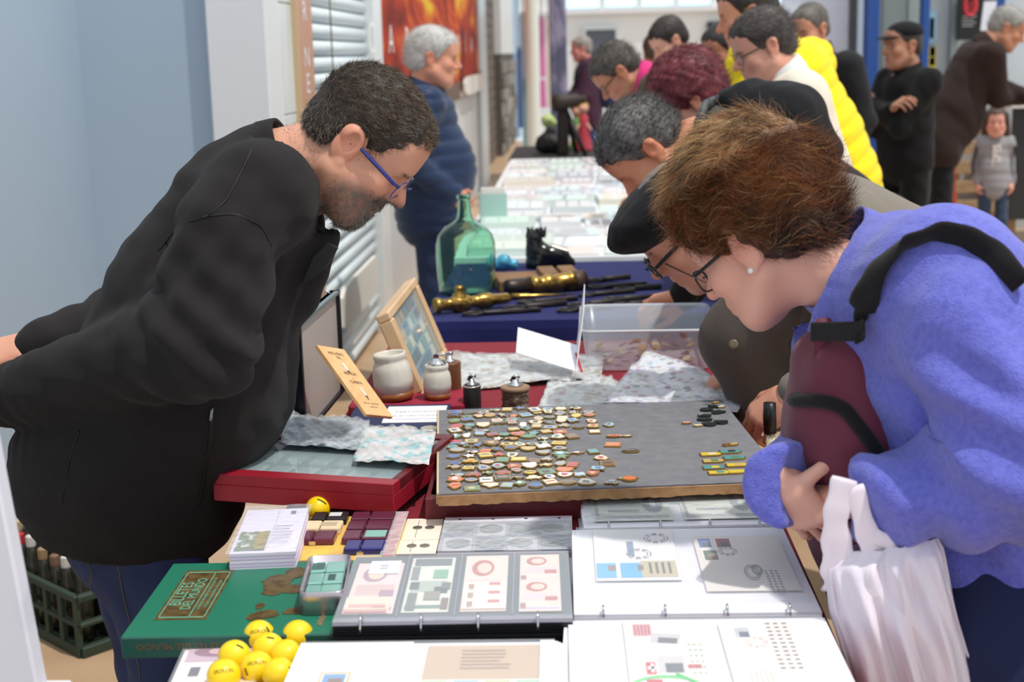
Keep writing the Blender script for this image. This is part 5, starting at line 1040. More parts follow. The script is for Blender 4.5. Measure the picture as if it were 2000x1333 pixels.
cyl_lighter('wooden_lighter', T(880, 772, Zt+.012), .026, .078, M('walnut', (122, 76, 46), .4, var=(20, (96, 58, 34), .4, .7, (1, 1, .2))), 'round walnut table lighter behind the small jar')
cyl_lighter('black_lighter', T(923, 797, Zt+.012), .028, .052, M('black_leather', (34, 36, 34), .5), 'black leather oval table lighter with bright rim', .7); b = T(923, 797, Zt+.012)
V, F = lathe(b+A(0, 0, .050), (0, 0, 1), [(.0285, 0), (.0290, .003), (.0275, .0035), (.025, .001)], 26, sc=.7); mk('bright_rim', V, F, M('pale_steel', (226, 226, 220), .2, metal=.7), bpy.data.objects['black_lighter'], True)
cyl_lighter('log_lighter', T(1007, 797, Zt+.012), .031, .050, M('bark', (96, 76, 62), .9, bump=(120, 1, .006), var=(60, (150, 128, 110), .5, .65)), 'bark covered log table lighter with metal striker', 1, None, True)
R = Rect([(900, 812), (1052, 806), (1054, 794), (905, 798)], Zt+.03); bx('lighter_tray', R.box(-.03, 0, c=.002), flat((24, 28, 50), .4), label='low dark navy tray edge in front of the black and log lighters', cat='tray')
# --- plastic sheets of pins
mpn = M('pin_print', (226, 224, 232), .25, coat=.6); nt = mpn.node_tree; b = nt.nodes['Principled BSDF']; tc = nt.nodes.new('ShaderNodeTexCoord'); vo = nt.nodes.new('ShaderNodeTexVoronoi'); vo.inputs['Scale'].default_value = 48; nt.links.new(tc.outputs['Object'], vo.inputs['Vector'])
hs = nt.nodes.new('ShaderNodeHueSaturation'); hs.inputs['Saturation'].default_value = .55; hs.inputs['Value'].default_value = .7; nt.links.new(vo.outputs['Color'], hs.inputs['Color']); lt = nt.nodes.new('ShaderNodeMath'); lt.operation = 'LESS_THAN'; lt.inputs[1].default_value = .40; nt.links.new(vo.outputs['Distance'], lt.inputs[0]); mx = nt.nodes.new('ShaderNodeMix'); mx.data_type = 'RGBA'; mx.inputs[6].default_value = (*lin((228, 226, 236)), 1); nt.links.new(lt.outputs[0], mx.inputs[0]); nt.links.new(hs.outputs[0], mx.inputs[7]); nt.links.new(mx.outputs[2], b.inputs['Base Color'])
def psheet(name, pts, z, amp, seed, m, label, cat, zf=None, nu=26, nv=18, over=True):
    q = [T(x, y, z+(zf[i] if zf else 0)) for i, (x, y) in enumerate(pts)]; rg = np.random.default_rng(seed); ph = rg.uniform(0, 6.28, 8)
    def f(u, v, dz=0):
        p = (q[0]*(1-u)+q[1]*u)*(1-v)+(q[3]*(1-u)+q[2]*u)*v; w = amp*(math.sin(9*u+5*v+ph[0])*.5+math.sin(17*v-6*u+ph[1])*.35+math.sin(31*u+23*v+ph[2])*.22+math.sin(47*u-39*v+ph[3])*.15+1.1); return p+A(0, 0, w+dz)
    o = thing(name, (q[0]+q[1]+q[2]+q[3])/4, label, cat); V, F = sheet(f, nu, nv, .0008); mk('printed_sheet', V, F, m, o, True)
    if over: V, F = sheet(lambda u, v: f(u, v, .003+.002*math.sin(40*u+30*v)), nu*2, nv*2); mk('plastic_cover', V, F, PLAST2, o, True)
mp2 = M('pin_bag_print', (196, 200, 200), .3, var=(46, (150, 120, 84), .5, .58), coat=.5)
psheet('pin_sheet', [(890, 765), (1175, 742), (1180, 700), (870, 694)], Zt+.004, .006, 1, mp2, 'crinkled plastic sheet of gold pins behind the log lighter', 'pin sheet')
psheet('pin_sheet', [(1050, 806), (1240, 792), (1195, 742), (1070, 752)], Zt+.016, .005, 2, mp2, 'crinkled plastic pin sheet tucked against the far edge of the pin board', 'pin sheet')
psheet('printed_pin_sheet', [(1178, 792), (1440, 812), (1470, 762), (1262, 690)], Zt+.035, .006, 4, mpn, 'white plastic sheet printed with many small pins, lifted by the man in the beret', 'pin sheet', zf=(0, 0, .02, .04))
for k, (pts, z, lb) in enumerate((([(545, 872), (712, 882), (722, 826), (566, 812)], Zt+.076, 'clear plastic bag of dark badges on the red display case'), ([(690, 902), (838, 912), (852, 846), (712, 836)], Zt+.078, 'clear plastic bag of pastel coloured stickers on the red display case'))):
    psheet('sticker_bag', pts, z, .004, 6+k, M('bag_print%d' % k, ((156, 166, 176), (222, 214, 212))[k], .3, var=(38, ((84, 96, 110), (110, 190, 196))[k], .52, .6), coat=.5), lb, 'bag')
# --- clear plastic tub and white card
R = Rect([(1140, 728), (1385, 722), (1380, 668), (1145, 672)], Zt+.004); o = thing('plastic_tub', R.at(.5, .5, 0), 'translucent plastic tub of loose coins behind the printed pin sheet', 'tub'); TUB = M('tub_plastic', (206, 214, 224), .25, alpha=.42, spec=.6)
g = G(); hT = .105; fl = 1.06
def ring(sc_, h, r=.03, n=6):
    w, d = R.w/2*sc_, R.d/2*sc_; out = []
    for cx, cy, a0 in ((w-r, -d+r, -90), (w-r, d-r, 0), (-w+r, d-r, 90), (-w+r, -d+r, 180)): out += [R.at(.5, .5)+R.ex*(cx+r*math.cos(math.radians(a0+t*90/n)))+R.ey*(cy+r*math.sin(math.radians(a0+t*90/n)))+A(0, 0, h) for t in range(n+1)]
    return out
rr = [ring(.94, 0), ring(.96, .004), ring(1.04, hT), ring(1.07, hT+.001), ring(1.07, hT-.008)]; n = len(rr[0]); V = sum(rr, []); F = [tuple(range(n-1, -1, -1))]+[(i*n+j, i*n+(j+1) % n, (i+1)*n+(j+1) % n, (i+1)*n+j) for i in range(4) for j in range(n)]; mk('tub_body', V, F, TUB, o, True)
V, F = tube(ring(1.07, hT-.003), .003, 8, closed=True); mk('rim', V, F, M('tub_rim', (226, 230, 236), .25, alpha=.75), o, True)
rg = random.Random(9)
for k in range(46):
    p = R.at(.10+.8*rg.random(), .14+.72*rg.random(), .006+.028*rg.random()); c = rg.choice([(190, 160, 120), (170, 168, 160), (150, 110, 80), (206, 190, 150)]); V, F = lathe(p, (rg.uniform(-.5, .5), rg.uniform(-.5, .5), 1), [(.011, 0), (.011, .002)], 12); mk('coin', V, F, M('tubcoin_%d' % c[0], c, .35, metal=.7), label={190: 'copper gold', 170: 'dull silver', 150: 'brown copper', 206: 'pale brass'}[c[0]]+' coin lying loose in the plastic tub', cat='coin', group='loose coins in the plastic tub')
a, b, c, d = P(1008, 690, 3.42), P(1128, 728, 3.30), P(1118, 686, 3.46), P(1012, 641, 3.55); V, F = boxv(a, b-a, d-a, nrm(np.cross(b-a, d-a))*.002); o = thing('folded_card', (a+b)/2, 'white folded card propped open against the plastic tub', 'card'); mk('front_leaf', V, F, flat((232, 232, 240), .6), o)
V, F = boxv(P(1124, 728, 3.30), P(1139, 610, 3.40)-P(1124, 728, 3.30), P(1141, 668, 3.5)-P(1139, 728, 3.33), A(.002, 0, 0)); mk('standing_leaf', V, F, flat((222, 222, 228), .6), o)
V, F = boxv(a+(b-a)*.42+(d-a)*.30-nrm(np.cross(b-a, d-a))*.0006, (b-a)*.12, (d-a)*.35, nrm(np.cross(b-a, d-a))*.0004); mk('blue_print', V, F, flat((170, 186, 226)), o); bx('red_spine', boxv(P(1122, 690, 3.36), P(1134, 728, 3.30)-P(1122, 690, 3.36), A(.006, 0, 0), A(0, .004, 0)), flat((176, 40, 56), .5), o)
# --- crate of corked bottles on the floor
CG = M('crate_green', (44, 58, 46), .6); c0 = T(-60, 1170, .0); c1 = T(160, 1287, 0); e1 = nrm((c1-c0)*A(1, 1, 0)); e2 = A(-e1[1], e1[0], 0); Lc, Wc, Hc = .66, .36, .17
oc = c1-e1*Lc; RC = Rect(o=oc, ex=e1, ey=e2, w=Lc, d=Wc); o = thing('bottle_crate', RC.at(.5, .5), 'dark green plastic crate packed with corked bottles on the floor behind the man', 'crate')
bx('floor', RC.box(.005, .02), CG, o)
for (u0, v0, u1, v1) in ((0, -.02, 1, .03), (0, .97, 1, 1.02), (-.015, 0, .02, 1), (.98, 0, 1.015, 1)):
    for h0, h1 in ((.155, .175), (.085, .098), (.0, .03)): bx('rail', RC.box(h0, h1, u0, v0, u1, v1, .003), CG, o)
for k in range(9): 
    for v in (-.015, .975): bx('upright', RC.box(0, .165, k/8*.97, v, k/8*.97+.03, v+.04, .002), CG, o)
for k in range(1, 4):
    for u in (-.012, .985): bx('upright', RC.box(0, .165, u, k*.25, u+.025, k*.25+.05, .002), CG, o)
rg = random.Random(2); caps = [((150, 120, 90), 'tan cork'), ((120, 90, 70), 'brown cork'), ((186, 160, 120), 'pale cork'), ((176, 40, 44), 'red capsule'), ((90, 80, 74), 'dark capsule'), ((200, 196, 190), 'white cap'), ((190, 160, 70), 'gold capsule')]
for i in range(9):
    for j in range(5):
        c, nm = rg.choice(caps); p = RC.at(.085+.102*i+.008*rg.uniform(-1, 1), .145+.175*j+.012*rg.uniform(-1, 1), .021); hh = .19+.05*rg.random(); t = thing('bottle', p, 'bottle with %s, %s crate row from the jeans, %s' % (nm, ORD[8-i], ['at front rail', 'behind the front one', 'middle of row', 'before the back one', 'at back rail'][j]), 'bottle', 'bottles in the crate')
        V, F = lathe(p, (0, 0, 1), [(.026, 0), (.027, .01), (.027, hh*.55), (.020, hh*.68), (.012, hh*.75), (.012, hh*.92)], 10); mk('glass', V, F, M('bottle_dark', (40, 38, 30), .25), t, True); V, F = lathe(p+A(0, 0, hh*.90), (0, 0, 1), [(.013, 0), (.0135, .006), (.0135, .028), (.011, .031)], 10); mk('cap', V, F, flat(c, .6), t)
# ================================================================ navy table with old metal things
NX0, NX1, NY0, NY1 = T(838, 604, Zt)[0], .50, 4.14, 5.32
nt_ = thing('navy_table', ((NX0+NX1)/2, 4.7, 0), 'second stall table under a navy blue cloth with keys and brassware', 'table')
bx('top', abox(NX0+.005, NY0+.005, Zt-.035, NX1-.005, NY1-.005, Zt-.003), flat((150, 120, 90), .6), nt_); drape(NX0, NX1, NY0, NY1, Zt, .62, cloth('navy_cloth', (34, 38, 92), sheen=.05), nt_, .02)
for x in (NX0+.08, NX1-.12):
    for y in (NY0+.1, NY1-.14): bx('leg', abox(x, y, 0, x+.04, y+.04, Zt-.03), flat((120, 122, 126), .4), nt_)
# demijohn
b = T(912, 572, Zt+.001); GLS = M('green_glass', (196, 236, 218), .01, trans=1, ior=1.3); o = thing('glass_demijohn', b, 'pale green glass demijohn standing on the navy table', 'demijohn'); r = .099
prof = [(.0, .008), (.05, .004), (.080, 0), (.092, .010), (r*.97, .05), (r, .12), (r*.99, .165), (r*.90, .195), (r*.66, .222), (.040, .236), (.026, .25), (.022, .275), (.0195, .31), (.0195, .312), (.024, .314), (.024, .326), (.017, .327)]
inn = [(x-.004 if x > .006 else 0, h+(.004 if h < .2 else -.002)) for x, h in prof[:-1]][::-1]; V, F = lathe(b, (0, 0, 1), prof+inn, 40); mk('bottle_glass', V, [f for f in F if len(f) == 4], GLS, o, True)
BRS = M('brass', (176, 140, 72), .25, metal=.9, var=(25, (96, 74, 40), .45, .7)); IRON = M('old_iron', (58, 54, 56), .45, metal=.7, var=(30, (80, 66, 58), .5, .7))
def rod(px0, py0, px1, py1, h): return T(px0, py0, Zt+h), T(px1, py1, Zt+h)
a, c = rod(848, 598, 996, 582, .028); d = c-a; o = thing('brass_tap', (a+c)/2-A(0, 0, .028), 'old brass barrel tap with open spout on the navy table edge', 'tap')
L = np.linalg.norm(d); V, F = lathe(a, d, [(.014, .004), (.020, 0), (.024, .004), (.024, .018), (.018, .024), (.019, L*.22), (.026, L*.26), (.028, L*.34), (.024, L*.44), (.018, L*.48), (.020, L*.56), (.024, L*.60), (.024, L*.72), (.018, L*.78), (.017, L*.96), (.011, L)], 20); mk('tap_body', V, F, BRS, o, True)
m_ = a+d*.33; V, F = lathe(m_-A(0, 0, .028), (0, 0, 1), [(.020, 0), (.024, .02), (.022, .055), (.012, .062), (.016, .072), (.012, .082), (0, .084)], 18); mk('tap_key', V, F, BRS, o, True)
a, c = rod(998, 580, 1122, 575, .010); o = mk('brass_spike', *tube([a, a+(c-a)*.15, a+(c-a)*.3, c], [.013, .010, .007, .002], 12), BRS, smooth=True, label='long tapering brass spike beside the barrel tap', cat='spike')
a, c = rod(988, 562, 1140, 547, .032); d = c-a; L = np.linalg.norm(d); o = thing('brass_nozzle', (a+c)/2-A(0, 0, .032), 'heavy brass and dark iron hose nozzle in the middle of the navy table', 'nozzle'); V, F = lathe(a, d, [(.022, 0), (.026, .01), (.026, L*.30)], 20); mk('iron_sleeve', V, F, IRON, o, True); V, F = lathe(a+d*.30, d, [(.030, 0), (.031, L*.08), (.024, L*.12), (.026, L*.16), (.032, L*.2), (.032, L*.24), (.028, L*.3), (.031, L*.48), (.034, L*.5), (.034, L*.55)], 20); mk('brass_barrel', V, F, BRS, o, True); V, F = lathe(a+d*.85, d, [(.031, 0), (.034, L*.03), (.034, L*.15)], 20); mk('end_ring', V, F, flat((74, 52, 40), .5), o, True)
R = Rect([(968, 548), (1132, 538), (1128, 521), (970, 530)], Zt+.045); o = thing('wooden_block', R.at(.5, .5, -.045), 'long brown wooden moulding block behind the brass nozzle', 'block'); bx('base', R.box(-.045, -.006, c=.004), M('old_wood', (134, 98, 62), .6, var=(14, (110, 78, 46), .4, .7)), o)
for u in (.52, .76): bx('raised_step', R.box(-.006, .012, u, .1, u+.2, .9, .003), M('old_wood'), o)
keys = [(905, 614, 1056, 605), (984, 603, 1106, 592), (1012, 591, 1128, 583), (1090, 607, 1196, 600), (1110, 598, 1250, 584), (1132, 577, 1240, 568), (1150, 562, 1262, 554), (1140, 549, 1230, 541), (1200, 596, 1285, 589), (1180, 585, 1290, 578), (1200, 566, 1290, 560), (1010, 574, 1100, 567)]
kl = ['longest iron key at the front edge of the navy table', 'thick iron key behind the longest key', 'reddish iron key beside the brass spike', 'flat iron key with short bow at the cloth edge', 'slim iron key lying across the middle right', 'iron key with wide round bow near the nozzle end', 'long iron key nearest the hands of the grey haired man', 'bright edged iron key at the back of the key row', 'short iron key under the hands of the grey haired man', 'thin iron key between the two longest right keys', 'small pale iron key by the grey haired man', 'thin dark iron key below the brass nozzle']
for k, (x0, y0, x1, y1) in enumerate(keys):
    a, c = rod(x0, y0, x1, y1, .008); d = nrm(c-a); s = A(-d[1], d[0], 0); o = thing('old_key', (a+c)/2-A(0, 0, .008), kl[k], 'key', 'old iron keys on the navy table'); rb = .022+.004*math.sin(k*2.1)
    mk('bow', *tube([a+d*rb*1.3*(1-math.cos(t))+s*rb*math.sin(t) for t in np.linspace(0, 2*math.pi, 18, endpoint=False)], .0048, 8, closed=True), IRON, o, True); mk('shank', *tube([a+d*rb*2.6, a+d*rb*3.0, c], [.007, .008+.003*(k % 3 == 1), .007+.003*(k % 3 == 1)], 10), IRON, o, True); V, F = boxv(c-d*.03-A(0, 0, .004), d*.026, s*.03, (0, 0, .008), .001); mk('bit', V, F, IRON, o)
b = T(1050, 524, Zt); o = thing('black_figurine', b, 'glossy black ornate figurine beside the wooden block', 'figurine'); GB_ = M('black_gloss', (20, 22, 24), .15)
V, F = isurf([C_(b+A(0, 0, .02), b+A(0, 0, .06), .045, .035, .02), C_(b+A(-.01, 0, .07), b+A(-.01, 0, .11), .032, .028, .02), C_(b+A(.03, 0, .05), b+A(.09, .0, .045), .035, .028, .02), C_(b+A(.06, 0, .02), b+A(.12, 0, .018), .02, .02, .02)]+[C_(b+A(-.03+.014*i, .01*math.sin(i*2), .12), b+A(-.032+.016*i, .012*math.sin(i*2), .15), .009, .005, .01) for i in range(5)], .005, lambda X, Y, Z, D: np.maximum(D, Zt-Z+0*X+0*Y), lambda V, N: .002*snoise(V, 90, 5), 1); mk('figure_body', V, F, GB_, o, True)
V, F = boxv(b+A(.05, -.02, .075), A(.06, 0, -.02), A(0, .05, 0), A(.003, 0, .012), .002); mk('silver_plate', V, F, M('old_silver'), o)
b = T(985, 528, Zt); o = thing('glass_ornament', b, 'small blue glass ornament between the demijohn and the figurine', 'ornament'); V, F = isurf([S_(b+A(0, 0, .03), .03, .01), S_(b+A(.035, 0, .02), .02, .01), S_(b+A(-.03, 0, .022), .022, .01)], .005, None, lambda V, N: .003*snoise(V, 80, 4), 1); mk('ornament_glass', V, F, M('blue_glass', (90, 170, 200), .08, metal=.3), o, True)
# ================================================================ long white paper table
WX0, WX1, WY0, WY1 = T(905, 470, Zt)[0], .45, 5.44, 10.7
wt = thing('paper_table', ((WX0+WX1)/2, 8, 0), 'long white covered table with rows of stamps and papers running into the hall', 'table'); bx('top', abox(WX0+.005, WY0+.005, Zt-.035, WX1-.005, WY1-.005, Zt-.003), flat((150, 120, 90), .6), wt); drape(WX0, WX1, WY0, WY1, Zt, .66, cloth('white_cloth', (214, 216, 220), sheen=.05), wt, .02)
for x in (WX0+.08, WX1-.12):
    for y in (WY0+.1, 7.2, 9, WY1-.14): bx('leg', abox(x, y, 0, x+.04, y+.04, Zt-.03), flat((120, 122, 126), .4), wt)
rg = random.Random(21); tn = [((240, 242, 246), 'white'), ((226, 234, 240), 'pale blue'), ((238, 230, 216), 'cream'), ((222, 238, 230), 'pale mint'), ((236, 226, 226), 'pale pink'), ((214, 218, 224), 'grey white')]
inks = [((176, 196, 214), 'blue'), ((206, 176, 160), 'brown'), ((170, 206, 190), 'green'), ((196, 190, 200), 'lilac'), ((120, 120, 124), 'dark')]
y = WY0+.05; row = 0
while y < WY1-.3:
    dd = .24+.12*rg.random(); x = WX0+.04+.03*rg.random(); c = 0
    while x < WX1-.15:
        w = min(WX1-.03-x, .20+.16*rg.random()); (tc_, tnm), (ic, inm) = rg.choice(tn), rg.choice(inks); an = rg.uniform(-.05, .05); th = rg.choice([.004, .008, .02, .03]); Rr = Rect(o=A(x, y, Zt+.001), ex=A(math.cos(an), math.sin(an), 0), ey=A(-math.sin(an), math.cos(an), 0), w=w-.025, d=dd-.03)
        pr_ = ['nearest the navy table', 'beside the mint card box', 'mid table', 'past the table middle', 'at the far end'][min(4, int((y-WY0)/1.1))]
        lab = '%s %s with %s print, %s column, %s' % (tnm, 'stamp album' if th > .01 else 'stamp sheet', inm, ['wall side', 'second', 'third', 'fourth', 'fifth'][min(c, 4)], pr_); o = thing('stamp_album' if th > .01 else 'stamp_sheet', Rr.at(.5, .5), lab, 'album' if th > .01 else 'stamp sheet', 'paper goods on the long table'); bx('page', Rr.box(0, th, c=.0006), M('page_%d_%d' % (tc_[0], tc_[1]), tc_, .25, coat=.5), o)
        nc = rg.choice([2, 3, 4])
        for i in range(nc):
            for j in range(2): bx('stamp_block', Rr.box(th, th+.0006, .08+i*.86/nc, .10+.42*j, .08+(i+.8)*.86/nc, .46+.42*j), flat(tuple(int(.74*p_+.26*q_) for p_, q_ in zip(tc_, ic)), .5), o)
        x += w; c += 1
    y += dd; row += 1
R = Rect([(933, 425), (986, 423), (990, 408), (940, 410)], Zt+.03); R.d = .14; o = thing('card_box', R.at(.5, .5, -.03), 'pale mint cardboard box filled with white index cards', 'box'); hb = .125; MT = flat((176, 212, 206), .6); bx('floor', R.box(-.028, -.02), MT, o)
for (u0, v0, u1, v1) in ((0, 0, 1, .03), (0, .97, 1, 1), (0, .03, .03, .97), (.97, .03, 1, .97)): bx('side', R.box(-.028, hb-.02, u0, v0, u1, v1), MT, o)
for k in range(9): bx('index_card', boxv(R.at(.06, .08+.095*k, -.018), R.ex*R.w*.88, R.ey*.006, A(0, .01*math.sin(k), hb+.012*math.sin(k*1.7)+.01)), flat((238, 236, 232), .7), o)
# far end: dark table with viewer on tripod, dolls
FX0, FX1 = T(1005, 312, Zt)[0]-.05, .40
ot = thing('dark_table', ((FX0+FX1)/2, 11.3, 0), 'black covered table at the far end of the paper table', 'table'); bx('top', abox(FX0, 10.8, Zt-.04, FX1, 12.2, Zt, .004), flat((26, 26, 28), .7), ot)
for x in (FX0+.05, FX1-.1):
    for y in (10.86, 12.1): bx('leg', abox(x, y, 0, x+.04, y+.04, Zt-.04), flat((40, 40, 42), .5), ot)
b = T(1105, 300, Zt); b[1] = 11.0; b = A(P(1100, 250, 11.0)[0], 11.0, Zt); zz_ = P(1100, 215, 11.0)[2]; BKB = M('dark_leather', (48, 38, 32), .6); o = thing('tripod_viewer', b, 'old dark brown viewer on a black wooden tripod', 'viewer')
for dx, dy in ((-.04, .0), (.17, -.12), (.10, .16)): V, F = tube([A(b[0]+.02, b[1], zz_), A(b[0]+dx, b[1]+dy, Zt)], [.024, .016], 10); mk('leg', V, F, flat((26, 24, 24), .5), o, True)
V, F = lathe(A(b[0]-.08, b[1], zz_+.05), (1, -.15, .12), [(.040, 0), (.065, .01), (.070, .08), (.055, .1), (.05, .2), (.035, .21), (.03, .26)], 18); mk('barrel', V, F, BKB, o, True); V, F = boxv(A(b[0]-.05, b[1]-.05, Zt+.002), A(.09, 0, 0), A(0, .1, 0), A(.01, 0, zz_-Zt+.0), .015); mk('cloth_wrap', V, F, flat((34, 28, 26), .9), o)
bgp = A(P(1068, 280, 11.2)[0], 11.25, Zt); V, F = isurf([C_(bgp+A(-.02, 0, .07), bgp+A(.05, 0, .07), .07, .08, .03), C_(bgp+A(0, 0, .1), bgp+A(.03, 0, .17), .06, .04, .03)], .012, lambda X, Y, Z, D: np.maximum(D, Zt+.001-Z+0*X+0*Y), wrinkle(.006, 20), 1); mk('black_bag', V, F, flat((22, 22, 24), .6), smooth=True, label='soft black bag beside the tripod viewer', cat='bag')
for k, (px, py, rgb, hairc, lb) in enumerate(((1139, 205, (196, 70, 84), (190, 150, 90), 'blonde doll in a dark red dress beside the tripod viewer'), (1128, 212, (120, 190, 110), (160, 110, 70), 'small doll in a green dress beside the tripod viewer'))):
    c = P(px, py, 11.5+.15*k); b = A(c[0], c[1], Zt); hh = max(.2, c[2]-Zt); o = thing('doll', b, lb, 'doll'); V, F = lathe(b, (0, 0, 1), [(.075, 0), (.07, .02), (.035, hh*.55), (.04, hh*.72), (.015, hh*.82)], 16); mk('dress', V, F, flat(rgb, .8), o, True); V, F = isurf([S_(b+A(0, 0, hh*.92), .04), C_(b+A(0, 0, hh*.7), b+A(0, 0, hh*.9), .014, .014), C_(b+A(0, 0, hh*.7), b+A(-.06, -.03, hh*.45), .014, .011), C_(b+A(0, 0, hh*.7), b+A(.06, -.03, hh*.45), .014, .011)], .008, None, None, 1); mk('doll_body', V, F, flat((226, 176, 156), .5), o, True); V, F = ball(b+A(0, .012, hh*.95), .045, 12, 8); mk('doll_hair', V, F, flat(hairc, .7), o, True)
c = P(1070, 238, 11.6); V, F = isurf([S_(A(c[0], c[1], Zt+.24), .055, .02), S_(A(c[0]+.04, c[1], Zt+.22), .04, .02), C_(A(c[0], c[1], Zt+.01), A(c[0], c[1], Zt+.2), .05, .02, .02)], .010, lambda X, Y, Z, D: np.maximum(D, Zt+.001-Z+0*X+0*Y), lambda V, N: .008*snoise(V, 50, 5), 1); mk('green_plant', V, F, flat((176, 200, 130), .7), smooth=True, label='pale green ornamental plant behind the black bag', cat='plant')
# ================================================================ people
from mathutils.bvhtree import BVHTree
def bvh(V, F): return BVHTree.FromPolygons([tuple(v) for v in V], [tuple(int(i) for i in f) for f in F])
def hit(tree, px, py, off=.0):
    d = nrm(ray(px, py)); r = tree.ray_cast(Vector(CC), Vector(d))
    if r[0] is None: return None
    n = np.array(r[1]); n = n if np.dot(n, d) < 0 else -n; return np.array(r[0])+n*off
def trail(tree, pts, off, m=6):
    out = []
    for (a, b), (c, d) in zip(pts, pts[1:]):
        for k in range(m):
            h_ = hit(tree, a+(c-a)*k/m, b+(d-b)*k/m, off)
            if h_ is not None: out.append(h_)
    h_ = hit(tree, *pts[-1], off)
    if h_ is not None: out.append(h_)
    for _ in range(2): out = [out[0]]+[(out[i-1]+2*out[i]+out[i+1])/4 for i in range(1, len(out)-1)]+[out[-1]]
    return out
# ---------------------------------------------------------------- man in the black fleece
def seller():
    YM = 2.50; KS = YM/2.30; q = lambda x, y, Y=2.30: P(x, y, Y+.20); C_ = lambda a, b, ra, rb, *k, **kw: globals()['C_'](a, b, ra*KS, rb*KS, *k, **kw); yx = A(0, 1, 0)
    root = thing('person', (q(250, 1000)[0], YM, 0), 'man in black fleece and blue glasses leaning over the table, hands behind his back', 'person')
    h = HF(q(706, 280, 2.28), -3, 46, 0, .975)
    nb = q(560, 345)
    hv = isurf(head_prims(h, nb, .008, .060, 1.0, 1.08)+[C_(q(600, 330), nb, .072, .080, .03)], .0026, None, None, 1)
    parts = [(*hv, skin_col(h, hv[0], (214, 158, 132), ((58, 46, 40), .8), brow=(52, 42, 36)))]
    nS, nE, nW = q(462, 455, 2.07), q(392, 668, 2.01), q(0, 770, 2.17); fS, fE, fW = q(520, 440, 2.50), q(230, 640, 2.60), q(75, 672, 2.36)
    parts.append(hand_mesh(hand_prims(fW+A(-.01, 0, -.002), (-1, -.10, -.22), (-.1, -.5, 1), 1, (25, 28, 30, 34)), .003, (214, 158, 132)))
    parts.append(hand_mesh(hand_prims(nW+A(-.02, 0, -.01), (-1, .25, -.25), (-.2, -1, .2), 1, (40, 44, 46, 50)), .003, (214, 158, 132)))
    hipn, hipf = q(240, 1020, 2.20), q(240, 1020, 2.41)
    core = [C_(nb, q(470, 430), .06, .10, .03), C_(q(470, 430), q(350, 760), .10, .13, .04, yx, 1.3), C_(q(350, 760), q(265, 960), .12, .085, .04, yx, 1.1), C_(nS, nE, .05, .045), C_(nE, nW, .045, .03), C_(fS, fE, .05, .04), C_(fE, fW, .04, .028)]
    legs = []
    for hp, y in ((hipn+A(0, .03, 0), 2.42), (hipf-A(0, .03, 0), 2.60)):
        hp = hp+A(.03, 0, 0); an = A(hp[0]+.03, y, .09); kn = (hp+an)/2+A(.03, 0, 0); legs.append((hp, kn, an)); core += [C_(hp, kn, .060, .055), C_(kn, an, .055, .04)]
    cv = isurf(core, .013, None, None, 0); parts.append((*cv, np.tile(lin((214, 158, 132)), (len(cv[0]), 1))))
    V, F, C = join(parts); mk('body', V, F, SKIN(), root, True, col=C)
    FL = M('black_fleece', (38, 35, 36), .95, wave=(230, .35, 'DIAGONAL'), sheen=.05, spec=.2)
    J = [C_(q(478, 408), q(400, 590), .112, .150, .05, yx, 1.45), C_(q(400, 590), q(352, 745), .150, .172, .05, yx, 1.25), C_(q(352, 745), q(262, 900), .172, .178, .05, yx, 1.2), C_(q(262, 900), q(210, 975), .175, .150, .05, yx, 1.2), C_(q(262, 900), q(330, 985), .150, .110, .05, yx, 1.35), C_(q(150, 900), q(175, 960), .10, .085, .05, yx, 1.6),
         C_(q(505, 385, 2.13), q(535, 380, 2.47), .09, .085, .05), C_(nb, q(490, 420), .09, .10, .05), E_(q(400, 730), A(.135, .17, .17), None, .06),
         C_(q(615, 470), q(570, 560), .035, .05, .05), C_(nS+A(-.012, 0, 0), nE, .080, .080, .03), C_(nE, nW+A(.02, 0, 0), .082, .052, .03), C_(fS, fE, .08, .07, .03), C_(fE, fW, .065, .042, .03)]
    def dsp(V, N):
        d = .0055*snoise(V, 9, 5)+.0032*snoise(V, 22, 5, 5)
        e = np.linalg.norm(V-nE, axis=1); d += .010*np.exp(-(e/.13)**2)*np.sin((V @ nrm(nE-nS+.4*(nW-nE)))*95+2*snoise(V, 12, 3))
        s = np.linalg.norm(V-(nS+A(-.05, 0, -.06)), axis=1); d += .009*np.exp(-(s/.12)**2)*np.sin((V @ nrm(A(.8, .1, -.6)))*120)
        w = np.linalg.norm(V-nW, axis=1); d += .004*np.exp(-(w/.09)**2)*np.sin((V @ nrm(nW-nE))*170); return d
    hem = lambda x: np.interp(x, [q(0, 0)[0], q(60, 0)[0], q(400, 0)[0], q(480, 0)[0]], [q(0, 955)[2], q(60, 1012)[2], q(400, 1090)[2], q(480, 1075)[2]])
    def cut(X, Y, Z, D):
        D = np.maximum(D, hem(X)+0*Y-Z+.1*(Y-YM)*0); u = nrm(h.c-nb); qd = (X-nb[0])*u[0]+(Y-nb[1])*u[1]+(Z-nb[2])*u[2]; r2 = np.sqrt((X-nb[0])**2+(Y-nb[1])**2+(Z-nb[2])**2); return np.where(r2 < .125, np.maximum(D, qd-.006), D)
    V, F = isurf(J, .0062, cut, dsp, 1); jk = mk('fleece_jacket', V, F, FL, root, True); tr = bvh(V, F)
    BZ = flat((16, 16, 18), .5)
    pts = trail(tr, [(414, 800), (410, 860), (398, 930), (388, 985)], .001); mk('pocket_zip', *tube(pts, .0028, 8), BZ, jk, True); mk('zip_pull', *tube(trail(tr, [(413, 797), (410, 822)], .003, 3), .003, 8), flat((150, 150, 150), .3, metal=.8), jk, True)
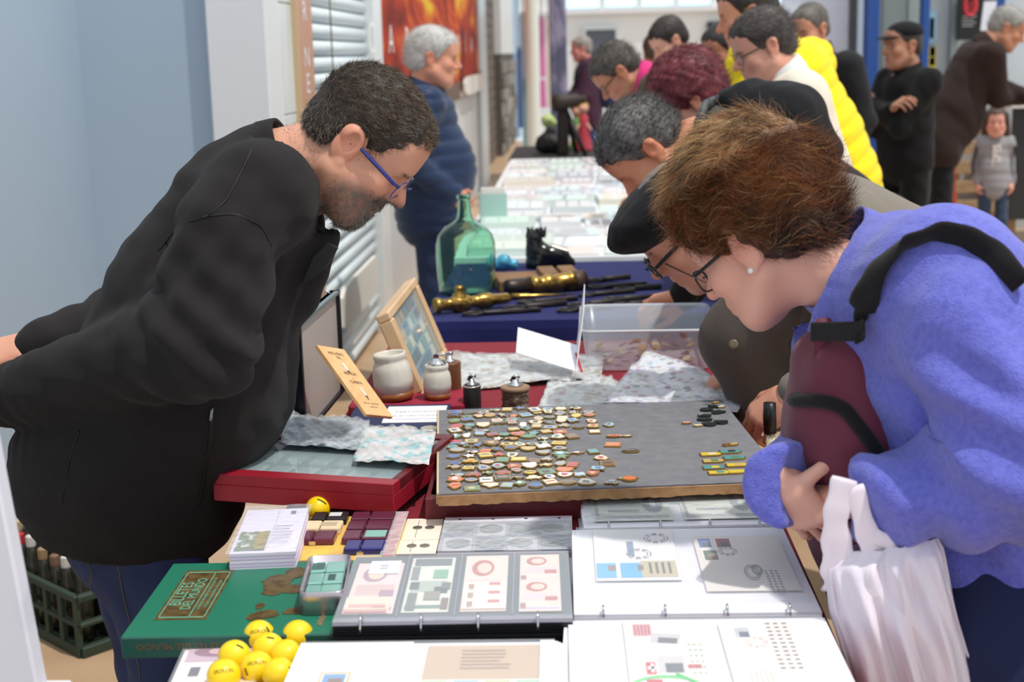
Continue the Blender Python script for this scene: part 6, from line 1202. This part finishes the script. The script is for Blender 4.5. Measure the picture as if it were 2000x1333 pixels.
    for pl in ([(495, 285), (470, 340), (440, 395), (405, 422)], [(405, 422), (460, 418), (510, 440), (530, 480)], [(405, 422), (350, 440), (310, 490)], [(155, 840), (135, 900), (120, 985)]):
        pts = trail(tr, pl, .0006); mk('seam', *tube(pts, .0013, 6), BZ, jk, True)
    # stand collar
    ax = nrm(h.c-nb); cb_, cf = q(532, 232), q(628, 452); mid = (cb_+cf)/2; n = 40; ud = nrm(cf-cb_); R0 = np.linalg.norm(cf-cb_)/2; V = []; F = []; prof = [(1.02, -.055), (1.06, -.03), (1.02, -.004), (1.0, .004), (.95, .002), (.92, -.02), (.90, -.05)]
    wdir = yx; aN = nrm(np.cross(ud, wdir)); aN = aN if np.dot(aN, ax) > 0 else -aN
    for s_, t_ in prof:
        for j in range(n):
            a = 2*math.pi*j/n; V.append(mid+ud*R0*s_*math.cos(a)+wdir*R0*.86*s_*math.sin(a)+aN*t_+aN*.0*math.cos(a))
    for i in range(len(prof)-1):
        for j in range(n): F.append((i*n+j, i*n+(j+1) % n, (i+1)*n+(j+1) % n, (i+1)*n+j))
    mk('collar', V, F, FL, root, True)
    fl = prism([(0, 0), (.055, .0), (.062, .03), (.02, .075), (-.01, .06)], q(588, 560, 2.22), nrm(q(625, 470)-q(588, 560)), nrm(A(.75, 0, .6)), (0, .012, 0)); mk('collar_flap', *fl, BZ, root)
    JN = M('blue_jeans', (34, 46, 82), .8, bump=(700, .4, .001), var=(9, (44, 58, 100), .4, .7)); t = [C_(q(255, 960), q(265, 1030), .125, .122, .05, yx, 1.2)]
    for hp, kn, an in legs: t += [C_(hp, kn, .094, .082, .04), C_(kn, an, .080, .066, .03)]
    V, F = isurf(t, .009, None, wrinkle(.005, 15), 1); je = mk('jeans', V, F, JN, root, True); tr2 = bvh(V, F)
    for pl in ([(225, 1072), (240, 1160), (262, 1250), (275, 1330)], [(160, 1075), (180, 1120), (172, 1180)]):
        pts = trail(tr2, pl, .0004)
        if len(pts) > 3: mk('seam', *tube(pts, .0012, 6), flat((96, 84, 70), .7), je, True)
    for hp, kn, an in legs: shoe(root, an, A(1, 0, 0), flat((30, 26, 24), .5))
    V, F = hair_mesh(h, .007, .0032, .004, .012, .003, 110, .0, [-.062, -.060, -.045, .026, .026, -.026, .008, .046, .070, .075]); col = lin((44, 36, 30))*np.clip(1+.6*snoise(V, 150, 6)[:, None], .4, 2); ho = mk('hair', V, F, M('hair', (60, 50, 40), .55, vcol=True, bump=(700, .25, .001)), root, True, col=col)
    def cols(L, rg):
        a = rg.random((len(L), 1)); g = (rg.random((len(L), 1)) < np.clip(.10+.4*sstep(.03, -.04, L[:, 2:3]), 0, 1)); c = lin((44, 34, 28))*(1-a)+lin((122, 98, 76))*a; return np.where(g, lin((150, 142, 134)), c)
    strands('hair_strands', V, F, 30000, .014, .00042, lambda L: np.stack([L[:, 0]*3, .9-6*np.abs(L[:, 1]), .3-9*np.clip(.05-L[:, 2], 0, 1)*2], 1), h, cols, ho, lift=.32, jit=.30, seed=4, curl=.4)
    m = hv[1]; cen = h.loc(hv[0][m].mean(1)); seln = (cen[:, 1] < .0) & (cen[:, 2] < -.035) & (cen[:, 2] > -.088) & (np.abs(cen[:, 0]) < .075)
    strands('nape_hair', hv[0], m[seln], 3200, .008, .00036, lambda L: np.stack([0*L[:, 0], -.2+0*L[:, 0], -1+0*L[:, 0]], 1), h, cols, ho, lift=.3, seg=3, jit=.4, seed=6)
    # beard stubble
    m = hv[1]; cen = h.loc(hv[0][m].mean(1)); zz, yy, xx = cen[:, 2], cen[:, 1], np.abs(cen[:, 0]); sel = (yy > .012) & (zz < -.036+.25*(yy-.06)) & (zz > -.135) & ~((xx < .024) & (np.abs(zz+.0695) < .010))
    def bc(L, rg): 
        a = rg.random((len(L), 1)); return np.where(a < .45, lin((176, 168, 160)), lin((64, 52, 44)))
    strands('beard', hv[0], m[sel], 7500, .0065, .00034, lambda L: np.stack([0*L[:, 0], .3+0*L[:, 0], -1+0*L[:, 0]], 1), h, bc, root, lift=.7, seg=3, jit=.5, seed=8)
    selg = (yy > .062) & (xx < .036) & (zz < -.078); strands('goatee', hv[0], m[selg], 3600, .011, .00038, lambda L: np.stack([0*L[:, 0], .4+0*L[:, 0], -1+0*L[:, 0]], 1), h, bc, root, lift=.6, seg=3, jit=.4, seed=9)
    selm = (yy > .08) & (xx < .03) & (zz > -.062) & (zz < -.044); strands('moustache', hv[0], m[selm], 1600, .010, .00036, lambda L: np.stack([np.sign(L[:, 0])*.6, 0*L[:, 0], -1+0*L[:, 0]], 1), h, bc, root, lift=.4, seg=3, jit=.3, seed=10)
    glasses(h, root, M('blue_frame', (40, 52, 130), .25, coat=.5), LENS(), rim=.0011, temple=.0032, z0=-.004, y0=.112)
    return h
seller()
# ---------------------------------------------------------------- woman in the violet fleece
def buyer():
    q = P; yx = A(0, 1, 0); skin = (226, 172, 152)
    root = thing('person', (q(1960, 1200, 1.88)[0], 1.88, 0), 'woman in violet blue fleece with short brown hair bending over the albums', 'person')
    h = HF(q(1484, 468, 2.06), 150, 36, 0, .90)
    nb = q(1640, 545, 2.02)
    hv = isurf(head_prims(h, nb, -.003, .054, 1, 1.2), .0028, None, None, 1); parts = [(*hv, skin_col(h, hv[0], skin, brow=(96, 70, 50), blush=1.2))]
    nS, nE, nW = q(1890, 640, 1.78), q(2040, 930, 1.68), q(1690, 978, 1.80); fS, fE, fW = q(1720, 620, 2.16), q(1610, 880, 2.18), q(1532, 946, 1.88)
    hr = hand_prims(fW+A(-.003, -.008, .003), (.56, -.05, -.70), (-.45, -.88, -.02), -1, (20, 24, 27, 30), 9, (92, 4), .80); hl = hand_prims(nW+A(.012, .035, -.004), (-.60, 1.0, -.20), (.0, -.55, .8), -1, (48, 54, 56, 58), 3, (30, 20), .98)
    parts += [hand_mesh(hr, .0028, skin), hand_mesh(hl, .0028, skin)]
    core = [C_(nb, q(1775, 650, 1.96), .055, .08, .03), C_(q(1775, 650, 1.96), q(1900, 950, 1.93), .08, .09, .04, yx, 1.2), C_(q(1900, 950, 1.93), q(1985, 1240, 1.90), .09, .11, .04, yx, 1.2), C_(nS, nE, .045, .04), C_(nE, nW, .038, .027), C_(fS, fE, .045, .04), C_(fE, fW, .038, .026)]
    hc = q(1965, 1250, 1.88); legs = []
    for y in (1.78, 1.98):
        hp = A(hc[0], y, hc[2]); an = A(hc[0]+.05, y, .09); kn = (hp+an)/2+A(-.03, 0, 0); legs.append((hp, kn, an)); core += [C_(hp, kn, .075, .055), C_(kn, an, .055, .04)]
    cv = isurf(core, .013, None, None, 0); parts.append((*cv, np.tile(lin(skin), (len(cv[0]), 1)))); V, F, C = join(parts); mk('body', V, F, SKIN(), root, True, col=C)
    VF = M('violet_fleece', (110, 114, 204), .95, bump=(330, .9, .003), sheen=.3, spec=.2, var=(120, (96, 100, 192), .4, .7))
    J = [C_(q(1765, 585, 1.97), q(1825, 700, 1.95), .105, .125, .05, yx, 1.45), C_(q(1825, 700, 1.95), q(1900, 950, 1.93), .120, .125, .05, yx, 1.3), C_(q(1900, 950, 1.93), q(1985, 1210, 1.90), .125, .165, .05, yx, 1.3),
         C_(q(1850, 565, 1.86), q(1740, 520, 2.12), .090, .075, .05), C_(q(1850, 565, 1.86), q(1985, 720, 1.88), .095, .12, .06), C_(nb, q(1740, 610, 1.97), .085, .11, .05), C_(q(1600, 640, 2.07), q(1600, 800, 2.07), .040, .045, .03),
         C_(nS, nE, .090, .080, .012), C_(nE, q(1705, 980, 1.80), .082, .060, .010), C_(q(1712, 980, 1.80), q(1692, 978, 1.80), .059, .056, .012), C_(fS, fE, .075, .07, .03), C_(fE, q(1533, 948, 1.865), .064, .056, .03)]
    def dsp(V, N):
        d = .004*snoise(V, 12, 5)+.0022*snoise(V, 30, 5, 4); e = np.linalg.norm(V-(nE*.5+nW*.5), axis=1); d += .0105*np.exp(-(e/.16)**2)*np.sin((V @ nrm(A(1, .3, .25)))*90+2.5*snoise(V, 9, 3))
        s = np.linalg.norm(V-q(1880, 870, 1.7), axis=1); return d+.010*np.exp(-(s/.13)**2)*np.sin((V @ nrm(A(.6, 0, 1)))*85+2*snoise(V, 8, 3))
    def cut(X, Y, Z, D):
        u = nrm(h.c-nb); s0 = (X-nb[0])*u[0]+(Y-nb[1])*u[1]+(Z-nb[2])*u[2]-.006; D = np.where(np.sqrt((X-nb[0])**2+(Y-nb[1])**2+(Z-nb[2])**2) < .115, np.maximum(D, s0), D)
        for w_, e_ in ((q(1672, 976, 1.80), q(1800, 985, 1.78)), (q(1532, 950, 1.852), q(1610, 880, 2.18))):
            a_ = nrm(w_-e_); s = (X-w_[0])*a_[0]+(Y-w_[1])*a_[1]+(Z-w_[2])*a_[2]; r2 = np.sqrt((X-w_[0])**2+(Y-w_[1])**2+(Z-w_[2])**2); D = np.where(r2 < .11, np.maximum(D, s), D)
        return D
    V, F = isurf(J, .0060, cut, dsp, 1); jk = mk('fleece_jacket', V, F, VF, root, True); tr = bvh(V, F)
    cb_, cf = q(1688, 405, 2.04), q(1578, 606, 2.0); mid = (cb_+cf)/2; ud = nrm(cf-cb_); R0 = np.linalg.norm(cf-cb_)/2; aN = nrm(np.cross(ud, yx)); aN = aN if np.dot(aN, h.c-nb) > 0 else -aN; n = 40; prof = [(1.10, -.085), (1.08, -.04), (1.03, -.008), (1.0, .003), (.94, .0), (.90, -.03), (.9, -.07)]; V = []; F = []
    for s_, t_ in prof:
        for j in range(n): a = 2*math.pi*j/n; V.append(mid+ud*R0*s_*math.cos(a)+yx*R0*.92*s_*math.sin(a)+aN*t_)
    for i in range(len(prof)-1):
        for j in range(n): F.append((i*n+j, i*n+(j+1) % n, (i+1)*n+(j+1) % n, (i+1)*n+j))
    mk('collar', V, F, VF, root, True)
    JN = cloth('dark_jeans', (34, 40, 74), sheen=.1); t = [C_(hc+A(0, 0, .05), hc-A(0, 0, .05), .155, .155, .05, yx, 1.2)]
    for hp, kn, an in legs: t += [C_(hp, kn, .115, .085, .04), C_(kn, an, .082, .065, .03)]
    V, F = isurf(t, .010, None, wrinkle(.004, 15), 1); mk('jeans', V, F, JN, root, True)
    for hp, kn, an in legs: shoe(root, an, A(-1, 0, 0), flat((40, 34, 36), .5))
    # hair
    ZZ = [-.070, -.066, -.045, .030, .030, .006, .020, .045, .062, .068]
    V, F = hair_mesh(h, .024, .0042, .0, .010, .008, 60, .045, ZZ)
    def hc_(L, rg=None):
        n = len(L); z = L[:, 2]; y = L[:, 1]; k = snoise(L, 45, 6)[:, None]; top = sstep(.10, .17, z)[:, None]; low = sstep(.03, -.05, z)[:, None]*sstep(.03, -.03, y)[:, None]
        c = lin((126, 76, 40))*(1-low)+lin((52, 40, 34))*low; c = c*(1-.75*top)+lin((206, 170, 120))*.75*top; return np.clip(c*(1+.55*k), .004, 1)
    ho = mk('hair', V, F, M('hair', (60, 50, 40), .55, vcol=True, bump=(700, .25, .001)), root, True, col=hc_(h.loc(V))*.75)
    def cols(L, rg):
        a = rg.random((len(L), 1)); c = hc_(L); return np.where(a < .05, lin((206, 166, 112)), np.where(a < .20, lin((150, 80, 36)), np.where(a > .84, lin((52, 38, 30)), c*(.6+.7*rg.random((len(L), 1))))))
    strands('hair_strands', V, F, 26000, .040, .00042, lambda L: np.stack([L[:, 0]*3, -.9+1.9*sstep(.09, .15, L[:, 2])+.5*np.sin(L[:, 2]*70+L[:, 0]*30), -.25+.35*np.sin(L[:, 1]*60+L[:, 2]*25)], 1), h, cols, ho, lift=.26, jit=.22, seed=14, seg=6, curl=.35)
    glasses(h, root, M('black_frame', (26, 26, 30), .3), LENS(), rim=.0018, temple=.0026, z0=-.004, y0=.112)
    for s in (-1, 1): 
        V, F = ball(h.w(s*.088, .004, -.043), .0045, 12, 8); mk('earring', V, F, M('pearl', (240, 236, 232), .15, coat=.6), root, True)
    # backpack worn on the front
    bp = thing('backpack', q(1690, 1000, 1.95), 'maroon backpack with black straps worn on the chest of the woman in violet', 'backpack')
    MR = cloth('maroon_nylon', (104, 44, 62), sheen=.15, rough=.6, bump=(500, .2, .001)); S = [C_(q(1598, 715, 2.0), q(1596, 880, 2.0), .036, .045, .05), C_(q(1670, 715, 1.90), q(1712, 890, 1.90), .040, .052, .05), C_(q(1610, 700, 1.97), q(1668, 700, 1.92), .034, .034, .03), C_(q(1640, 720, 1.94), q(1645, 830, 1.94), .050, .066, .04, yx, 1.4), C_(q(1645, 830, 1.94), q(1700, 1000, 1.99), .070, .085, .04, yx, 1.3), C_(q(1700, 1000, 1.99), q(1770, 1180, 2.0), .090, .110, .04, yx, 1.2)]
    V, F = isurf(S, .007, None, wrinkle(.003, 13), 1); mk('bag_body', V, F, MR, bp, True); tb = bvh(V, F); BS = cloth('black_webbing', (26, 24, 26), sheen=.1)
    z1 = trail(tb, [(1552, 782), (1620, 786), (1652, 800), (1690, 850), (1730, 905)], .002); mk('zip', *tube(z1, .010, 8), BS, bp, True)
    V, F = boxv(q(1588, 712, 1.90), q(1688, 712, 1.90)-q(1588, 712, 1.90), A(0, .02, 0), A(0, 0, .062), .008); mk('top_flap', V, F, MR, bp)
    for x0, x1 in ((1598, 1608), (1664, 1690)): V, F = tube([q(x0+3, 720, 1.905), q(x0+6, 670, 1.90), q(x0+10, 640, 1.895)], .012, 8, flat_=(A(1, 0, 0), .3)); mk('strap_end', V, F, MR, bp, True)
    V, F = boxv(q(1583, 668, 1.90), q(1688, 668, 1.80)-q(1583, 668, 1.90), A(0, .006, 0), A(0, 0, .026), .002); mk('chest_strap', V, F, BS, bp)
    st = trail(tr, [(1690, 625), (1700, 585), (1722, 530), (1770, 482), (1830, 462), (1890, 475), (1940, 515), (1985, 565)], .009); mk('shoulder_strap', *tube([q(1680, 665, 1.80)]+st, [.010]*5+[.020]*(len(st)-4), 10, flat_=(A(.5, -.6, .5), .35)), BS, bp, True)
    # white carrier bag
    bg_ = thing('carrier_bag', q(1760, 1320, 1.84), 'white thin plastic carrier bag hanging from the hand of the woman in violet', 'bag')
    PB = M('bag_film', (236, 226, 238), .35, alpha=.93, spec=.5); L_ = [(1640, 1078), (1612, 1110), (1622, 1200), (1660, 1320), (1690, 1420)]; R_ = [(1830, 1048), (1842, 1070), (1868, 1200), (1905, 1320), (1925, 1420)]; n = 72; V = []; F = []; rows = 26
    for i in range(rows):
        t = i/(rows-1)*4; k = min(3, int(t)); f = t-k; l = A(*L_[k])*(1-f)+A(*L_[k+1])*f; r = A(*R_[k])*(1-f)+A(*R_[k+1])*f; a, b = q(l[0], l[1], 1.755), q(r[0], r[1], 1.735); c = (a+b)/2; e = (b-a)/2; dp = .016+.038*min(1, t/2)
        for j in range(n):
            an = 2*math.pi*j/n; w = (.007*math.sin(an*9+1.5*t+math.sin(an*4))+.005*math.sin(an*17+2*math.sin(t*2)))*min(1, .35+t/3); V.append(c+e*math.cos(an)*(1+.02*math.sin(7*an))+A(0, 1, 0)*math.sin(an)*(dp+w)+A(0, -w*.5, 0))
    for i in range(rows-1):
        for j in range(n): F.append((i*n+j, (i+1)*n+j, (i+1)*n+(j+1) % n, i*n+(j+1) % n))
    F.append(tuple((rows-1)*n+j for j in range(n))); mk('bag_body', V, F, PB, bg_, True)
    for pts, w in ((([(1650, 935), (1636, 985), (1632, 1040), (1640, 1100), (1650, 1140)]), (.016, .016, .017, .024, .03)), ([(1668, 950), (1690, 1030), (1706, 1075), (1730, 1100), (1750, 1130)], (.012, .014, .016, .024, .03)), ([(1690, 1040), (1740, 1062), (1790, 1070), (1815, 1110)], (.010, .012, .016, .022))):
        pp = spline([q(x, y, 1.735+(.0, .0, .004, .014, .03)[min(4, k)]) for k, (x, y) in enumerate(pts)]); ww = np.interp(np.linspace(0, 1, len(pp)), np.linspace(0, 1, len(w)), w)*(1+.10*np.sin(np.arange(len(pp))*1.3)); V, F = tube(pp, list(ww), 18, flat_=(A(1, 0, .2), .28)); mk('handle', V, F, PB, bg_, True)
    V, F = prism([(-.045, 0), (.04, .01), (.03, -.05), (-.05, -.06)], q(1760, 1066, 1.74), (1, 0, 0), (0, 0, 1), (0, .02, 0)); mk('contents', V, F, flat((110, 104, 112), .6), bg_)
buyer()
# ---------------------------------------------------------------- everyone else
def hd(px, py, Y): return P(px, py, Y)
def hip_(p, dx, dy=0): return (p[0]+dx, p[1]+dy)
def crowd():
    # man in the beret
    p = hd(1345, 440, 2.98)
    rw, lw = P(1462, 738, 3.02), P(1545, 770, 2.72)
    J = person('person', 'man in black beret and taupe coat bending over the pins, one hand on a cane', p, 180, hip_(p, .72, -.02), 44, 183, (206, 146, 122), None, (112, 104, 96), 'coat', (40, 40, 44), arms=((rw, A(.5, .3, -1), A(-1, .05, -.25), A(-.1, -.2, 1), (22, 26, 30, 34)), (lw, A(.7, -.4, -1), A(-.75, .1, -.65), A(-.5, -.5, .6), (48, 52, 54, 56))), vx=.0095, hvx=.0042, girth=1.08, coat_len=.25, collar=dict(rgb=(92, 84, 78)), nbp=P(1525, 400, 2.98),
               top_mat=cloth('taupe_coat', (122, 114, 104), sheen=.1, bump=(400, .15, .001)))
    h, root = J['h'], J['root']; BE = cloth('black_felt', (22, 22, 24)); V, F = isurf([h.E((0, -.005, .085), (.135, .155, .045), .02), h.E((.0, .06, .070), (.10, .075, .045), .03), h.E((0, .01, .055), (.088, .105, .045), .02)], .0065, None, wrinkle(.003, 25), 1); mk('beret', V, F, BE, root, True)
    V, F = hair_mesh(h, .006, .0055, 0, 0, .002); mk('hair', V, F, flat((120, 112, 106), .6), root, True)
    glasses(h, root, M('black_frame', (26, 26, 30), .3), LENS(), rim=.0026, temple=.0034, z0=-.010, y0=.122)
    pts = [h.w(-.07, .09, -.01), h.w(-.09, .06, -.09), h.w(-.10, .0, -.13), h.w(-.095, -.06, -.11)]; mk('glasses_cord', *tube(pts, .0014, 6), flat((24, 24, 26), .5), root, True)
    c = P(1433, 673, 2.72); V, F = lathe(P(1433, 673, 2.80), (-.2, -1, .2), [(.010, 0), (.010, .004), (.007, .005)], 16); mk('button', V, F, M('horn_button', (110, 96, 76), .3), root, True)
    V, F = isurf([C_(P(1490, 600, 2.90), P(1440, 660, 2.92), .08, .07, .04, (0, 1, 0), 1.3), C_(P(1440, 660, 2.92), P(1500, 760, 2.95), .07, .09, .04, (0, 1, 0), 1.3)], .009, None, wrinkle(.003, 14), 1); mk('coat_front', V, F, cloth('brown_coat_front', (86, 76, 70), sheen=.1), root, True)
    cn = thing('walking_cane', A(P(1510, 900, 2.70)[0], 2.70, 0), 'walking cane with black handle held by the man in the beret', 'cane'); tp = P(1503, 812, 2.68); V, F = tube([tp+A(.0, 0, .025), tp, tp+A(.002, 0, -.035)], [.012, .013, .0125], 12); mk('handle', V, F, flat((22, 22, 24), .35), cn, True); V, F = tube([tp+A(.002, 0, -.03), A(tp[0]+.03, 2.70, 0.0)], [.009, .008], 10); mk('shaft', V, F, flat((206, 196, 168), .5), cn, True)
    # grey-haired man with plaid collar
    p = hd(1262, 292, 3.80); rw = P(1330, 590, 4.16)
    J = person('person', 'grey haired man in black hooded jacket with plaid collar bowing over the old keys', p, 180, hip_(p, .72, -.02), 58, 186, (206, 142, 112), dict(rgb=(48, 44, 44), grey=(150, 146, 144), t=.009, strands=4200, rough=.002), (28, 28, 31), 'jacket', (36, 38, 46), arms=((rw, A(.6, .5, -1), A(-1, -.25, -.15), A(-.2, -.8, .6), (34, 40, 44, 46)), (P(1330, 580, 3.98), A(.6, -.3, -1), A(-1, .3, -.2), A(-.2, .2, 1), (40, 44, 46, 50))), vx=.010, hvx=.0045, collar=dict(rgb=(96, 92, 84)), nbp=P(1405, 262, 3.80))
    h, root = J['h'], J['root']; a, b = P(1400, 225, 3.75), P(1620, 250, 3.75); V, F = isurf([C_(P(1470, 205, 3.78), P(1545, 225, 3.74), .065, .075, .04, (0, 1, 0), 1.6), C_(P(1545, 225, 3.74), P(1600, 290, 3.72), .075, .06, .04, (0, 1, 0), 1.5), C_(P(1420, 195, 3.80), P(1470, 205, 3.78), .03, .05, .03, (0, 1, 0), 1.6)], .010, None, wrinkle(.006, 18), 1); mk('hood', V, F, cloth('cloth_28_28_31', (28, 28, 31)), root, True)
    n = 20; V, F = tube([P(1372, 255, 3.70), P(1365, 235, 3.72), P(1375, 212, 3.76), P(1400, 200, 3.80)], [.022, .028, .030, .024], 10, flat_=(A(.3, -.3, .8), .4)); mk('plaid_collar', V, F, M('plaid', (96, 98, 92), .8, var=(60, (52, 58, 78), .45, .6)), root, True)
    # burgundy hair
    p = hd(1352, 200, 4.58); person('person', 'person with short burgundy dyed hair bent over the table of papers', p, 180, hip_(p, .60), 40, 180, (206, 150, 126), dict(rgb=(76, 26, 34), grey=(150, 66, 74), t=.022, strands=3600, rough=.006, nsc=70, top=.02), (44, 40, 44), legs=(40, 40, 50))
    # man in cream jacket
    p = hd(1492, 92, 5.12); J = person('person', 'man with glasses in a cream jacket looking down at the papers', p, 186, hip_(p, .22, .0), 22, 188, (214, 158, 136), dict(rgb=(50, 44, 42), grey=(96, 88, 84), t=.010, strands=2200, rough=.002), (226, 216, 200), legs=(60, 62, 70), girth=1.1, collar=dict(rgb=(222, 224, 222)), nbp=P(1530, 140, 5.12)); glasses(J['h'], J['root'], M('grey_frame', (70, 70, 74), .3, metal=.6), LENS())
    # yellow puffer
    p = hd(1462, 28, 5.85); person('person', 'tall man in bright yellow quilted jacket behind the man in cream', p, 150, hip_(p, .33, .05), 14, 178, (206, 146, 120), dict(rgb=(34, 28, 26), t=.010, rough=.003), (250, 222, 24), 'quilted_jacket', (40, 42, 50), H=1.84, shw=.31, girth=1.45, quilt=(.075, .010), nbp=P(1515, 85, 5.85), vx=.011, top_mat=cloth('yellow_nylon', (248, 216, 20), sheen=0, rough=.5, bump=(60, .1)))
    # dark coat behind yellow
    p = hd(1582, 58, 7.5); person('person', 'man with cropped grey hair in a black coat behind the yellow jacket', p, 220, hip_(p, .06, .0), 16, 222, (196, 142, 118), dict(rgb=(70, 64, 60), grey=(120, 114, 108), t=.006, rough=.002), (36, 36, 40), 'coat', (30, 30, 36), coat_len=.3, shw=.21)
    p = hd(1415, 96, 7.2); person('person', 'dark haired man half hidden behind the yellow jacket', p, 205, hip_(p, .12), 20, 205, (176, 122, 98), dict(rgb=(30, 26, 24), t=.009, rough=.002), (70, 66, 72))
    # young man in black puffer
    p = hd(1308, 80, 8.4); person('person', 'young dark haired man in black puffer jacket looking down', p, 196, hip_(p, .30), 34, 200, (214, 164, 142), dict(rgb=(36, 28, 24), t=.012, rough=.003), (26, 26, 30), 'quilted_jacket', (40, 44, 60), quilt=(.07, .010), girth=1.1, extras=lambda J: [C_(J['tp'](-.10, -.10, 1.02), J['tp'](-.10, .10, 1.02), .07, .07, .05)])
    # olive coat with pink collar
    p = hd(1208, 142, 6.5); J = person('person', 'man in olive brown coat with pink shirt collar bent low over the table', p, 180, hip_(p, .62, -.02), 48, 184, (190, 132, 106), dict(rgb=(40, 34, 32), grey=(116, 108, 102), t=.009, rough=.002, strands=1500), (82, 76, 62), 'coat', (50, 50, 54), collar=dict(rgb=(220, 60, 130)), nbp=P(1250, 152, 6.5)); glasses(J['h'], J['root'], M('black_frame', (26, 26, 30), .3), LENS())
    p = hd(1279, 102, 11.0); person('person', 'person with dark hair seen from behind between the olive coat and black puffer', p, 95, hip_(p, .14), 8, 95, (190, 140, 120), dict(rgb=(62, 54, 46), t=.016, rough=.004), (70, 84, 62), vx=.014, hvx=.007)
    # maroon hoodie far off
    p = hd(1136, 96, 15.4); J = person('person', 'grey haired man in a plum hoodie with navy backpack near the far door', p, 182, hip_(p, .06), 6, 184, (222, 150, 140), dict(rgb=(130, 124, 120), t=.008, rough=.002), (70, 44, 64), 'hoodie', (44, 56, 104), arms=('front', 'front'), girth=1.12, vx=.014, hvx=.007)
    pk = thing('backpack', J['tp'](-.22, 0, .3), 'navy backpack on the back of the man in the plum hoodie', 'backpack'); V, F = isurf([C_(J['tp'](-.22, 0, .25), J['tp'](-.22, 0, .85), .11, .10, .04, J['r'], 1.4)], .014, None, None, 1); mk('bag_body', V, F, cloth('navy_pack', (44, 60, 92)), pk, True)
    for s in (-1, 1): V, F = tube([J['tp'](-.16, s*.12, .85), J['tp'](-.06, s*.13, 1.03), J['tp'](.08, s*.13, .95), J['tp'](.13, s*.13, .7)], .018, 8); mk('strap', V, F, cloth('teal_strap', (50, 84, 92)), pk, True)
    # navy puffer man
    p = hd(846, 114, 6.45); J = person('person', 'white haired man in navy quilted jacket and jeans standing before the red poster', p, 8, hip_(p, -.04, .0), 6, 2, (214, 152, 128), dict(rgb=(176, 174, 172), grey=(226, 224, 222), t=.012, rough=.003, strands=2600), (38, 52, 84), 'quilted_jacket', (40, 54, 84), arms=('pocket', 'pocket'), quilt=(.062, .009), girth=1.16, H=1.73, hvx=.005, top_mat=cloth('navy_nylon', (38, 54, 86), sheen=.1, rough=.5, bump=(60, .1)))
    # man in black cap
    p = hd(1764, 90, 8.25); J = person('person', 'man in black cap and black jacket standing with arms crossed by the blue post', p, 206, hip_(p, .03), 2, 200, (176, 128, 104), dict(rgb=(46, 40, 38), t=.005, rough=.001), (24, 24, 26), 'jacket', (20, 20, 22), arms=('cross', 'cross'), hem=.06, H=1.74); h = J['h']
    V, F = isurf([h.E((0, -.012, .075), (.088, .108, .060), .02)], .007, lambda X, Y, Z, D: np.maximum(D, .045*h.s-((X-h.c[0])*h.u[0]+(Y-h.c[1])*h.u[1]+(Z-h.c[2])*h.u[2])), None, 1); cp = mk('cap', V, F, cloth('cap_black', (24, 24, 27)), J['root'], True)
    V, F = isurf([C_(h.w(-.035, .09, .052), h.w(.035, .09, .052), .045, .045, .02, h.u, .16), C_(h.w(-.02, .125, .048), h.w(.02, .125, .048), .035, .035, .02, h.u, .16)], .006, None, None, 1); mk('visor', V, F, cloth('cap_black', (24, 24, 27)), cp, True)
    # man in dark brown coat
    p = hd(1966, 56, 9.35); person('person', 'old man in dark brown coat leaning on the stall counter', p, 4, hip_(p, -.42, -.02), 26, -12, (190, 136, 108), dict(rgb=(130, 126, 122), grey=(180, 176, 172), t=.008, rough=.002, strands=900), (50, 38, 36), 'coat', (24, 24, 27), arms=((P(2010, 190, 9.35), A(-.6, -.2, -1)), (P(2015, 192, 9.2), A(-.6, -.3, -1))), hem=.08, girth=1.16, H=1.76, shw=.21, nbp=P(1928, 84, 9.35))
    # child
    p = hd(1946, 238, 10.3); s = p[2]/1.60; J = person('person', 'small child with long brown hair in a grey padded jacket and jeans', p, 262, hip_(p, 0), 6, 255, (222, 164, 146), dict(rgb=(70, 52, 42), t=.014, rough=.004, back=-.09, top=.0), (150, 148, 152), 'padded_jacket', (58, 74, 96), sc=s*.97, hs=1.32, quilt=(.06, .005), vx=.009, hvx=.006, girth=.86, shw=.165, collar=dict(rgb=(40, 44, 66)))
    tp, r, f, root = J['tp'], J['r'], J['f'], J['root']
    h = J['h']
    for sd in (-1, 1): V, F = isurf([C_(h.w(sd*.074, -.01, .06), h.w(sd*.098, -.03, -.15), .034*h.s, .034*h.s, .02)], .007, None, None, 1); mk('hair_lock', V, F, flat((70, 52, 42), .6), root, True)
    V, F = boxv(tp(.118, -.05, .25), r*.10*s, J['fr']*.012, J['ax']*J['tl']*.62, .004); mk('striped_shirt', V, F, M('shirt_print', (206, 198, 192), .8, var=(50, (120, 110, 116), .5, .6)), root)
    for sd in (1, -1): V, F = tube([tp(.03, sd*.215, .85), tp(.03, sd*.245, .55), tp(.04, sd*.25, .2)], .024*s, 8, flat_=(f, .5)); mk('sleeve_stripe', V, F, cloth('stripe_dark', (34, 36, 50)), root, True)
crowd()
